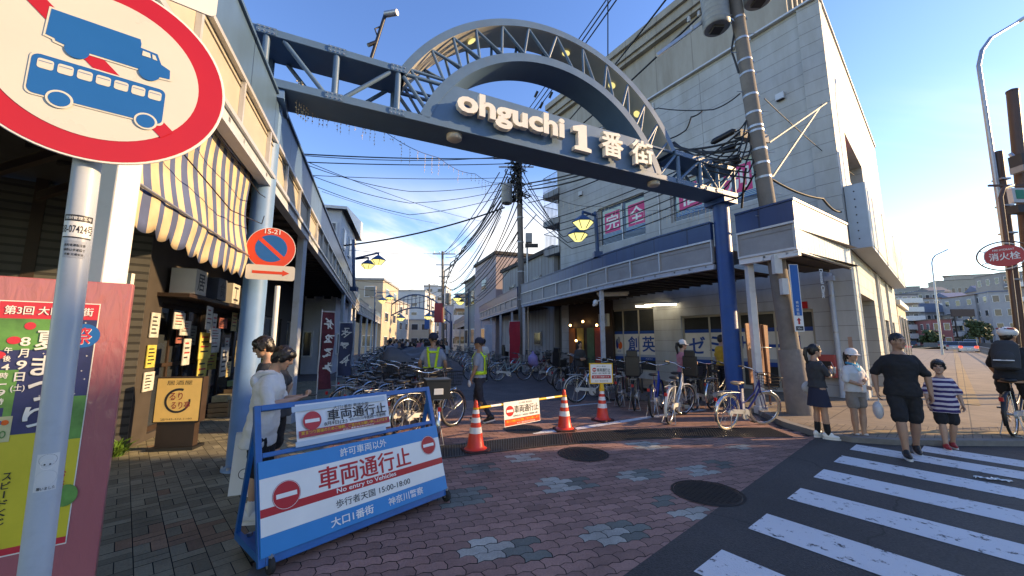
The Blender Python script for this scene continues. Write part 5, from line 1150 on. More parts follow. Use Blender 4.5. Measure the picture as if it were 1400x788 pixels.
def hand(mb, w, d, n, m, side, curl=.5):
    w = Vector(w); d = Vector(d).normalized(); n = Vector(n); n = (n - d * n.dot(d)).normalized(); l = d.cross(n)
    for k, (off, ln) in enumerate(((-.029, .058), (-.010, .070), (.010, .066), (.028, .050))):
        p0 = w + l * off * .6 + d * .01; p1 = w + l * off + d * .082
        capsule(mb, p0, p1, .015, .0125, m)
        a1 = curl * .9; d1 = d * math.cos(a1) + n * math.sin(a1); p2 = p1 + d1 * ln * .58; a2 = curl * 1.9; d2 = d * math.cos(a2) + n * math.sin(a2); p3 = p2 + d2 * ln * .45
        capsule(mb, p1, p2, .0095, .0085, m); capsule(mb, p2, p3, .0085, .0072, m)
    t0 = w + d * .02 + l * -.02 * side; t1 = t0 + (d * .55 - l * side * .75 + n * .35).normalized() * .045; t2 = t1 + (d * .85 - l * side * .3 + n * .5).normalized() * .035
    capsule(mb, t0, t1, .014, .0105, m); capsule(mb, t1, t2, .0105, .0085, m)
TORSO = [(.80, .150, .110), (.88, .165, .118), (.96, .155, .108), (1.04, .140, .100), (1.14, .148, .106), (1.26, .166, .114), (1.32, .158, .106), (1.37, .128, .088), (1.405, .092, .070), (1.44, .062, .058)]
def person(label, loc, head_to, h, pose=None, top=None, sleeve=.9, hem=.80, bottom=None, legs='shorts', leg_to=.55, shoes=None, sock=None, hair='short', hat=None, skin=None, hs=1.0, lean=0.0, hyaw=0.0, hpitch=0.0, hroll=0.0, fat=1.0, loose=1.0, vox=.009, curl=.6, group=None, face=True, palm=None, name='person', hand_skin=None):
    P = dict(hipR=(.088, 0, .90), hipL=(-.088, 0, .90), kneeR=(.095, .015, .48), kneeL=(-.095, .015, .48), ankR=(.095, -.01, .085), ankL=(-.095, -.01, .085),
             shR=(.150, -.005, 1.335), shL=(-.150, -.005, 1.335), elR=(.215, -.02, 1.10), elL=(-.215, -.02, 1.10), wrR=(.235, .05, .86), wrL=(-.235, .05, .86), footR=0, footL=0)
    P.update(pose or {})
    sk = skin or M_skin; root = thing(name, label, 'person', loc, -R(head_to), group); k = h / 1.70; root.scale = (k, k, k)
    Lr = Matrix.Translation((0, 0, .92)) @ Matrix.Rotation(-lean, 4, 'X') @ Matrix.Translation((0, 0, -.92))
    U = lambda p: Lr @ Vector(p)
    j = {a: (U(P[a]) if a[:2] in ('sh', 'el', 'wr') else Vector(P[a])) for a in P if a[:4] not in ('foot', 'pitc')}
    body = MB()
    loft(body, [(U((0, 0, z)), rx * fat * .93, ry * fat * .93) for z, rx, ry in TORSO], sk)
    neck = U((0, -.005, 1.43)); nb_ = U((0, -.008, 1.38))
    Hm = Matrix.Translation(U((0, .005, 1.455))) @ Matrix.Rotation(hyaw, 4, 'Z') @ Matrix.Rotation(-hpitch - lean * .3, 4, 'X') @ Matrix.Rotation(hroll, 4, 'Y') @ Matrix.Scale(hs, 4)
    hc = Vector((0, .018, .135))
    capsule(body, nb_, Hm @ Vector((0, .0, .07)), .056, .052, sk)
    body.ball(hc + Vector((0, -.008, .012)), (.074, .092, .104), sk, 18, 12, Hm); body.ball(hc + Vector((0, .022, -.058)), (.055, .060, .056), sk, 16, 10, Hm); body.ball(hc + Vector((0, .03, -.02)), (.064, .058, .06), sk, 14, 9, Hm)
    body.ball(hc + Vector((0, .062, -.092)), (.026, .022, .020), sk, 10, 7, Hm)
    body.ball(hc + Vector((0, .092, -.016)), (.013, .020, .020), sk, 10, 7, Hm); body.ball(hc + Vector((0, .084, .01)), (.010, .014, .03), sk, 8, 6, Hm); body.ball(hc + Vector((0, .074, .032)), (.05, .018, .013), sk, 10, 6, Hm)
    for s in (-1, 1): body.ball(hc + Vector((s * .074, -.006, -.012)), (.011, .020, .032), sk, 8, 6, Hm)
    for S, s in (('R', 1), ('L', -1)):
        capsule(body, j['sh' + S], j['el' + S], .048 * fat, .037, sk); capsule(body, j['el' + S], j['wr' + S], .039, .026, sk, .004)
        d = (j['wr' + S] - j['el' + S]).normalized(); pn = Vector((palm or {}).get(S, (-s, 0.1, 0)))
        hand(body, j['wr' + S], d, pn, sk, s, curl)
        capsule(body, j['hip' + S], j['knee' + S], .082 * fat, .055, sk); capsule(body, j['knee' + S], j['ank' + S], .053, .036, sk, .011)
    remesh(body, 'body', root, vox, 2)
    if face:
        f = MB()
        for s in (-1, 1):
            f.ball(hc + Vector((s * .030, .079, .006)), (.0135, .009, .0062), M_eye, 10, 6, Hm); f.ball(hc + Vector((s * .031, .080, .028)), (.019, .010, .0042), M_hair, 8, 5, Hm)
        f.ball(hc + Vector((0, .082, -.060)), (.020, .010, .0052), M_lip, 10, 6, Hm); f.build('face_features', root)
    # clothes
    if top:
        c = MB(); z0 = hem; g_ = loose
        rings = [(U((0, 0, z)), rx * fat * (g_ if z < 1.2 else 1 + (g_ - 1) * .4) * 1.06 + .006, ry * fat * (g_ if z < 1.3 else 1 + (g_ - 1) * .4) * 1.08 + .008) for z, rx, ry in TORSO if z > hem + .02 and z < 1.43]
        zlo = [t for t in TORSO if t[0] <= hem + .021]; base = zlo[-1] if zlo else (hem, .158, .115)
        rings = [(U((0, 0, hem)), max(base[1], .158) * fat * g_ * 1.08 + .008, max(base[2], .112) * fat * g_ * 1.1 + .010)] + rings
        loft(c, rings, top)
        for S, s in (('R', 1), ('L', -1)):
            a, e, w_ = j['sh' + S], j['el' + S], j['wr' + S]; c.ball(a, .056 * fat * (1 + (g_ - 1) * .4), top, 12, 8)
            if sleeve <= 1: capsule(c, a, a.lerp(e, sleeve), .055 * fat * (1 + (g_ - 1) * .5), .058 * g_ * max(1, fat * .95), top)
            else: capsule(c, a, e, .055 * fat * (1 + (g_ - 1) * .5), .052 * g_, top); capsule(c, e, e.lerp(w_, sleeve - 1), .050 * g_, .040 * g_, top)
        remesh(c, 'shirt', root, .012 if vox < .012 else .02, 3)
    if bottom:
        c = MB()
        if legs == 'skirt':
            loft(c, [(Vector((0, 0, leg_to)), .205 * fat, .175 * fat), (Vector((0, 0, (leg_to + .9) / 2)), .185 * fat, .150), (Vector((0, 0, .88)), .168 * fat, .122), (Vector((0, 0, .97)), .15 * fat, .106)], bottom, 36)
            c.build('skirt', root)
        else:
            loft(c, [(Vector((0, 0, .80)), .160 * fat, .118 * fat), (Vector((0, 0, .90)), .170 * fat, .122 * fat), (Vector((0, 0, .985)), .158 * fat, .112 * fat)], bottom)
            for S in 'RL':
                hp, kn, an = j['hip' + S], j['knee' + S], j['ank' + S]
                if legs == 'shorts': t = (.9 - leg_to) / (.9 - .48); capsule(c, hp, hp.lerp(kn, min(1.0, t)), .092 * fat, .086 * loose, bottom); 
                else: capsule(c, hp, kn, .090 * fat, .066, bottom); capsule(c, kn, kn.lerp(an, .93), .064, .050, bottom)
            remesh(c, 'trousers' if legs != 'shorts' else 'shorts', root, .012 if vox < .012 else .02, 3)
    for S, s in (('R', 1), ('L', -1)):
        an, kn = j['ank' + S], j['knee' + S]; pitch = P.get('pitch' + S, 0.0)
        T = Matrix.Translation(an) @ Matrix.Rotation(-P['foot' + S], 4, 'Z') @ Matrix.Rotation(pitch, 4, 'X')
        c = MB(); m = shoes or M_black
        c.ball((0, .045, -.035), (.043, .125, .038), m, 14, 8, T); c.ball((0, -.035, -.015), (.040, .055, .060), m, 12, 8, T); c.ball((0, .02, .0), (.038, .06, .045), m, 12, 8, T)
        o = remesh(c, 'shoe', root, .009 if vox < .012 else .015, 1)
        c = MB(); c.prism([(.038 * math.cos(a) * (1 if math.sin(a) < 0 else 1.1), .045 + .132 * math.sin(a)) for a in [i * math.pi / 8 for i in range(16)]], -.085, -.058, M_swhite if m is not M_black else M_swhite, T); c.build('sole', o)
        if sock: c = MB(); capsule(c, an.lerp(kn, .02), an.lerp(kn, sock[1]), .040, .054 if sock[1] > .5 else .044, sock[0], .008 if sock[1] > .5 else 0); c.build('sock', root)
    if hair:
        c = MB(); hm = M_hair
        if hair == 'buzz': c.ball(hc + Vector((0, -.014, .026)), (.078, .094, .100), hm, 18, 12, Hm); 
        else:
            c.ball(hc + Vector((0, -.016, .030)), (.088, .102, .100), hm, 18, 12, Hm); c.ball(hc + Vector((0, -.050, -.010)), (.080, .066, .085), hm, 14, 9, Hm)
            if hair in ('bowl', 'fringe'):
                c.ball(hc + Vector((0, .038, .060)), (.078, .062, .050), hm, 14, 9, Hm)
                for i in range(9): x = -.07 + i * .0175; c.ball(hc + Vector((x, .070 - abs(x) * .45, .042 - (.006 if i % 2 else 0))), (.012, .026, .030), hm, 8, 6, Hm)
                for s in (-1, 1): c.ball(hc + Vector((s * .072, .012, .0)), (.020, .040, .046), hm, 10, 7, Hm)
            else: c.ball(hc + Vector((0, .03, .070)), (.070, .055, .040), hm, 12, 8, Hm)
        if hair == 'ponytail': c.path([Hm @ (hc + Vector(p)) for p in ((0, -.09, .05), (0, -.15, .04), (0, -.165, -.06), (0, -.15, -.17), (0, -.14, -.26))], [.026, .034, .036, .028, .008], hm, 10)
        if hair == 'long': loft(c, [(Hm @ (hc + Vector((0, -.04, -.26))), .085, .055), (Hm @ (hc + Vector((0, -.045, -.1))), .095, .065), (Hm @ (hc + Vector((0, -.03, .03))), .09, .08)], hm, 16)
        cut = remesh(c, 'hair', root, .008 if vox < .012 else .014, 1)
    if hat:
        kind, hm = hat; c = MB()
        if kind in ('cap', 'guard'):
            c.lathe([(.098, .030), (.101, .045), (.098, .085), (.080, .125), (.045, .150), (.002, .157)], hm, 24, Hm @ Matrix.Translation((0, .008, hc.z - .012)), cap=False)
            vs_ = []; n = 14
            for i in range(n + 1):
                a = R(20 + 140 * i / n); vs_ += [(.096 * math.cos(a), .098 * math.sin(a), 0.038), (.112 * math.cos(a), (.098 + .075 * math.sin(math.pi * i / n)) * max(.25, math.sin(a)) + .02, .020)]
            c.add(vs_, [(2 * i, 2 * i + 1, 2 * i + 3, 2 * i + 2) for i in range(n)], hm, Hm @ Matrix.Translation((0, .008, hc.z - .012)), True)
            c.build('cap', root)
        if kind == 'helmet':
            c.ball(hc + Vector((0, -.012, .055)), (.100, .142, .092), hm, 22, 12, Hm)
            for s in (-1, 0, 1):
                for i in range(4): c.ball(hc + Vector((s * .045, -.10 + i * .055, .137 - abs(s) * .016 - abs(i - 1.5) * .012)), (.012, .021, .014), M_black, 8, 6, Hm)
            for s in (-1, 1): c.ball(hc + Vector((s * .075, -.04, .112)), (.030, .07, .018), M_redd, 10, 6, Hm)
            c.build('helmet', root)
    root['_'] = 0; del root['_']
    return root, j, Hm, hc, U
def item(name, label, cat, mb, root_like, group=None):
    """something a person holds or wears loosely: its own top-level thing in that person's frame"""
    o = mb.build(name); o.location = root_like.location; o.rotation_euler = root_like.rotation_euler; o.scale = root_like.scale
    return tag(o, label, cat, group)
T_white = cloth('white_cotton', (.66, .65, .63), .05); T_black = cloth('black_cotton', (.012, .012, .014)); T_navy = cloth('navy_cloth', (.018, .022, .045)); T_grey = cloth('charcoal_cloth', (.04, .042, .046))
T_shirt = cloth('guard_shirt', (.26, .29, .36)); T_guardt = cloth('guard_trousers', (.03, .032, .042)); T_pink = cloth('pink_cotton', (.52, .19, .22)); T_denim = cloth('denim', (.035, .06, .13)); T_yel = cloth('yellow_cotton', (.62, .36, .03)); T_taupe = cloth('taupe_cloth', (.27, .23, .20))
M_hivis = mat('hi_vis_yellow', (.55, .78, .02), .45, 0, .05, 8, emit=(.5, .8, .02), es=.0)
def kidstripe(t, b):
    tcn = nd(t, 'ShaderNodeTexCoord'); s = nd(t, 'ShaderNodeSeparateXYZ'); t.links.new(tcn.outputs['Object'], s.inputs[0])
    n = nd(t, 'ShaderNodeTexNoise', i_Scale=4.0); t.links.new(tcn.outputs['Object'], n.inputs['Vector'])
    a = nd(t, 'ShaderNodeMath', operation='MULTIPLY_ADD'); a.inputs[1].default_value = 10.6; t.links.new(s.outputs['Z'], a.inputs[0]); q_ = nd(t, 'ShaderNodeMath', operation='MULTIPLY'); q_.inputs[1].default_value = .5; t.links.new(n.outputs['Fac'], q_.inputs[0]); t.links.new(q_.outputs[0], a.inputs[2])
    f = nd(t, 'ShaderNodeMath', operation='FRACT'); t.links.new(a.outputs[0], f.inputs[0]); g_ = nd(t, 'ShaderNodeMath', operation='GREATER_THAN'); g_.inputs[1].default_value = .52; t.links.new(f.outputs[0], g_.inputs[0])
    m = nd(t, 'ShaderNodeMix', data_type='RGBA'); m.inputs['A'].default_value = (.035, .02, .10, 1); m.inputs['B'].default_value = (.58, .50, .52, 1); t.links.new(g_.outputs[0], m.inputs['Factor']); t.links.new(m.outputs['Result'], b.inputs['Base Color']); b.inputs['Roughness'].default_value = .85
T_str = tex_mat('purple_stripe', kidstripe)
# two boys beside the blue column
r_, j, Hm, hc, U = person('boy in a loose white hoodie looking down at the phone in his hands', (-2.33, 3.72, 0), 72, 1.56, dict(elR=(.21, .08, 1.12), elL=(-.21, .10, 1.12), wrR=(.08, .29, 1.19), wrL=(-.06, .30, 1.19), ankL=(-.09, -.06, .085), footL=.1), T_white, 1.05, .70, T_black, 'shorts', .5, M_swhite, (T_white, .3), 'bowl', lean=.12, hpitch=.42, loose=1.14, curl=.9, palm=dict(R=(-.3, .1, 1), L=(.3, .1, 1)), vox=.008)
b = MB(); b.path([U(p) for p in ((-.08, -.09, 1.40), (0, -.125, 1.38), (.08, -.09, 1.40), (.085, .01, 1.42), (0, .08, 1.385), (-.085, .01, 1.42))], .030, T_white, 12); b.ball(U((0, -.125, 1.32)), (.105, .055, .085), T_white, 16, 10); b.ball(U((0, -.10, 1.38)), (.10, .06, .05), T_white, 16, 10); remesh(b, 'hood', r_, .010, 3)
b = MB(); b.box(tuple(U((.0, .375, 1.22))), (.075, .145, .010), M_black); item('phone', 'black phone in the hands of the boy in white', 'phone', b, r_)
r_, j, Hm, hc, U = person('boy with glasses and a charcoal t-shirt standing behind the one in white', (-2.60, 4.35, 0), 262, 1.66, dict(elR=(.24, -.08, 1.10), elL=(-.24, -.10, 1.10), wrR=(.20, .06, .90), wrL=(-.20, .05, .90)), T_grey, .75, .80, T_black, 'shorts', .5, M_swhite, None, 'bowl', lean=.20, hpitch=.25, hyaw=.35, loose=1.12, vox=.008)
b = MB()
for s in (-1, 1): b.path([Hm @ (hc + Vector((s * .032 + .024 * math.cos(a), .096, .006 + .019 * math.sin(a)))) for a in [i * math.pi / 6 for i in range(12)]], .0022, M_black, 6, closed=True); b.path([Hm @ (hc + Vector((s * .056, .094, .008))), Hm @ (hc + Vector((s * .08, .0, .004)))], .002, M_black, 6)
b.path([Hm @ (hc + Vector((-.008, .098, .008))), Hm @ (hc + Vector((.008, .098, .008)))], .002, M_black, 6); b.build('glasses', r_)
# guards
def vest(r_, U, fat=1.0, front=True):
    b = MB(); n = 28
    def ell(z):
        for (z0, a0, c0), (z1, a1, c1) in zip(TORSO[:-1], TORSO[1:]):
            if z0 <= z <= z1: t = (z - z0) / (z1 - z0); return (a0 + (a1 - a0) * t) * fat * 1.06 + .024, (c0 + (c1 - c0) * t) * fat * 1.08 + .028
        return .1, .09
    vs_ = []
    for i in range(n): 
        t = 2 * math.pi * i / n
        for z in (.965, 1.035): rx, ry = ell(z); vs_.append(U((rx * math.cos(t), ry * math.sin(t), z)))
    b.add(vs_, [(2 * i, 2 * ((i + 1) % n), 2 * ((i + 1) % n) + 1, 2 * i + 1) for i in range(n)], M_hivis, None, True)
    for sy in (1, -1):
        for s in (1, -1):
            vs_ = []
            for i in range(9):
                z = 1.0 + .42 * i / 8; xc = s * (.055 + .055 * i / 8)
                for dx in (-.024, .024): 
                    rx, ry = ell(min(z, 1.36)); x = xc + dx; y = sy * ry * math.sqrt(max(.05, 1 - (x / rx) ** 2)) * (1 if z < 1.36 else 1 - (z - 1.36) * 8); vs_.append(U((x, y, z + (.01 if i == 8 else 0))))
            b.add(vs_, [(2 * i, 2 * i + 1, 2 * i + 3, 2 * i + 2) for i in range(8)], M_hivis, None, True)
        vs_ = []
        if sy < 0:
            for x in (-.1, -.05, 0, .05, .1):
                for z in (1.315, 1.355): rx, ry = ell(z); vs_.append(U((x, -ry * math.sqrt(1 - (x / rx) ** 2), z)))
            b.add(vs_, [(2 * i, 2 * i + 1, 2 * i + 3, 2 * i + 2) for i in range(4)], M_hivis, None, True)
    o = b.build('reflective_vest', r_); s = o.modifiers.new('thick', 'SOLIDIFY'); s.thickness = .006
M_glove = mat('white_glove', (.66, .66, .64), .8, 0, .05)
r_, j, Hm, hc, U = person('guard seen from behind in a navy cap and yellow reflective vest', (-1.66, 8.2, 0), -8, 1.74, dict(elR=(.25, -.02, 1.12), wrR=(.27, .08, .90), elL=(-.26, -.04, 1.12), wrL=(-.24, .1, .92)), T_shirt, .62, .92, T_guardt, 'trousers', shoes=M_black, hair='buzz', hat=('guard', T_navy), skin=M_skin2, fat=1.12, hyaw=.35)
vest(r_, U, 1.12)
b = MB(); b.box((.05, -.17, .93), (.42, .10, .15), mat('pouch_grey', (.22, .21, .19), .5, .3, .1, 6)); b.build('waist_bag', r_, bevel=.03)
r_, j, Hm, hc, U = person('guard in profile walking with white gloves and a yellow reflective vest', (gnd(655, 577).x, gnd(655, 577).y, 0), -78, 1.64, dict(kneeR=(.09, .10, .49), ankR=(.09, .06, .085), kneeL=(-.09, -.05, .49), ankL=(-.09, -.26, .12), elL=(-.22, .02, 1.10), wrL=(-.22, .12, .86), elR=(.22, -.05, 1.10), wrR=(.22, .02, .86), pitchL=-.3), T_shirt, .62, .90, T_guardt, 'trousers', shoes=M_black, hair='buzz', hat=('guard', T_navy), skin=M_skin2, fat=1.05)
vest(r_, U, 1.05); b = MB()
for S in 'LR': b.ball(j['wr' + S] + (j['wr' + S] - j['el' + S]).normalized() * .07, (.036, .036, .075), M_glove, 12, 8)
b.build('glove', r_)
# pedestrians at the crossing
r_, j, Hm, hc, U = person('girl with a ponytail in dark polo, skirt and knee socks sipping a drink', (5.13, 6.62, .0), 95, 1.53, dict(elR=(.20, .10, 1.13), wrR=(.05, .24, 1.24), elL=(-.21, .06, 1.12), wrL=(-.08, .26, 1.14), ankR=(.08, .05, .085), footR=.5, footL=-.15), T_grey, .8, .92, T_navy, 'skirt', .58, M_swhite, (T_black, .82), 'ponytail', hyaw=-.2, curl=1.0, palm=dict(R=(-1, .2, .2), L=(1, .2, .2)), vox=.009)
b = MB(); b.path([(.12, -.05, 1.44), (.0, .12, 1.25), (-.16, .10, 1.02), (-.20, .0, .93)], .012, M_greyp, 6); b.ball((-.235, .02, .88), (.075, .15, .13), mat('bag_grey', (.50, .49, .47), .6, 0, .1, 8), 16, 10); b.ball((-.29, .04, .85), (.03, .10, .08), MATS['bag_grey'], 12, 8); item('shoulder_bag', 'pale grey shoulder bag hanging at the hip of the girl in knee socks', 'bag', b, r_)
b = MB(); b.lathe([(.026, 0), (.032, .10), (.034, .105), (.03, .115)], mat('drink_cup', (.55, .52, .50), .4, 0, .1), 16, Matrix.Translation((-.02, .34, 1.17))); b.tube((-.02, .34, 1.28), (-.01, .30, 1.38), .004, M_swhite, n=6); item('drink_cup', 'small drink cup with a straw held by the ponytailed girl', 'cup', b, r_)
r_, j, Hm, hc, U = person('girl in white cap, blue scarf and grey dungaree shorts holding a phone', (5.68, 6.53, .0), 172, 1.45, dict(elR=(.21, .03, 1.12), wrR=(.02, .20, 1.02), elL=(-.21, .03, 1.14), wrL=(-.03, .19, 1.13), ankR=(.06, -.02, .085), ankL=(-.05, .03, .085), footR=.35, footL=-.35), T_white, .95, .90, T_taupe, 'shorts', .66, mat('cream_shoe', (.62, .58, .50), .5, 0, .06), None, 'ponytail', ('cap', T_white), hyaw=-.1, loose=1.15, palm=dict(R=(-.3, -1, 0), L=(.3, -1, 0)))
b = MB(); loft(b, [(Vector((0, 0, .90)), .178, .132), (Vector((0, 0, 1.02)), .165, .125), (Vector((0, .012, 1.2)), .150, .122), (Vector((0, .02, 1.24)), .13, .115)], T_taupe, 24); b.build('bib', r_)
b = MB(); M_scarf = cloth('blue_scarf', (.03, .30, .48)); b.path([(-.07, .03, 1.43), (0, .085, 1.39), (.07, .03, 1.43), (.05, -.06, 1.44), (-.05, -.06, 1.44)], .024, M_scarf, 10, closed=True); b.add([(-.085, .07, 1.42), (.085, .07, 1.42), (.02, .145, 1.30), (-.03, .145, 1.29)], [(0, 1, 2, 3)], M_scarf); o = b.build('neckerchief', r_)
b = MB(); b.box((.10, .27, .99), (.07, .012, .13), M_swhite); item('phone', 'white phone held by the girl in the white cap', 'phone', b, r_)
r_, j, Hm, hc, U = person('man in black t-shirt and shorts walking over the crosswalk', (gnd(1246, 624).x, gnd(1246, 624).y, 0), 212, 1.70, dict(kneeR=(.09, .13, .50), ankR=(.09, .20, .085), kneeL=(-.09, .0, .49), ankL=(-.11, -.20, .10), elR=(.27, -.06, 1.12), wrR=(.27, .0, .87), elL=(-.27, .0, 1.12), wrL=(-.27, .06, .86), pitchL=-.22), T_black, .88, .82, T_black, 'shorts', .52, M_black, None, 'buzz', skin=M_skin2, fat=1.07, hyaw=.55, loose=1.08, lean=.02)
b = MB(); b.ball((.29, .02, .60), (.06, .10, .125), mat('bag_film', (.55, .57, .58), .25, 0, .1, 20, alpha=.75), 14, 9); b.path([(.27, .02, .79), (.28, .05, .72), (.29, .03, .69)], .006, MATS['bag_film'], 6); item('plastic_bag', 'white plastic carrier bag hanging from the hand of the man in black', 'bag', b, r_)
r_, j, Hm, hc, U = person('small boy in a purple and white striped t-shirt and red shoes', (gnd(1299, 614).x, gnd(1299, 614).y, 0), 208, 1.26, dict(kneeR=(.09, .08, .49), ankR=(.09, .12, .085), kneeL=(-.09, .04, .49), ankL=(-.09, -.12, .085), elR=(.24, .0, 1.11), wrR=(.25, .06, .88), elL=(-.25, -.03, 1.11), wrL=(-.26, .05, .87)), T_str, .95, .72, T_black, 'shorts', .56, M_redd, None, 'bowl', hs=1.24, hyaw=-.3, loose=1.22, fat=1.05)
# cyclist waiting at the frame edge (the bicycle is built with the others)
CY = Vector((8.45, 6.62, KH)); CYH = 62
r_, j, Hm, hc, U = person('cyclist in black with a white and red helmet, backpack and shorts', tuple(CY + hv(CYH) * -.12), CYH, 1.74, dict(kneeL=(-.13, .16, .60), ankL=(-.13, .02, .30), kneeR=(.16, .12, .50), ankR=(.20, .02, .085), elR=(.25, .22, 1.13), elL=(-.25, .22, 1.13), wrR=(.24, .45, 1.04), wrL=(-.24, .45, 1.04), pitchL=-.5), T_black, .9, .84, T_black, 'shorts', .56, mat('tan_shoe', (.30, .16, .07), .6, 0, .1), None, 'short', ('helmet', mat('helmet_white', (.68, .67, .65), .3, 0, .04)), skin=M_skin2, lean=.30, hyaw=-.5, fat=1.08)
b = MB(); 
BPM = Matrix.Translation(U((0, -.20, 1.20))) @ Matrix.Rotation(-.3, 4, 'X'); loft(b, [(Vector((0, 0, -.24)), .12, .06), (Vector((0, 0, -.22)), .15, .09), (Vector((0, 0, 0)), .155, .105), (Vector((0, 0, .17)), .145, .09), (Vector((0, 0, .235)), .10, .06)], T_grey, 24, BPM); b.ball((0, -.06, -.06), (.12, .07, .13), T_grey, 14, 9, Matrix.Translation(U((0, -.20, 1.20))) @ Matrix.Rotation(-.3, 4, 'X')); b.box((0, -.115, -.12), (.22, .012, .016), M_swhite, Matrix.Translation(U((0, -.20, 1.20))) @ Matrix.Rotation(-.3, 4, 'X'))
for s in (-1, 1): b.path([U((s * .09, -.11, 1.40)), U((s * .10, .02, 1.435)), U((s * .11, .11, 1.30)), U((s * .13, .0, 1.05))], .018, T_grey, 6)
b.build('backpack', r_)
# people behind the parked bicycles
c = at(934, 500, 9.55); person('woman in pink t-shirt, jeans and white cap among the bicycles', (c.x, c.y, 0), 78, 1.60, dict(elR=(.21, .06, 1.11), wrR=(.12, .28, 1.12), elL=(-.21, .03, 1.1), wrL=(-.16, .22, .98)), T_pink, .7, .9, T_denim, 'trousers', shoes=M_swhite, hair='ponytail', hat=('cap', T_white), hyaw=-.35)
c = at(988, 500, 10.4); person('person in a yellow t-shirt half hidden behind the navy pillar', (c.x, c.y, KH), 80, 1.66, dict(elR=(.22, .03, 1.1), wrR=(.10, .24, 1.04)), T_yel, .75, .88, T_black, 'trousers', shoes=M_black, hair='short')
c = at(793, 500, 13.2); person('long haired woman in dark clothes beside the arcade post', (c.x, c.y, 0), 165, 1.58, dict(elR=(.2, .05, 1.1), wrR=(.02, .22, 1.08), elL=(-.2, .05, 1.1), wrL=(-.02, .22, 1.06)), T_grey, 1.7, .8, cloth('brown_cloth', (.08, .055, .045)), 'trousers', shoes=M_black, hair='long', vox=.013)
c = at(661, 495, 15.5); person('shopper in a pale shirt walking beyond the second guard', (c.x, c.y, 0), 10, 1.66, dict(ankR=(.09, .15, .09), kneeR=(.09, .14, .5)), T_white, .8, .86, T_navy, 'trousers', shoes=M_black, hair='short', vox=.013)
# distant shoppers
kinds = []
for (lb, tp, bt, hr, hd_) in (('a', T_navy, T_black, 'short', -10), ('b', T_white, T_denim, 'long', 170), ('c', T_grey, T_navy, 'short', 175), ('d', T_pink, T_black, 'ponytail', -20), ('e', T_shirt, T_taupe, 'short', 160), ('f', T_black, T_black, 'long', 0)):
    r_, *_x = person('distant shopper in the crowd filling the far end of the shopping street', (0, -60, 0), hd_, 1.63, dict(ankR=(.09, .12, .09), ankL=(-.09, -.14, .10), kneeR=(.09, .12, .49)), tp, .8, .85, bt, 'trousers', shoes=M_black, hair=hr, vox=.016, group='shoppers crowding the far street'); kinds.append(r_)
finish_pending()
used = [False] * 6
for k in range(46):
    Yd = 17 + 32 * (k / 46) ** 1.15 + rnd.uniform(-.8, .8); lo, hi = 522 + 14 * (Yd / 50), 648 - 55 * (Yd / 50)
    px = rnd.uniform(lo, hi); c = at(px, 480, Yd); i = k % 6
    o = place(kinds[i], used[i], (c.x, c.y, -.01), rnd.choice((0, math.pi)) + rnd.uniform(-.4, .4), kinds[i]['label'], kinds[i]['group'], rnd.uniform(.90, 1.03)); used[i] = True
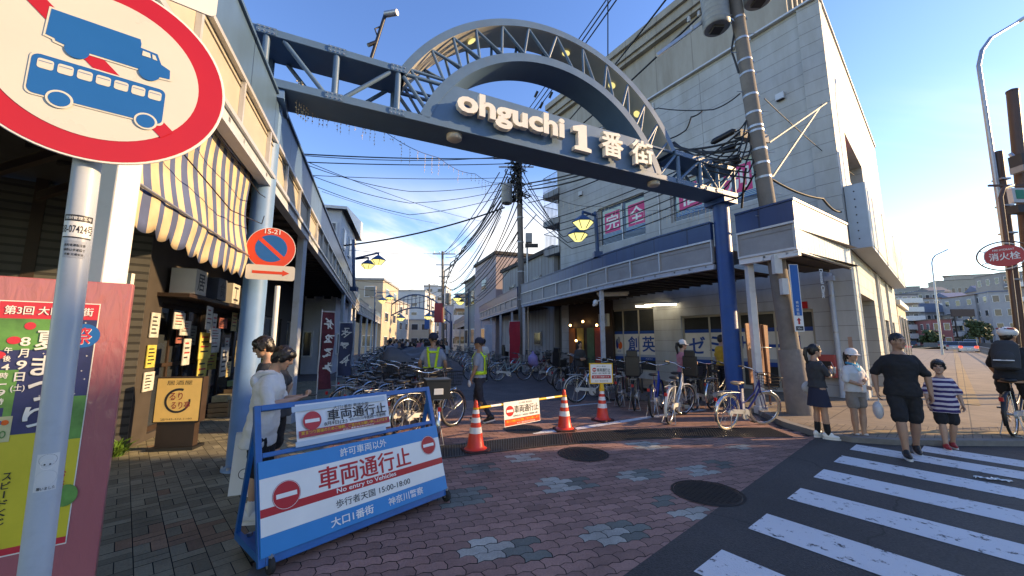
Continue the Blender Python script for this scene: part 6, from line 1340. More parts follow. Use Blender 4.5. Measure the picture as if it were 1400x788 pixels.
# ---------------------------------------------------------------- bicycles
def bicycle(label, fc, fend=None, basket=None, seat=None, child=False, battery=False, box=False, steer=0.0, group=None, r=.335, wall=None, carrier=True, chain_c=None):
    o = thing('bicycle', label, 'bicycle', (0, 0, 0), 0, group)
    fm = mat('bike_paint_%02d%02d%02d' % tuple(int(c * 99) for c in fc), fc, .3, .2, .05, 6, coat=.5); fe = fend or M_chrome
    ra, fa = Vector((0, -.50, r)), Vector((0, .60, r)); bb = Vector((0, -.06, .28)); st = Vector((0, -.20, .74)); ht = Vector((0, .40, .90)); hl = Vector((0, .455, .70))
    SM_ = Matrix.Translation(hl) @ Matrix.Rotation(steer, 4, Vector((0, -.26, .97))) @ Matrix.Translation(-hl)
    f = MB(); 
    f.path([hl + Vector((0, -.01, .03)), (0, .30, .52), (0, .12, .36), bb], .019, fm, 8); f.path([ht + Vector((0, 0, -.04)), (0, .28, .66), (0, .02, .50), (0, -.115, .47)], .014, fm, 8)
    f.tube(bb, st, .016, fm); f.tube(hl, ht, .021, fm); 
    for s in (-1, 1): f.tube(bb + Vector((s * .03, 0, 0)), ra + Vector((s * .05, 0, 0)), .010, fm, n=6); f.tube(st + Vector((s * .015, 0, -.06)), ra + Vector((s * .05, 0, 0)), .008, fm, n=6)
    f.build('frame', o)
    def wheel(c, nm, M=None):
        w_ = MB(); T = Matrix.Translation(c); T = M @ T if M is not None else T
        w_.path([(0, (r - .019) * math.cos(a), (r - .019) * math.sin(a)) for a in [i * 2 * math.pi / 36 for i in range(36)]], .0185, M_rubber if wall is None else wall, 8, T, closed=True); ob = w_.build(nm, o)
        q_ = MB(); q_.path([(0, (r - .042) * math.cos(a), (r - .042) * math.sin(a)) for a in [i * 2 * math.pi / 36 for i in range(36)]], .010, M_chrome, 6, T, closed=True); q_.tube((-.045, 0, 0), (.045, 0, 0), .018, M_steel, n=8, M=T)
        for i in range(20): a = i * math.pi / 10; s = .03 if i % 2 else -.03; q_.tube((s, .016 * math.cos(a + .6), .016 * math.sin(a + .6)), (0, (r - .045) * math.cos(a), (r - .045) * math.sin(a)), .0014, M_chrome, n=3, M=T, cap=False)
        q_.build('rim', ob)
    wheel(ra, 'rear_wheel'); wheel(fa, 'front_wheel', SM_)
    def fender(c, a0, a1, M=None):
        q_ = MB(); n = 20; vs_ = []; R_ = r + .022
        for i in range(n + 1):
            a = R(a0 + (a1 - a0) * i / n)
            for x, d in ((-.027, -.010), (-.014, .002), (.014, .002), (.027, -.010)): vs_.append((x, (R_ + d) * math.cos(a), (R_ + d) * math.sin(a)))
        q_.add(vs_, [(i * 4 + j, i * 4 + j + 1, (i + 1) * 4 + j + 1, (i + 1) * 4 + j) for i in range(n) for j in range(3)], fe, (M @ Matrix.Translation(c)) if M is not None else Matrix.Translation(c), True)
        for s in (-1, 1): a = R((a0 + a1) / 2 + (35 if a0 > 60 else -30)); q_.tube((s * .026, R_ * math.cos(a), R_ * math.sin(a)), (s * .05, 0, 0), .003, M_chrome, n=4, M=(M @ Matrix.Translation(c)) if M is not None else Matrix.Translation(c))
        q_.build('mudguard', o)
    fender(ra, 25, 205); fender(fa, -10, 120, SM_)
    q_ = MB(); 
    for s in (-1, 1): q_.path([hl + Vector((s * .03, .0, -.02)), hl + Vector((s * .05, .05, -.12)), fa + Vector((s * .05, 0, 0))], .010, fm, 6, SM_)
    q_.tube(hl, hl + Vector((0, 0, -.03)), .03, fm, M=SM_); q_.build('fork', o)
    q_ = MB(); q_.tube(ht, ht + Vector((0, -.04, .13)), .013, M_chrome, M=SM_); hb_ = ht + Vector((0, -.04, .13))
    q_.path([hb_ + Vector(p) for p in ((-.27, -.20, .06), (-.27, -.10, .06), (-.20, .03, .04), (-.06, .06, .0), (.06, .06, 0), (.20, .03, .04), (.27, -.10, .06), (.27, -.20, .06))], .011, M_chrome, 7, SM_)
    for s in (-1, 1): q_.tube(hb_ + Vector((s * .27, -.22, .06)), hb_ + Vector((s * .27, -.10, .06)), .017, M_black, M=SM_); q_.tube(hb_ + Vector((s * .26, -.10, .045)), hb_ + Vector((s * .20, -.18, .03)), .006, M_black, M=SM_, n=5)
    q_.build('handlebar', o)
    q_ = MB(); sm = seat or M_black; q_.tube(st, st + Vector((0, -.03, .10)), .012, M_chrome); T = Matrix.Translation(st + Vector((0, -.04, .13)))
    q_.ball((0, -.06, 0), (.095, .10, .035), sm, 14, 8, T); q_.ball((0, .07, .0), (.035, .12, .026), sm, 12, 7, T); q_.build('saddle', o)
    q_ = MB(); q_.lathe([(.085, -.006), (.085, .006)], M_steel, 22, Matrix.Translation(bb + Vector((.055, 0, 0))) @ Matrix.Rotation(R(90), 4, 'Y')); cm = chain_c or M_trim
    for (c, rr_) in ((bb, .10), (ra, .055)): q_.lathe([(rr_, -.018), (rr_, .018)], cm, 22, Matrix.Translation(c + Vector((.06, 0, 0))) @ Matrix.Rotation(R(90), 4, 'Y'))
    q_.bar(bb + Vector((.06, -.03, .045)), ra + Vector((.06, .05, .028)), .036, .075, cm); q_.build('chain_guard', o)
    q_ = MB()
    for s in (-1, 1): e = bb + Vector((s * .10, s * .11, -.12 * s)); q_.bar(bb + Vector((s * .09, 0, 0)), e, .014, .022, M_chrome); q_.box(tuple(e + Vector((s * .05, 0, 0))), (.085, .075, .022), M_black)
    q_.build('crank', o)
    q_ = MB(); q_.path([ra + Vector((-.07, 0, 0)), (-.13, -.56, .02), (.13, -.56, .02), ra + Vector((.07, 0, 0))], .009, M_steel, 6); q_.build('kickstand', o)
    if carrier:
        q_ = MB(); 
        for s in (-1, 1): q_.path([(s * .06, -.26, .70), (s * .065, -.45, .72), (s * .06, -.74, .72)], .007, M_steel, 5); q_.tube((s * .065, -.55, .72), ra + Vector((s * .06, 0, 0)), .006, M_steel, n=5)
        for y in (-.35, -.45, -.55, -.65, -.74): q_.tube((-.062, y, .72), (.062, y, .72), .005, M_steel, n=5)
        q_.build('carrier', o)
    if basket:
        q_ = MB(); B0, B1 = (.125, .11), (.18, .15); cz = Vector((0, .60, .76)); hh = .25; T = SM_ @ Matrix.Translation(cz)
        for k in range(5):
            t = k / 4; w_, l_ = B0[0] + (B1[0] - B0[0]) * t, B0[1] + (B1[1] - B0[1]) * t; z = hh * t
            q_.path([(-w_, -l_, z), (w_, -l_, z), (w_, l_, z), (-w_, l_, z)], .005 if k < 4 else .008, basket, 5, T, closed=True)
        for k in range(7):
            u = -1 + k / 3
            for s in (-1, 1): q_.tube((B0[0] * u, s * B0[1], 0), (B1[0] * u, s * B1[1], hh), .0035, basket, n=4, M=T); q_.tube((s * B0[0], B0[1] * u, 0), (s * B1[0], B1[1] * u, hh), .0035, basket, n=4, M=T)
            q_.tube((B0[0] * u, -B0[1], 0), (B0[0] * u, B0[1], 0), .0035, basket, n=4, M=T)
        q_.build('basket', o)
        q_ = MB(); q_.lathe([(.012, -.05), (.032, -.01), (.034, .03), (.03, .034)], M_chrome, 14, SM_ @ Matrix.Translation((0, .66, .68)) @ Matrix.Rotation(R(-90), 4, 'X')); q_.build('headlamp', o)
    if child:
        q_ = MB(); q_.box((0, -.52, .80), (.30, .28, .05), M_black); q_.box((0, -.69, 1.02), (.32, .06, .46), M_black); q_.box((0, -.70, 1.30), (.24, .06, .16), M_black)
        for s in (-1, 1): q_.box((s * .16, -.54, .92), (.04, .30, .20), M_black); q_.box((s * .17, -.40, .56), (.05, .12, .34), M_black)
        q_.build('child_seat', o, bevel=.03)
    if battery: q_ = MB(); q_.box((0, -.175, .50), (.075, .10, .36), M_black, Matrix.Rotation(0, 4, 'X')); q_.build('battery', o, bevel=.015)
    if box: q_ = MB(); q_.box((0, -.58, .86), (.36, .34, .27), M_black); q_.box((0, -.58, 1.005), (.38, .36, .03), M_black); q_.box((0, -.755, .84), (.14, .01, .09), M_swhite); q_.build('rear_box', o, bevel=.015)
    q_ = MB(); q_.box((0, -.50 - r - .03, .60), (.05, .02, .06), M_red); q_.build('reflector', o)
    return o
def put_bike(o, used_, x, y, head_, label, group=None, lean=0.0, z=0.0, sc=1.0):
    b_ = copy_tree(o) if used_ else o
    b_.location = (x, y, z); b_.rotation_euler = (0, lean, -R(head_)); b_.scale = (sc, sc, sc); b_['label'] = label
    if group: b_['group'] = group
    return b_
W_ = (.62, .60, .55); M_bwire = mat('basket_black', (.02, .02, .022), .5, 0, 0); M_wht = mat('bike_white', (.66, .64, .58), .35, 0, .05)
b = bicycle('white city bicycle with white mudguards parked at the street mouth', W_, M_wht, None, M_black, steer=-.5, chain_c=M_wht)
put_bike(b, False, 3.05 + .5 * math.sin(R(36)), 7.72 + .5 * math.cos(R(36)), 36, b['label'], lean=R(5))
b = bicycle('blue city bicycle with pale tyres and a dark front basket by the navy pillar', (.02, .025, .16), M_chrome, M_bwire, mat('saddle_tan', (.40, .27, .15), .5, 0, .1), steer=-.35, wall=mat('tyre_cream', (.50, .40, .27), .7, 0, .1), chain_c=M_trim)
put_bike(b, False, 3.86 + .5 * math.sin(R(64)), 7.20 + .5 * math.cos(R(64)), 64, b['label'], lean=R(7), sc=.96)
protos = dict(
 blue=bicycle('bright blue sports bicycle between the white bicycle and the black ones', (.01, .03, .30), M_black, None, None, carrier=False),
 eblack=bicycle('black electric bicycle with a rear child seat behind the yellow framed sign', (.02, .02, .022), M_black, M_bwire, None, True, True),
 ered=bicycle('dark red bicycle with a black basket among the row under the shop film', (.16, .015, .02), M_black, M_bwire, None, False, True),
 white=bicycle('white step through bicycle standing behind the yellow framed cone sign', W_, M_wht, M_bwire, M_black, chain_c=M_wht),
 mint=bicycle('pale mint city bicycle beyond the walking guard', (.30, .42, .42), M_chrome, mat('basket_steel', (.35, .35, .35), .4, .5, 0), M_black),
 dark=bicycle('dark bicycle parked in the packed row', (.03, .03, .04), M_chrome, M_bwire, None),
 silver=bicycle('silver bicycle with a purple bag on its handlebar under the navy canopy', (.38, .38, .39), M_chrome, MATS['basket_steel'], M_black),
 boxed=bicycle('black delivery bicycle with a rear box just behind the barricade', (.02, .02, .022), M_chrome, M_bwire, None, False, True, True))
usedp = {k: False for k in protos}
def row(kind, px, py, head_, label=None, group=None, lean=0.0, z=0.0):
    c = gnd(px, py, z); lb = label or protos[kind]['label']
    o = put_bike(protos[kind], usedp[kind], c.x + .5 * math.sin(R(head_)), c.y + .5 * math.cos(R(head_)), head_, lb, group, lean, z); usedp[kind] = True; return o
GRR, GLL, GFF = 'bicycles packed under the navy canopy', 'bicycles packed behind the barricade', 'bicycles far along the street'
row('blue', 893, 571, 30); row('eblack', 868, 562, 22); row('ered', 848, 556, 28); row('white', 788, 551, 72)
row('silver', 738, 521, 75); row('mint', 680, 521, 78)
LR_ = 'dark bicycle in the packed row under the navy canopy'
for k, (px, py, h_) in enumerate(((920, 566, 40), (950, 562, 45), (974, 560, 50), (828, 549, 35), (810, 541, 40), (765, 535, 50), (757, 527, 60), (720, 514, 60), (706, 510, 65), (692, 507, 60), (770, 522, 40), (745, 512, 45), (730, 508, 50))): row(('dark', 'eblack', 'dark', 'ered')[k % 4] if k not in (0,) else 'dark', px, py, h_, LR_, GRR, rnd.uniform(-.05, .08))
row('boxed', 594, 610, -20)
LL_ = 'bicycle in the crowded row behind the blue barricade'
for k, (px, py, h_) in enumerate(((556, 600, 35), (535, 596, 25), (512, 590, 40), (490, 583, 30), (468, 577, 35), (548, 578, 30), (528, 570, 45), (505, 564, 30), (482, 558, 40), (545, 552, 30), (522, 545, 35), (500, 540, 40), (575, 545, 20), (560, 535, 30), (540, 528, 30), (520, 524, 35))): row(('dark', 'dark', 'silver', 'dark', 'ered')[k % 5] if k != 4 else 'dark', px, py, h_, LL_, GLL, rnd.uniform(-.05, .1))
LF_ = 'dark bicycle in the distant rows along the shopping street'
for k in range(26):
    Yd = 15 + k * 1.0; left = k % 2 == 0; px = (505 + 16 * (Yd - 15) / 26 + rnd.uniform(-8, 14)) if left else (668 - 52 * (Yd - 15) / 26 + rnd.uniform(-6, 6)); c = at(px, 490, Yd)
    put_bike(protos['dark' if k % 3 else 'mint'], True, c.x, c.y, (40 if left else 60) + rnd.uniform(-15, 15), LF_, GFF, rnd.uniform(-.05, .05))
# cyclist's bicycle at the frame edge
b = bicycle('dark bicycle straddled by the helmeted cyclist at the edge of the sidewalk', (.03, .035, .045), M_black, None, None, carrier=False, r=.34); put_bike(b, False, CY.x, CY.y, CYH, b['label'], z=KH)
# purple bag and covered goods
c = gnd(733, 523); b = MB(); b.ball((0, 0, .86), (.20, .17, .24), mat('purple_bag', (.26, .22, .48), .6, 0, .12, 8, .3, 20), 16, 10); b.ball((0, 0, 1.08), (.06, .05, .12), MATS['purple_bag'], 10, 7); b.ball((.09, 0, .74), (.12, .13, .15), MATS['purple_bag'], 12, 8)
o = b.build('purple_bag'); o.location = (c.x - .12, c.y - .05, 0); tag(o, 'lilac bag slung over the silver bicycle under the navy canopy', 'bag')
c = at(565, 500, 11.5); b = MB(); n = 18; vs_ = []
for i in range(n + 1):
    for j in range(n + 1):
        u, v = i / n * 2 - 1, j / n * 2 - 1; e = min(1, (1 - max(abs(u), abs(v))) * 3.0); z = 1.28 * e ** .5 + .10 * math.sin(u * 5 + v * 3) * e + .05 * math.sin(v * 11 + u * 6) * e; vs_.append((u * 1.15, v * .8, max(.02, z)))
b.add(vs_, [(i * (n + 1) + j, (i + 1) * (n + 1) + j, (i + 1) * (n + 1) + j + 1, i * (n + 1) + j + 1) for i in range(n) for j in range(n)], mat('grey_tarpaulin', (.10, .10, .105), .55, 0, .15, 4, .3, 12), None, True)
o = b.build('tarpaulin'); o.location = (c.x, c.y, 0); o.rotation_euler = (0, 0, R(20)); tag(o, 'dark grey tarpaulin thrown over bicycles beyond the barricade', 'tarpaulin')
# ---------------------------------------------------------------- utility poles
def utility_pole(label, base, top, r0, r1, extras=None, bands=()):
    o = thing('utility_pole', label, 'utility pole', base, 0); b = MB(); B = Vector((0, 0, 0)); T = Vector(top) - Vector(base)
    n = 12; b.path([B.lerp(T, i / n) for i in range(n + 1)], [r0 + (r1 - r0) * i / n for i in range(n + 1)], M_conc, 20); b.build('pole', o)
    for t in bands:
        s = MB(); p = B.lerp(T, t); d = T.normalized(); rr = (r0 + (r1 - r0) * t)
        s.path([p - d * .025, p + d * .025], [rr + .008, rr + .008], M_steel, 18); s.box(tuple(p + Vector((rr + .02, -.02, 0))), (.05, .05, .045), M_steel); s.build('band', o)
    s = MB()
    for i in range(14):
        p = B.lerp(T, .30 + i * .045); s.tube(p, p + Vector((.14 + r0 if i % 2 else -.14 - r0, -.04, .0)), .009, M_steel, n=5)
    s.build('step_bolt', o)
    return o, T
M_trans = mat('transformer_grey', (.30, .31, .31), .5, .2, .1, 5, dirt=(.12, .11, .1), dirtamt=.5)
def transformer(o, p, h, r):
    b = MB(); b.lathe([(r * .9, -h / 2), (r, -h / 2 + .03), (r, h / 2 - .08), (r * 1.04, h / 2 - .06), (r * 1.02, h / 2), (r * .4, h / 2 + .07)], M_trans, 26, Matrix.Translation(p))
    for k in range(6): b.lathe([(r * 1.015, -h / 2 + .12 + k * h * .13), (r * 1.015, -h / 2 + .14 + k * h * .13)], M_trans, 24, Matrix.Translation(p), cap=False)
    for a in (0, 2.1, 4.2): b.lathe([(.035, 0), (.05, .05), (.03, .08), (.045, .12), (.015, .18)], mat('insulator', (.45, .44, .42), .25, 0, .05), 10, Matrix.Translation(p + Vector((r * .55 * math.cos(a), r * .55 * math.sin(a), h / 2 + .03))))
    b.box(tuple(p + Vector((0, 0, -h / 2 - .03))), (r * .8, r * .8, .06), M_dark); b.build('transformer', o)
M_strut = mat('weathered_steel', (.22, .21, .20), .6, .3, .15, 6)
U1b, U1t = Vector((6.05, 8.33, 0)), Vector((5.36, 8.33, 11.2))
o, T1 = utility_pole('thick leaning concrete utility pole rising through the canopy by the corner building', U1b, U1t, .185, .135, bands=(.34, .40, .47, .50, .53, .57, .58, .61, .65, .70, .73, .78, .83))
transformer(o, Vector((-1.10, .02, 9.55)), .95, .30); transformer(o, Vector((-.22, -.25, 9.95)), .80, .30)
b = MB(); pj = at(1130, 141, 9.6) - U1b; pa = U1t.lerp(U1b, .315) - U1b + Vector((.1, 0, 0))
b.bar(pj, at(1052, 195, 8.4) - U1b, .028, .028, M_strut); b.bar(pj + Vector((-.12, 0, -.03)), at(1054, 245, 8.4) - U1b, .032, .032, M_strut); b.build('strut', o)
b = MB(); b.bar(at(898, 76, 8.6) - U1b, at(1012, -8, 8.4) - U1b, .075, .075, M_steel); b.bar(at(965, 5, 8.3) - U1b, at(1008, 32, 8.3) - U1b, .04, .04, M_steel)
for px, py in ((942, 30), (956, 22), (946, 42)): b.lathe([(.03, 0), (.05, .04), (.03, .07), (.045, .1), (.02, .14)], MATS['insulator'], 10, Matrix.Translation(at(px, py, 8.5) - U1b))
b.build('crossarm', o)
b = MB()
for (x0, y0, x1, y1) in ((972, 196, 1006, 178), (985, 207, 1006, 199), (1000, 226, 1013, 218)):
    p, q_ = at(x0, y0, 8.9) - U1b, at(x1, y1, 8.7) - U1b; b.path([p, p.lerp(q_, .12), p.lerp(q_, .88), q_], [.03, .075, .075, .03], M_black, 12)
b.box(tuple(at(1028, 188, 8.7) - U1b), (.9, .16, .2), mat('closure_grey', (.30, .28, .26), .6, 0, .1), None, R(18)); b.build('cable_closure', o)
b = MB(); T = frame(at(1089, 407, 8.02) - U1b, Vector((.995, .05, 0)), Vector((-.06, 0, 1))); b.box((0, 0, -.006), (.20, 1.42, .012), M_swhite, T); b.rect(-.085, -.38, .085, .70, M_sblue, T, .002)
b.text('Dental Clinic', (0.0, .30), .075, M_swhite, T @ Matrix.Rotation(R(-90), 4, 'Z') @ Matrix.Translation((-.30, .30, 0)) , .004, .62, .02)
for k, ch in enumerate('歯科医院'): b.text(ch, (0, -.10 - k * .08), .055, M_swhite, T, .004, .055, .01)
b.poly([(0, -.42), (.05, -.48), (.02, -.48), (.02, -.56), (-.02, -.56), (-.02, -.48), (-.05, -.48)], M_red, T, .003); b.rect(-.08, -.69, .08, -.60, M_ink, T, .003); b.text('30m', (0, -.645), .04, M_swhite, T, .004, .1); b.build('clinic_sign', o)
b = MB(); b.box((0, 0, 0), (.16, .1, .4), mat('white_box', (.6, .58, .54), .5, 0, .08), Matrix.Translation(at(1062, 362, 8.1) - U1b)); b.box((0, 0, 0), (.13, .1, .34), MATS['white_box'], Matrix.Translation(at(1072, 392, 8.1) - U1b)); b.build('meter_box', o)
b = MB(); p = U1b - U1b; b.lathe([(.24, 0), (.235, 1.35), (.225, 1.42)], mat('pole_wrap', (.22, .19, .165), .8, 0, .2, 6, .3, 40), 24, Matrix.Rotation(R(-3.5), 4, 'Y'), cap=False); b.build('sleeve', o)
U2b = Vector((.56, 20.45, 0)); U2t = Vector((.38, 20.45, 12.6))
o, T2 = utility_pole('weathered utility pole with a transformer midway along the canopy', U2b, U2t, .19, .14, bands=(.3, .42, .55, .66, .72, .78, .84, .9)); transformer(o, at(693, 266, 20.2) - U2b, 1.05, .30)
b = MB()
for z, l in ((11.7, 1.6), (11.2, 1.3), (10.2, 1.1)): b.bar((-l, -.15, z), (l * .5, -.15, z), .07, .07, M_steel)
for k in range(70):
    x, z = rnd.gauss(-.35, .28), rnd.uniform(9.6, 11.7); b.path([(x, -.2, z), (x + rnd.uniform(-.25, .25), -.4, z - .2), (x + rnd.uniform(-.35, .35), -.2, z - rnd.uniform(.1, .6)), (x * .5, -.1, z - rnd.uniform(0, .4))], rnd.choice((.02, .03, .05)), M_wire, 5)
for k in range(6): b.lathe([(.04, 0), (.06, .06), (.035, .1), (.05, .15), (.02, .2)], MATS['insulator'], 8, TR(-1.4 + k * .35, -.15, 11.75))
b.build('crossarm', o)
b = MB(); b.box((.35, -.2, 7.1), (.35, .35, .5), M_trans); b.box((.5, -.15, 6.7), (.7, .2, .18), M_black); b.bar((.1, -.2, 7.6), (.75, -.2, 8.4), .06, .06, M_steel); b.tube((.3, -.1, 0), (.26, -.1, 7), .05, M_steel, n=8); b.build('conduit', o)
for (px, pt_, Yd, r_, lb) in ((606, 344, 44, .19, 'distant utility pole with crossarms standing in the street centre view'), (588, 388, 70, .18, 'farthest slim utility pole beyond the second arch')):
    p = at(px, 470, Yd); t = at(px - 1, pt_, Yd); o, T_ = utility_pole(lb, (p.x, p.y, 0), (t.x, t.y, t.z), r_, .13)
    b = MB(); 
    for dz, l in ((.3, 1.5), (1.6, 1.1), (3.0, .7)): b.bar((-l, 0, T_.z - dz), (l * .8, 0, T_.z - dz), .12, .12, M_steel)
    for k in range(5): b.tube((-1.3 + k * .6, 0, T_.z - .3), (-1.3 + k * .6, 0, T_.z), .05, M_steel, n=6)
    b.build('crossarm', o); transformer(o, Vector((.5, -.2, T_.z - 5.6)), 1.2, .35)
    b = MB(); b.box((-.6, -.2, T_.z - 7.2), (.9, .2, 2.2), M_redd if Yd < 60 else M_sblue); b.build('shop_sign', o)
# ---------------------------------------------------------------- overhead cables
nc = [0]
def cable(pts, r, sag, label=None):
    """cable hanging through the given points, each span sagging"""
    P = []
    for a, c in zip(pts[:-1], pts[1:]):
        a, c = Vector(a), Vector(c); n = 14
        for i in range(n): t = i / n; P.append(a.lerp(c, t) - Vector((0, 0, 4 * sag * t * (1 - t))))
    P.append(Vector(pts[-1])); O = P[0].copy(); b = MB(); b.path([p - O for p in P], r * 1.3, M_wire, 5); o = b.build('overhead_cable'); o.location = O
    return tag(o, label or 'thin black overhead cable in the web over the shopping street', 'cable', 'overhead cables')
K2 = lambda px, py, Y=20.3: at(px, py, Y)
cable([at(414, 211, 15), K2(700, 216)], .022, .12); cable([at(416, 213, 15), K2(700, 213)], .014, .25); cable([at(418, 222, 15), K2(698, 224)], .018, .10); cable([at(425, 240, 16), K2(696, 243)], .012, .12)
cable([at(380, 205, 12), at(660, 303, 30)], .010, .3); cable([at(440, 262, 20), at(600, 306, 34)], .010, .2)
cable([at(450, 338, 20), K2(690, 284)], .035, .35, 'thick black overhead cable rising from the left canopy roof to the transformer pole'); cable([at(470, 341, 22), at(600, 346, 44)], .014, .2); cable([at(480, 383, 30), at(602, 376, 44)], .016, .5); cable([at(490, 395, 34), at(604, 385, 44)], .016, .6); cable([at(500, 404, 36), at(604, 396, 44)], .018, .8); cable([at(520, 412, 40), at(606, 402, 44)], .02, .7)
P3 = lambda py, dx=0: at(606 + dx, py, 44)
for k, (py, q, s) in enumerate(((262, 348, 1.0), (270, 352, 1.8), (276, 378, 2.4), (282, 384, 2.8), (288, 392, 3.0), (296, 398, 2.0), (250, 346, .8), (236, 345, .6))): cable([K2(690 - k, py), P3(q, rnd.uniform(-6, 6))], rnd.choice((.016, .022, .03)), s * .6)
for k in range(5): cable([K2(708 + k, 318 + 8 * k), at(650 - 3 * k, 400 + k * 5, 38)], .02, .5)
cable([at(915, -6, 8.6), K2(725, 222)], .020, .2, 'black overhead cable running from above the beige building to the transformer pole'); cable([at(985, -6, 8.3), K2(722, 228)], .022, .25); cable([at(850, -10, 9), K2(690, 208)], .016, .1); cable([at(842, -10, 9), K2(684, 210)], .016, .1); cable([at(836, -10, 9.2), K2(676, 211)], .014, .1)
for a in ((735, 125), (755, 126), (742, 140)):
    p = at(*a, 15.5); b = MB(); b.path([p * 0, Vector((-.12, .1, -.22))], .055, M_black, 8); o = b.build('insulator'); o.location = p; tag(o, 'dark insulator sleeve on the overhead lines seen through the arch', 'insulator', 'line insulators')
p1 = U1b.lerp(U1t, .56)
for (a, r_, s) in (((1008, 205), .03, .15), ((1012, 196), .02, .2), ((1015, 190), .024, .1), ((1010, 214), .03, .3)): cable([at(*a, 8.4), at(925 - rnd.uniform(0, 30), 195 + rnd.uniform(0, 14), 11), K2(722, 262 + rnd.uniform(-12, 16))], r_, s)
cable([at(1012, 128, 8.35), at(975, 150, 9), at(900, 148, 11), K2(720, 205)], .012, .05); cable([at(960, 152, 9), at(945, 160, 9), at(938, 178, 9.2), at(915, 190, 9.4)], .014, .03)
cable([at(1050, 242, 8.3), at(1125, 272, 9.2), at(1150, 290, 10)], .02, .1); cable([at(1020, 230, 8.4), at(1014, 285, 8.9)], .02, -.05); cable([at(1030, 240, 8.4), at(1005, 272, 9.0)], .016, .1); cable([at(1045, 135, 8.4), at(1168, 240, 12)], .008, .1)
cable([at(1005, 40, 8.35), at(1000, 70, 8.35), at(1010, 100, 8.3)], .018, -.03); cable([at(831, -8, 14), at(831, 76, 14.3)], .02, 0); cable([at(505, 80, 5.9), at(516, 84, 5.9), at(545, 96, 5.9)], .008, .02)
for k in range(5): cable([at(1000 + 3 * k, 180 + 9 * k, 8.5), at(1020 + 5 * k, 165 + 12 * k, 8.35), at(1008 + 5 * k, 212 + 8 * k, 8.3), at(960 - 10 * k, 205 + 3 * k, 9)], .014, rnd.uniform(.02, .12))
for k in range(6): cable([K2(706, 216 + 12 * k), at(752 + 6 * k, 300 + 8 * k, 17), at(930 + 8 * k, 232 + 8 * k, 11.5), at(1012, 180 + 10 * k, 8.4)], .016, .12)
for k in range(5): cable([K2(694, 232 + 9 * k), at(640 - 8 * k, 330 + 10 * k, 30), P3(372 + 8 * k)], .03, .5)
for k in range(4): cable([K2(712, 250 + 20 * k), at(672 - 6 * k, 352 + 12 * k, 30), at(618, 398 + 6 * k, 44)], .026, .3)
for k in range(3): cable([at(420, 226 + 12 * k, 15 + k), at(560, 262 + 16 * k, 18), K2(690, 250 + 9 * k)], .012, .15)
# ---------------------------------------------------------------- icicle string lights
b = MB(); A0 = at(408, 112, 5.15); KEY = [A0, at(455, 140, 5.9), at(513, 171, 7.0), at(600, 216, 8.6), at(650, 238, 9.8), at(685, 250, 10.6), at(762, 273, 12.2), at(822, 282, 13.2), at(911, 287, 11.0), at(985, 276, 9.1)]
P = []
for a, c in zip(KEY[:-1], KEY[1:]):
    for i in range(16): P.append(a.lerp(c, i / 16) - Vector((0, 0, .10 * math.sin(math.pi * i / 16))))
P.append(KEY[-1]); b.path([p - A0 for p in P], .007, M_wire, 4)
for i in range(0, len(P) - 1):
    if i > 30 and i % 2 and i < 112: continue
    p = P[i] - A0; L_ = rnd.choice((.12, .22, .34, .45)) if i > 4 else .5; n = int(L_ / .07); b.tube(p, p - Vector((0, 0, L_)), .0025, M_led, n=3, cap=False)
    for k in range(n): b.ball(p - Vector((rnd.uniform(-.012, .012), 0, .05 + k * .07)), .012, M_led, 5, 4)
    if i < 40:
        for k in range(4): b.ball(p + Vector((rnd.uniform(-.05, .05), rnd.uniform(-.05, .05), rnd.uniform(-.06, .05))), .012, M_led, 5, 4)
o = b.build('icicle_lights'); o.location = A0; tag(o, 'long string of small icicle lights draped from the gate across the street', 'string lights')
# ---------------------------------------------------------------- shopping street lanterns
M_lant = mat('lantern_blue', (.018, .06, .15), .4, .1, .08, 5)
def lantern(par, c, s):
    h = MB(); T = Matrix.Translation(c) @ Matrix.Scale(s, 4); h.lathe([(.5, 0), (.46, .05), (.12, .30), (.05, .33), (.04, .42)], M_lant, 6, T, False); h.lathe([(.5, 0), (.485, -.03)], M_lant, 6, T, False, cap=False); o_ = h.build('lantern', par)
    g_ = MB(); g_.lathe([(.47, -.015), (.20, -.30), (.16, -.31)], mat('lantern_glass', (.55, .56, .36), .35, 0, .15, 3, emit=(.9, .85, .3), es=.55), 6, T, False); 
    for k in range(6): a = k * math.pi / 3; g_.bar(T @ Vector((.475 * math.cos(a), .475 * math.sin(a), -.02)), T @ Vector((.19 * math.cos(a), .19 * math.sin(a), -.31)), .03 * s, .03 * s, M_lant)
    g_.build('glass', o_)
def lamp_post(label, base, top, lamps, s):
    base = Vector(base); o = thing('street_lantern', label, 'street lamp', base, 0, 'twin lantern street lamps'); t = Vector(top) - base
    b = MB(); b.tube((0, 0, 0), t, .07, M_lant, n=10); b.box((0, 0, .1), (.3, .3, .2), M_lant); b.build('pole', o)
    for c in lamps:
        c = Vector(c) - base; b = MB(); b.path([Vector((0, 0, min(t.z - .05, c.z + .5 * s))), (c.x, c.y, c.z + .48 * s), (c.x, c.y, c.z + .38 * s)], .045, M_lant, 7); b.build('bracket', o); lantern(o, c, s)
p = at(817, 345, 13.3); lamp_post('twin blue street lantern on the navy canopy in front of the window signs', (p.x, p.y, 4.5), tuple(at(814, 290, 13.3)), [tuple(at(797, 304, 12.8)), tuple(at(790, 321, 13.6))], .78)
p = at(484, 400, 18.6); lamp_post('nearest twin blue street lantern leaning over from the left canopy', (p.x, p.y, 4.0), tuple(at(483, 328, 18.6)), [tuple(at(503, 362, 18.2)), tuple(at(517, 356, 17.4))], .72)
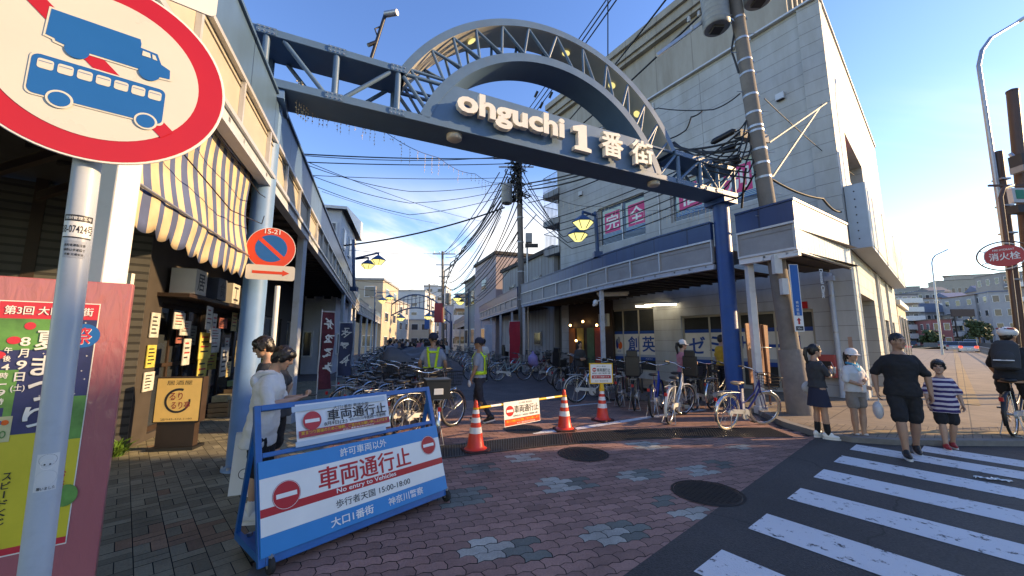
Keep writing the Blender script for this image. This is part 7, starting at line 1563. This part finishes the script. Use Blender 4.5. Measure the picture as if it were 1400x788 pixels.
for (px, pt_, Yd, l1, l2, lb) in ((513, 392, 38, (523, 411), (533, 407), 'second twin street lantern along the left canopy'), (641, 396, 38, (625, 408), (629, 413), 'twin street lantern over the farther navy canopy'), (530, 420, 56, (541, 434), (546, 431), 'far twin street lantern beyond the second arch on the left'), (611, 420, 56, (602, 434), (606, 437), 'far twin street lantern beyond the second arch on the right')):
    p = at(px, 440, Yd); lamp_post(lb, (p.x, p.y, 0), tuple(at(px, pt_, Yd)), [tuple(at(*l1, Yd - .3)), tuple(at(*l2, Yd + .5))], .95)
# second arch far up the street
pL, pR = at(517, 470, 52), at(616, 470, 52); o = thing('second_gate', 'distant dark blue lattice arch spanning the shopping street', 'gate arch', (pL.x, pL.y, 0)); wv = Vector((pR.x - pL.x, 0, 0)); b = MB()
zc0, zap = at(517, 436, 52).z, at(566, 409, 52).z; up, lo = [], []
for i in range(19): t = i / 18; up.append(wv * t + Vector((0, 0, zc0 + (zap - zc0) * math.sin(math.pi * t) + .6 * 1))); lo.append(wv * t + Vector((0, 0, zc0 - .6 + (zap - zc0 - .6) * math.sin(math.pi * t))))
b.path(up, .10, M_lant, 6); b.path(lo, .10, M_lant, 6); b.build('arch', o)
for i in range(1, 18): b = MB(); b.tube(up[i], lo[i], .05, M_lant, n=5); b.build('brace', o)
for x in (wv * 0, wv): b = MB(); b.tube(x, x + Vector((0, 0, zc0 + .6)), .16, M_lant); b.build('column', o)
for t in (.30, .68): lantern(o, wv * t + Vector((0, 0, lo[int(t * 18)].z - .9)), 1.3)
# ---------------------------------------------------------------- buildings around the shopping street
def block(name, label, cat, base, head_, L, D, H, wallm, floors, bays, roofm=M_greyp, win=(.55, .5), roof='flat', group=None, glass=M_glass, sides=True, frame_m=M_white, balc=False):
    """building with its near corner at base; front runs along heading head_, depth behind it"""
    o = thing(name, label, cat, base, RZ(head_), group); b = MB(); b.box((L / 2, D / 2, H / 2), (L, D, H), wallm); b.build('wall', o)
    r_ = MB()
    if roof == 'flat': r_.box((L / 2, D / 2, H + .12), (L + .3, D + .3, .24), roofm)
    elif roof == 'gable':
        e = .4; r_.add([(-e, -e, H), (L + e, -e, H), (L + e, D + e, H), (-e, D + e, H), (-e, D / 2, H + D * .3), (L + e, D / 2, H + D * .3)], [(0, 1, 5, 4), (2, 3, 4, 5), (0, 4, 3), (1, 2, 5), (3, 2, 1, 0)], roofm)
    elif roof == 'shed': e = .3; r_.add([(-e, -e, H + .1), (L + e, -e, H + .1), (L + e, D + e, H + 1.2), (-e, D + e, H + 1.2), (-e, D + e, H - .05), (-e, -e, H - .05), (L + e, -e, H - .05), (L + e, D + e, H - .05)], [(0, 1, 2, 3), (0, 3, 4, 5), (1, 6, 7, 2), (0, 5, 6, 1), (3, 2, 7, 4)], roofm)
    r_.build('roof', o); fh = H / floors; ww, wh = L / bays * win[0], fh * win[1]
    for f in range(floors):
        for k in range(bays):
            w_ = MB(); x = L * (k + .5) / bays; z = fh * (f + .52); w_.box((x, -.03, z), (ww + .16, .08, wh + .16), frame_m); wo_ = w_.build('window', o); g_ = MB(); g_.box((x, -.06, z), (ww, .06, wh), glass); g_.build('pane', wo_)
        if balc: s = MB(); s.box((L / 2, -.7, fh * f + .1), (L * .96, 1.4, .2), frame_m); s.box((L / 2, -1.38, fh * f + .65), (L * .96, .06, 1.0), frame_m); s.build('balcony', o)
    if sides:
        nb2 = max(1, int(D / (L / bays + 1)))
        for f in range(floors):
            for k, xs_ in [(k_, e_) for k_ in range(nb2) for e_ in (L + .03, -.03)]: w_ = MB(); y = D * (k + .5) / nb2; z = fh * (f + .52); w_.box((xs_ * 1.0, y, z), (.08, D / nb2 * .4, wh), frame_m); wo_ = w_.build('window', o); g_ = MB(); g_.box((xs_ + (.02 if xs_ > 0 else -.02), y, z), (.08, D / nb2 * .4 - .16, wh - .16), glass); g_.build('pane', wo_)
    return o
def wm(name, c, v=.1): return mat(name, c, .75, 0, v, .6, dirt=tuple(x * .7 for x in c), dirtamt=.5, dscale=.8)
# left side, above the canopy
p = at(437, 300, 17.0); o = block('white_house', 'tall white house with a slit window rising behind the left canopy', 'house', (p.x - 2.2, p.y + 1.5, 0), 75, 2.3, 6, 8.3, wm('house_white', (.56, .57, .60)), 3, 3, M_trim, (.4, .4), 'shed')
p = at(498, 400, 46); block('beige_shop_house', 'beige flat roofed building beyond the left canopies', 'building', (p.x - 7, p.y, 0), 85, 9.0, 9, at(510, 382, 46).z, wm('beige_wall', (.46, .38, .28)), 3, 3, M_greyp, (.4, .4))
p = at(522, 450, 105); block('apartment_block', 'grey white apartment block closing the street with a sunlit balcony side', 'apartment block', (p.x, p.y, 0), 90, 11.5, 14, at(560, 398, 105).z, wm('apt_grey', (.50, .50, .50)), 6, 2, M_greyp, (.25, .3))
p = at(546, 450, 80); block('low_shop_row', 'small sunlit cream buildings at the end of the shopping street', 'building', (p.x, p.y, 0), 82, 6.2, 9, at(560, 438, 80).z, wm('cream_wall', (.60, .52, .38)), 2, 3, M_greyp, (.6, .4))
p = at(515, 450, 75); block('low_shop_row', 'small grey shop building beside the cream ones at the street end', 'building', (p.x - 3, p.y, 0), 75, 7.0, 9, at(530, 425, 75).z, wm('shop_grey', (.40, .39, .40)), 3, 3, M_greyp, (.5, .4))
p = at(578, 450, 120); block('apartment_block', 'slim pale tower behind the poles at the street end', 'apartment block', (p.x, p.y, 0), 90, 7, 10, at(590, 392, 120).z, wm('pale_tower', (.52, .53, .55)), 7, 2, M_greyp, (.5, .4))
# right side, beyond the corner building
p = Vector((2.25, 20.9, 0)); block('corrugated_house', 'low rust streaked corrugated building between the stair landings and the middle pole', 'house', (p.x - 2.95, p.y + 7.4, 0), 158, 8.0, 7, 6.6, M_rust, 2, 2, M_dark, (.2, .2), sides=False, frame_m=M_greyp).rotation_euler.z = RZ(158)
block('pink_house', 'faded pink house next to the corrugated building', 'house', (-3.4, 35.0, 0), 159, 6.0, 6, 8.3, wm('pink_wall', (.44, .37, .39)), 2, 1, M_dark, (.2, .2), sides=False)
block('grey_house', 'grey weatherboard house with white framed windows above the far canopy', 'house', (-5.0, 40.4, 0), 160, 5.0, 6, 7.6, wm('grey_board', (.26, .29, .31)), 2, 2, M_trim, (.45, .35), 'gable')
p = at(660, 440, 62); block('brown_flats', 'brown and cream flats with a rooftop rail beyond the grey house', 'apartment block', (p.x - 4.5, p.y, 0), 95, 7, 8, at(640, 404, 62).z, wm('brown_wall', (.42, .33, .24)), 4, 3, M_greyp, (.6, .45), balc=True)
for k, (px, Yd, top_, c) in enumerate(((508, 62, 412, (.45, .42, .38)), (620, 78, 418, (.40, .38, .42)), (634, 90, 410, (.5, .47, .42)))):
    p = at(px, 450, Yd); block('street_shop', ('pale shop house in the left row far along the street', 'mauve grey shop house far along the right row', 'cream shop house behind the mauve grey one')[k], 'building', (p.x - 3, p.y, 0), 88, 7, 8, at(px, top_, Yd).z, wm('shop_wall_%d' % k, c), 3, 3, M_greyp, (.5, .45))
o = block('small_annex', 'low beige annex continuing past the cream siding building', 'building', (BC.x + .747 * 13.8, BC.y + .665 * 13.8, 0), 48.3, 6, 5, 3.4, wm('annex_beige', (.50, .43, .32)), 1, 3, M_trim, (.4, .6), sides=False); o.rotation_euler.z = RZ(48.3)
# right shops inside the arcade: a dark frontage with lit lamps behind the farther canopy
o = thing('arcade_shops', 'dark row of shop fronts with warm lights under the farther navy canopy', 'shop row', (2.6, 21.0, 0)); b = MB(); hd2 = -14.5; T = Matrix.Rotation(RZ(hd2), 4, 'Z')
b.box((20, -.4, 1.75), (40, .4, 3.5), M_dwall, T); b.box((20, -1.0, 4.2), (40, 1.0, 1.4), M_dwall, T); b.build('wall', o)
for k in range(8):
    b = MB(); b.box((1.5 + k * 4.2, -.17, 1.25), (3.0, .1, 2.3), M_greyp if k % 2 else M_dwood, T); f_ = b.build('shopfront_window', o); b = MB(); b.box((1.5 + k * 4.2, -.11, 1.3), (2.7, .06, 2.0), M_glass, T); b.build('pane', f_)
    b = MB(); b.lathe([(.0, -.07), (.06, -.05), (.07, 0), (.05, .06), (0, .08)], M_warmglow if k % 3 != 1 else M_tubeglow, 10, T @ Matrix.Translation((1.0 + k * 3.1, .35, 2.5)), cap=False); b.build('lamp', o)
b = MB(); b.box((.5, .02, 1.5), (.12, .12, 2.6), M_yellow, T); b.build('yellow_post', o)
o2 = thing('shop_entrance', 'dim shop entrance with bulbs and a lantern sign beside the cream siding wall', 'shop', (2.75, 20.0, 0)); T = Matrix.Rotation(RZ(-33), 4, 'Z')
b = MB(); b.box((-1.9, .07, 1.7), (2.9, .12, 3.4), M_dwood, T); b.build('front', o2)
for x, z in ((-.8, 2.35), (-1.7, 2.5), (-2.6, 2.3), (-1.2, 1.6)): b = MB(); b.ball((x, .35, z), .055, M_warmglow, 10, 7, T); b.build('bulb', o2)
b = MB(); b.box((-3.2, .5, 2.5), (.5, .16, .55), mat('andon_white', (.5, .48, .44), .5, 0, .08), T); b.text('大衆', (-0, 0), .3, M_ink, frame((-3.2, .59, 2.5), (-1, 0, 0), (0, 0, 1)) if False else T @ frame((-3.2, .585, 2.5), (-1, 0, 0), (0, 0, 1)), .0, .34); b.build('lantern_sign', o2)
for k, (x, c_) in enumerate(((-.7, (.28, .10, .03)), (-1.3, (.30, .22, .05)), (-2.0, (.08, .14, .07)), (-2.5, (.3, .06, .04)))): b = MB(); b.box((x, .16, 1.35), (.45, .03, 1.7), mat('curtain_%d' % k, c_, .8, 0, .2, 5), T); b.build('curtain', o2)
# security camera and fluorescent fittings under the navy canopy
b = MB(); p = at(815, 413, 13.1); b.tube((0, 0, 0), (.25, .05, .1), .025, M_white); b.ball((-.02, 0, -.03), (.09, .09, .11), M_white, 12, 8); b.tube((-.05, -.06, -.08), (-.12, -.16, -.12), .05, M_white); o = b.build('security_camera'); o.location = p; tag(o, 'white security camera on the canopy post beside the film window', 'security camera')
for (px, py, Yd, l, lb) in ((903, 417, 14.6, 1.1, 'lit fluorescent tube under the canopy over the film window'), (880, 419, 15.3, .6, 'shorter lit tube beside the other under the canopy'), (838, 404, 13.6, 1.0, 'unlit white canopy lamp box by the camera post')):
    p = at(px, py, Yd); b = MB(); b.box((0, 0, 0), (l, .12, .06), M_white if Yd < 14 else M_tubeglow); b.box((0, 0, .07), (l + .1, .2, .08), M_white); o = b.build('canopy_light'); o.location = (p.x, p.y, min(p.z, 3.36)); o.rotation_euler = (0, 0, R(-20)); tag(o, lb, 'lamp')
# ---------------------------------------------------------------- main road on the right
def lamp_column(label, base, elbow, tip, r0, r1, head_m):
    base = Vector(base); o = thing('street_lamp', label, 'street lamp', base); e = Vector(elbow) - base; t = Vector(tip) - base; b = MB()
    P = [Vector((0, 0, 0)), e * .5, e * .92, e, e.lerp(t, .12) + Vector((0, 0, .34)), e.lerp(t, .35) + Vector((0, 0, .42)), t]; b.path(P, [r0, (r0 + r1) / 2, r1, r1, r1, r1, r1 * .9], M_steel, 14); b.build('column', o)
    d = (t - P[-2]).normalized(); b = MB(); b.ball((0, 0, 0), (.42, .13, .07), head_m, 16, 9, frame(t + d * .3, d, Vector((0, 0, 1)).cross(d))); b.build('lamp_head', o); return o
pb_ = at(1393, 470, 11.2); o = lamp_column('tall curved silver street lamp sleeved in brown at the main road kerb', (pb_.x, pb_.y, 0), at(1338, 90, 11.2), at(1392, 30, 11.6), .085, .055, M_trim)
M_brown = mat('brown_pole_paint', (.085, .045, .030), .5, .1, .12, 4)
b = MB(); b.tube((0, 0, 0), at(1364, 208, 11.2) - Vector((pb_.x, pb_.y, 0)), .115, M_brown, .105, n=20)
for py in (240, 270, 300, 350): p = Vector((0, 0, 0)).lerp(at(1364, 208, 11.2) - Vector((pb_.x, pb_.y, 0)), (470 - py) / 262); b.box(tuple(p), (.28, .26, .05), M_steel)
b.build('sleeve', o)
pb2 = at(1412, 470, 10.6); o = thing('signal_pole', 'thick brown traffic signal pole cut by the picture edge behind the hydrant sign', 'signal pole', (pb2.x, pb2.y, 0)); b = MB(); tp = at(1384, 126, 10.6) - Vector((pb2.x, pb2.y, 0)); b.tube((0, 0, 0), tp, .14, M_brown, .125, n=22); b.lathe([(.135, 0), (.13, .05), (.05, .09)], M_brown, 20, Matrix.Translation(tp)); b.build('pole', o)
b = MB(); p = at(1392, 222, 10.4) - Vector((pb2.x, pb2.y, 0)); b.box(tuple(p), (.16, .3, .4), M_dark); b.tube(p, p + Vector((.1, .2, .35)), .05, M_steel); b.box(tuple(p + Vector((-.1, -.05, -.25))), (.12, .3, .18), M_trans); b.build('camera_box', o)
b = MB(); p = at(1398, 268, 10.3) - Vector((pb2.x, pb2.y, 0)); b.box(tuple(p), (.7, .12, .42), M_trim); b.box(tuple(p + Vector((-.15, -.065, .02))), (.22, .02, .26), mat('panel_green', (.02, .22, .14), .4, 0, .05)); b.box(tuple(p + Vector((-.1, 0, -.4))), (.5, .25, .22), M_dark); b.bar(p + Vector((-.9, 0, .3)), p + Vector((.6, 0, .3)), .05, .05, M_brown); b.build('signal_panel', o)
pb3 = at(1387, 470, 9.6); o = thing('hydrant_sign', 'oval red fire hydrant sign in a brown ring on a slim pipe', 'road sign', (pb3.x, pb3.y, 0)); O3 = Vector((pb3.x, pb3.y, 0))
b = MB(); b.path([Vector((0, 0, 0)), at(1378, 345, 9.6) - O3, at(1368, 270, 9.6) - O3, at(1372, 258, 9.6) - O3, at(1384, 254, 9.8) - O3], .045, M_brown, 10); b.build('pole', o)
T = frame(at(1373, 350, 9.35) - O3, hv(140), (0, 0, 1)); b = MB(); b.disc((0, 0), .33, M_red, T, .004, 40, .27); b.ring((0, 0), .315, .33, M_swhite, T, .006); b.prism([(.325 * math.cos(i * math.pi / 18), .265 * math.sin(i * math.pi / 18)) for i in range(36)], -.02, .0, M_red, T); b.text('FIRE HYDRANT', (0, .155), .045, M_swhite, T, .008, .34, .01); b.text('消火栓', (0, -.01), .19, M_swhite, T, .008, .48, .018); b.build('sign_disc', o)
b = MB(); b.path([T @ Vector((.44 * math.cos(i * math.pi / 20), .36 * math.sin(i * math.pi / 20), 0)) for i in range(40)], .017, M_brown, 7, closed=True)
for a in (30, 150, 210, 330): b.tube(T @ Vector((.3 * math.cos(R(a)), .25 * math.sin(R(a)), -.01)), T @ Vector((.44 * math.cos(R(a)), .36 * math.sin(R(a)), 0)), .012, M_brown, n=5)
b.build('ring', o)
pb_ = at(1288, 480, 42); lamp_column('slender grey street lamp farther along the main road sidewalk', (pb_.x, pb_.y, 0), at(1274, 360, 42), at(1290, 344, 42), .11, .07, M_trim)
o = thing('kerb_railing', 'low steel pedestrian railing of repeated hoops along the main road kerb', 'railing', (13.2, 8.1, KH)); d = hv(48.3)
for k in range(52):
    b = MB(); a = d * (k * 1.9); c = a + d * 1.5; b.path([a, a + Vector((0, 0, .66)), a + d * .1 + Vector((0, 0, .76)), c - d * .1 + Vector((0, 0, .76)), c + Vector((0, 0, .66)), c], .042, M_strut, 7); b.tube(a + Vector((0, 0, .35)), c + Vector((0, 0, .35)), .03, M_strut, n=6); b.tube((a + c) / 2, (a + c) / 2 + Vector((0, 0, .76)), .028, M_strut, n=6); b.build('hoop', o)
# railing near the corner, out of frame, whose shadow crosses the sidewalk is the same line continued
mb = MB(); kl = hv(48.6); k0 = Vector((10.9, 6.05, 0)); kn = Vector((kl.y, -kl.x, 0))
for off, wd in ((3.2, .12), (6.6, .15), (9.9, .12)):
    a = k0 + kn * off - kl * 4; b_ = a + kl * 220; mb.poly([tuple(p[:2]) for p in (a - kn * wd, b_ - kn * wd, b_ + kn * wd, a + kn * wd)], M_paint, None, .009)
struct(mb.build('lane_marking'))
def car(label, loc, head_, body, kind='hatch', lights=False):
    o = thing('car', label, 'car', loc, RZ(head_), 'cars on the main road'); L, W, h0, h1 = 4.1, 1.7, .85, 1.5 if kind != 'van' else 1.85; bm_ = mat('car_%02d%02d%02d' % tuple(int(c * 99) for c in body), body, .25, .3, .03, 3, coat=.6)
    b = MB(); prof = [(-L / 2, .35), (-L / 2, .80), (-L / 2 + .15, h0 + .05), (L / 2 - 1.1, h0 + .05), (L / 2 - .1, .75), (L / 2, .55), (L / 2, .3), (-L / 2, .25)]; b.prism([(x, z) for x, z in prof], -W / 2, W / 2, bm_, frame((0, 0, 0), (1, 0, 0), (0, 0, 1))); b.build('body', o, bevel=.06)
    b = MB(); cp = [(-L / 2 + .12, h0 + .03), (-L / 2 + .45, h1 - .04), (.35, h1 - .04), (L / 2 - 1.15, h0 + .03)]; b.prism(cp, -W / 2 + .08, W / 2 - .08, M_glass, frame((0, 0, 0), (1, 0, 0), (0, 0, 1))); b.build('window', o, bevel=.04)
    b = MB(); b.prism([(-L / 2 + .40, h1 - .06), (-L / 2 + .5, h1), (.28, h1), (.38, h1 - .06)], -W / 2 + .06, W / 2 - .06, bm_, frame((0, 0, 0), (1, 0, 0), (0, 0, 1))); b.build('roof', o, bevel=.03)
    for x in (-1.28, 1.28):
        for s in (-1, 1): b = MB(); b.lathe([(.17, -.09), (.30, -.10), (.32, 0), (.30, .10), (.17, .09)], M_rubber, 18, Matrix.Translation((x, s * (W / 2 - .08), .32)) @ Matrix.Rotation(R(90), 4, 'X')); w_ = b.build('wheel', o); b = MB(); b.lathe([(.18, -.105), (.18, .105)], M_chrome, 14, Matrix.Translation((x, s * (W / 2 - .08), .32)) @ Matrix.Rotation(R(90), 4, 'X')); b.build('rim', w_)
    for s in (-1, 1):
        b = MB(); b.box((-L / 2 - .01, s * .68, .80), (.06, .30, .22), mat('tail_lamp_lit', (.6, .02, .01), .3, 0, 0, emit=(1, .04, .02), es=1.6) if lights else M_redd); b.build('tail_lamp', o); b = MB(); b.box((L / 2 - .02, s * .62, .62), (.08, .34, .16), M_swhite); b.build('headlamp', o)
    b = MB(); b.box((-L / 2 - .02, 0, .55), (.03, .34, .17), M_swhite); b.build('number_plate', o)
def gp(px, Y): c = at(px, 470, Y); return (c.x, c.y, -.03)
car('white hatchback with red tail lamps lit driving away along the main road', gp(1322, 52), 47, (.55, .54, .52), lights=True); car('silver car parked ahead of the braking white hatchback', gp(1303, 62), 47, (.40, .41, .43)); car('dark car half hidden by the annex at the far kerb', gp(1246, 84), 45, (.02, .022, .03)); car('silver van beyond the braking white hatchback', gp(1326, 72), 47, (.42, .43, .45), 'van'); car('grey car passing the slender far street lamp', gp(1290, 76), 46, (.25, .26, .28))
# hill town behind the road
hp = []
mb = MB(); nx_, ny_ = 30, 14
for i in range(nx_ + 1):
    for j in range(ny_ + 1):
        Yd = 70 + j * 22; px = 1180 + i * 22; p = at(px, 465, Yd); e = max(0, min(1, (Yd - 85) / 130)); h_ = (4 + 22 * max(0, math.sin((px - 1190) / 400 * math.pi * .9 + .15))) * e * e * (3 - 2 * e) + .8 * math.sin(px * .05 + j); mb.v.append((p.x, p.y, max(-.1, h_ * .8) - .05))
mb.f = [(i * (ny_ + 1) + j, (i + 1) * (ny_ + 1) + j, (i + 1) * (ny_ + 1) + j + 1, i * (ny_ + 1) + j + 1) for i in range(nx_) for j in range(ny_)]; mb.m = [0] * len(mb.f); mb.sm = [True] * len(mb.f); mb.mats = [mat('hill_green', (.05, .06, .03), .95, 0, .4, .08)]; struct(mb.build('hill'))
TOWN = [(1226, 1258, 402, 92, (.34, .36, .40), 6, 3, 'flat', 1, 'blue grey apartment block with stacked balconies next to the annex'), (1254, 1284, 408, 110, (.38, .40, .43), 5, 3, 'flat', 1, 'long pale blue flats behind the slender street lamp'), (1262, 1292, 398, 150, (.40, .39, .38), 4, 4, 'flat', 0, 'grey terrace higher on the hill behind the blue flats'), (1284, 1306, 394, 165, (.50, .42, .28), 3, 3, 'gable', 0, 'yellowish house with a pitched roof on the hillside'), (1292, 1342, 384, 215, (.48, .45, .40), 2, 8, 'flat', 0, 'cream terrace block stepping along the hilltop'), (1318, 1368, 376, 235, (.50, .47, .43), 3, 7, 'shed', 0, 'large cream hilltop building under a sloping roof'), (1310, 1334, 402, 140, (.55, .56, .60), 3, 3, 'gable', 0, 'white gabled house with a blue roof on the hillside'), (1302, 1326, 430, 96, (.42, .38, .32), 3, 3, 'flat', 1, 'low beige flats above the lit tail lamps'), (1334, 1352, 410, 125, (.20, .19, .19), 3, 2, 'flat', 0, 'dark brown house wedged among the hillside homes'), (1342, 1364, 402, 90, (.42, .42, .44), 4, 2, 'flat', 0, 'pale townhouse with grey window strips near the hydrant sign'), (1362, 1386, 398, 86, (.50, .50, .52), 4, 2, 'flat', 0, 'white and grey townhouse behind the hydrant sign pipe'), (1384, 1420, 372, 98, (.36, .35, .35), 5, 4, 'flat', 1, 'taller grey block behind the brown signal pole'), (1270, 1300, 418, 100, (.30, .32, .36), 3, 4, 'gable', 0, 'slate roofed house low on the hillside beside the lamp'), (1276, 1296, 436, 84, (.36, .12, .12), 2, 2, 'flat', 0, 'small dark red shop near the far railing'), (1352, 1376, 392, 160, (.46, .45, .44), 3, 3, 'gable', 0, 'grey pitched roof house higher up behind the townhouses'), (1236, 1262, 392, 190, (.36, .37, .36), 3, 4, 'flat', 0, 'distant low flats on the ridge above the apartment block')]
for k, (x0, x1, pt_, Yd, c_, fl, bays, rf, bl, lb) in enumerate(TOWN):
    a, b_ = at(x0, 465, Yd), at(x1, 465, Yd); H_ = at((x0 + x1) / 2, pt_, Yd).z; rfm = wm('roof_%d' % (k % 4), ((.10, .11, .13), (.16, .10, .08), (.12, .16, .26), (.18, .18, .18))[k % 4])
    o = block('hillside_house', lb, 'house', (a.x, a.y, 0), 100 + (k * 37) % 22, (b_ - a).length, 9, H_ - (1.8 if rf == 'gable' else .3), wm('town_wall_%d' % k, tuple(x * .72 for x in c_)), fl, bays, rfm, (.5, .45), rf, glass=M_glass, balc=bool(bl))
b = MB(); p = at(1316, 428, 84); b.box((0, 0, 0), (5.0, .3, 1.6), mat('billboard_brown', (.05, .03, .028), .7, 0, .1)); b.box((-1.8, .1, -2.6), (.2, .2, 5.5), M_dark); b.box((1.8, .1, -2.6), (.2, .2, 5.5), M_dark); o = b.build('billboard'); o.location = p; tag(o, 'brown blank billboard among the hillside houses', 'billboard')
b = MB(); a = at(1262, 465, 78); c = at(1440, 465, 64); b.bar((0, 0, .55), c - a + Vector((0, 0, .55 - c.z + a.z)), .3, 1.3, wm('road_wall', (.16, .15, .14))); o = b.build('roadside_wall'); o.location = (a.x, a.y, 0); tag(o, 'long low dark wall on the far side of the main road', 'wall')
M_leaf = mat('tree_leaf', (.045, .07, .022), .7, 0, .45, .9)
def tree(label, base, h_, r_):
    o = thing('tree', label, 'tree', base, 0, 'trees among the hillside houses'); b = MB(); b.tube((0, 0, 0), (.1, 0, h_ * .55), .18, M_wood, .08, n=8); b.build('trunk', o); b = MB()
    cl = [(rnd.gauss(0, r_ * .5), rnd.gauss(0, r_ * .5), h_ * rnd.uniform(.4, .95), rnd.uniform(.3, .6) * r_) for _ in range(16)]
    for (x, y, z, cr) in cl:
        for _ in range(90):
            d = Vector((rnd.gauss(0, 1), rnd.gauss(0, 1), rnd.gauss(0, .8))).normalized() * cr * rnd.uniform(.5, 1.05); s = rnd.uniform(.12, .28); u = Vector((rnd.gauss(0, 1), rnd.gauss(0, 1), rnd.gauss(0, 1))).normalized(); v = u.cross(d).normalized(); p = Vector((x, y, z)) + d; b.add([p - u * s, p + v * s, p + u * s, p - v * s], [(0, 1, 2, 3)], M_leaf)
    b.build('crown', o)
for (px, Yd, h_, r_, lb) in ((1340, 82, 5.5, 1.8, 'dark green tree in front of the pale townhouses'), (1384, 92, 7, 2.4, 'broad dark tree beside the brown signal pole'), (1298, 118, 8, 2.6, 'green tree between the yellowish and blue roofed houses'), (1272, 82, 3.5, 1.6, 'low shrubby tree near the far railing'), (1376, 175, 16, 4, 'hilltop tree near the large cream building'), (1254, 150, 13, 3.5, 'tree on the ridge over the blue grey apartments')):
    c = at(px, 470, Yd); tree(lb, (c.x, c.y, 0), h_, r_)
# small weeds at the right kerb
for (px, py, lb) in ((1094, 580, 'small green weed growing at the kerb below the utility pole'),):
    b = MB(); c = gnd(px, py)
    for k in range(60):
        a = rnd.uniform(0, 6.28); l = rnd.uniform(.05, .16); d = Vector((math.cos(a), math.sin(a) * .6, rnd.uniform(.3, 1.2))).normalized(); p = Vector((rnd.uniform(-.18, .18), rnd.uniform(-.05, .05), .0)); n = Vector((-d.y, d.x, 0)) * .012; b.add([p - n, p + n, p + d * l], [(0, 1, 2)], M_weed)
    o = b.build('weed_plant'); o.location = c; tag(o, lb, 'weed')
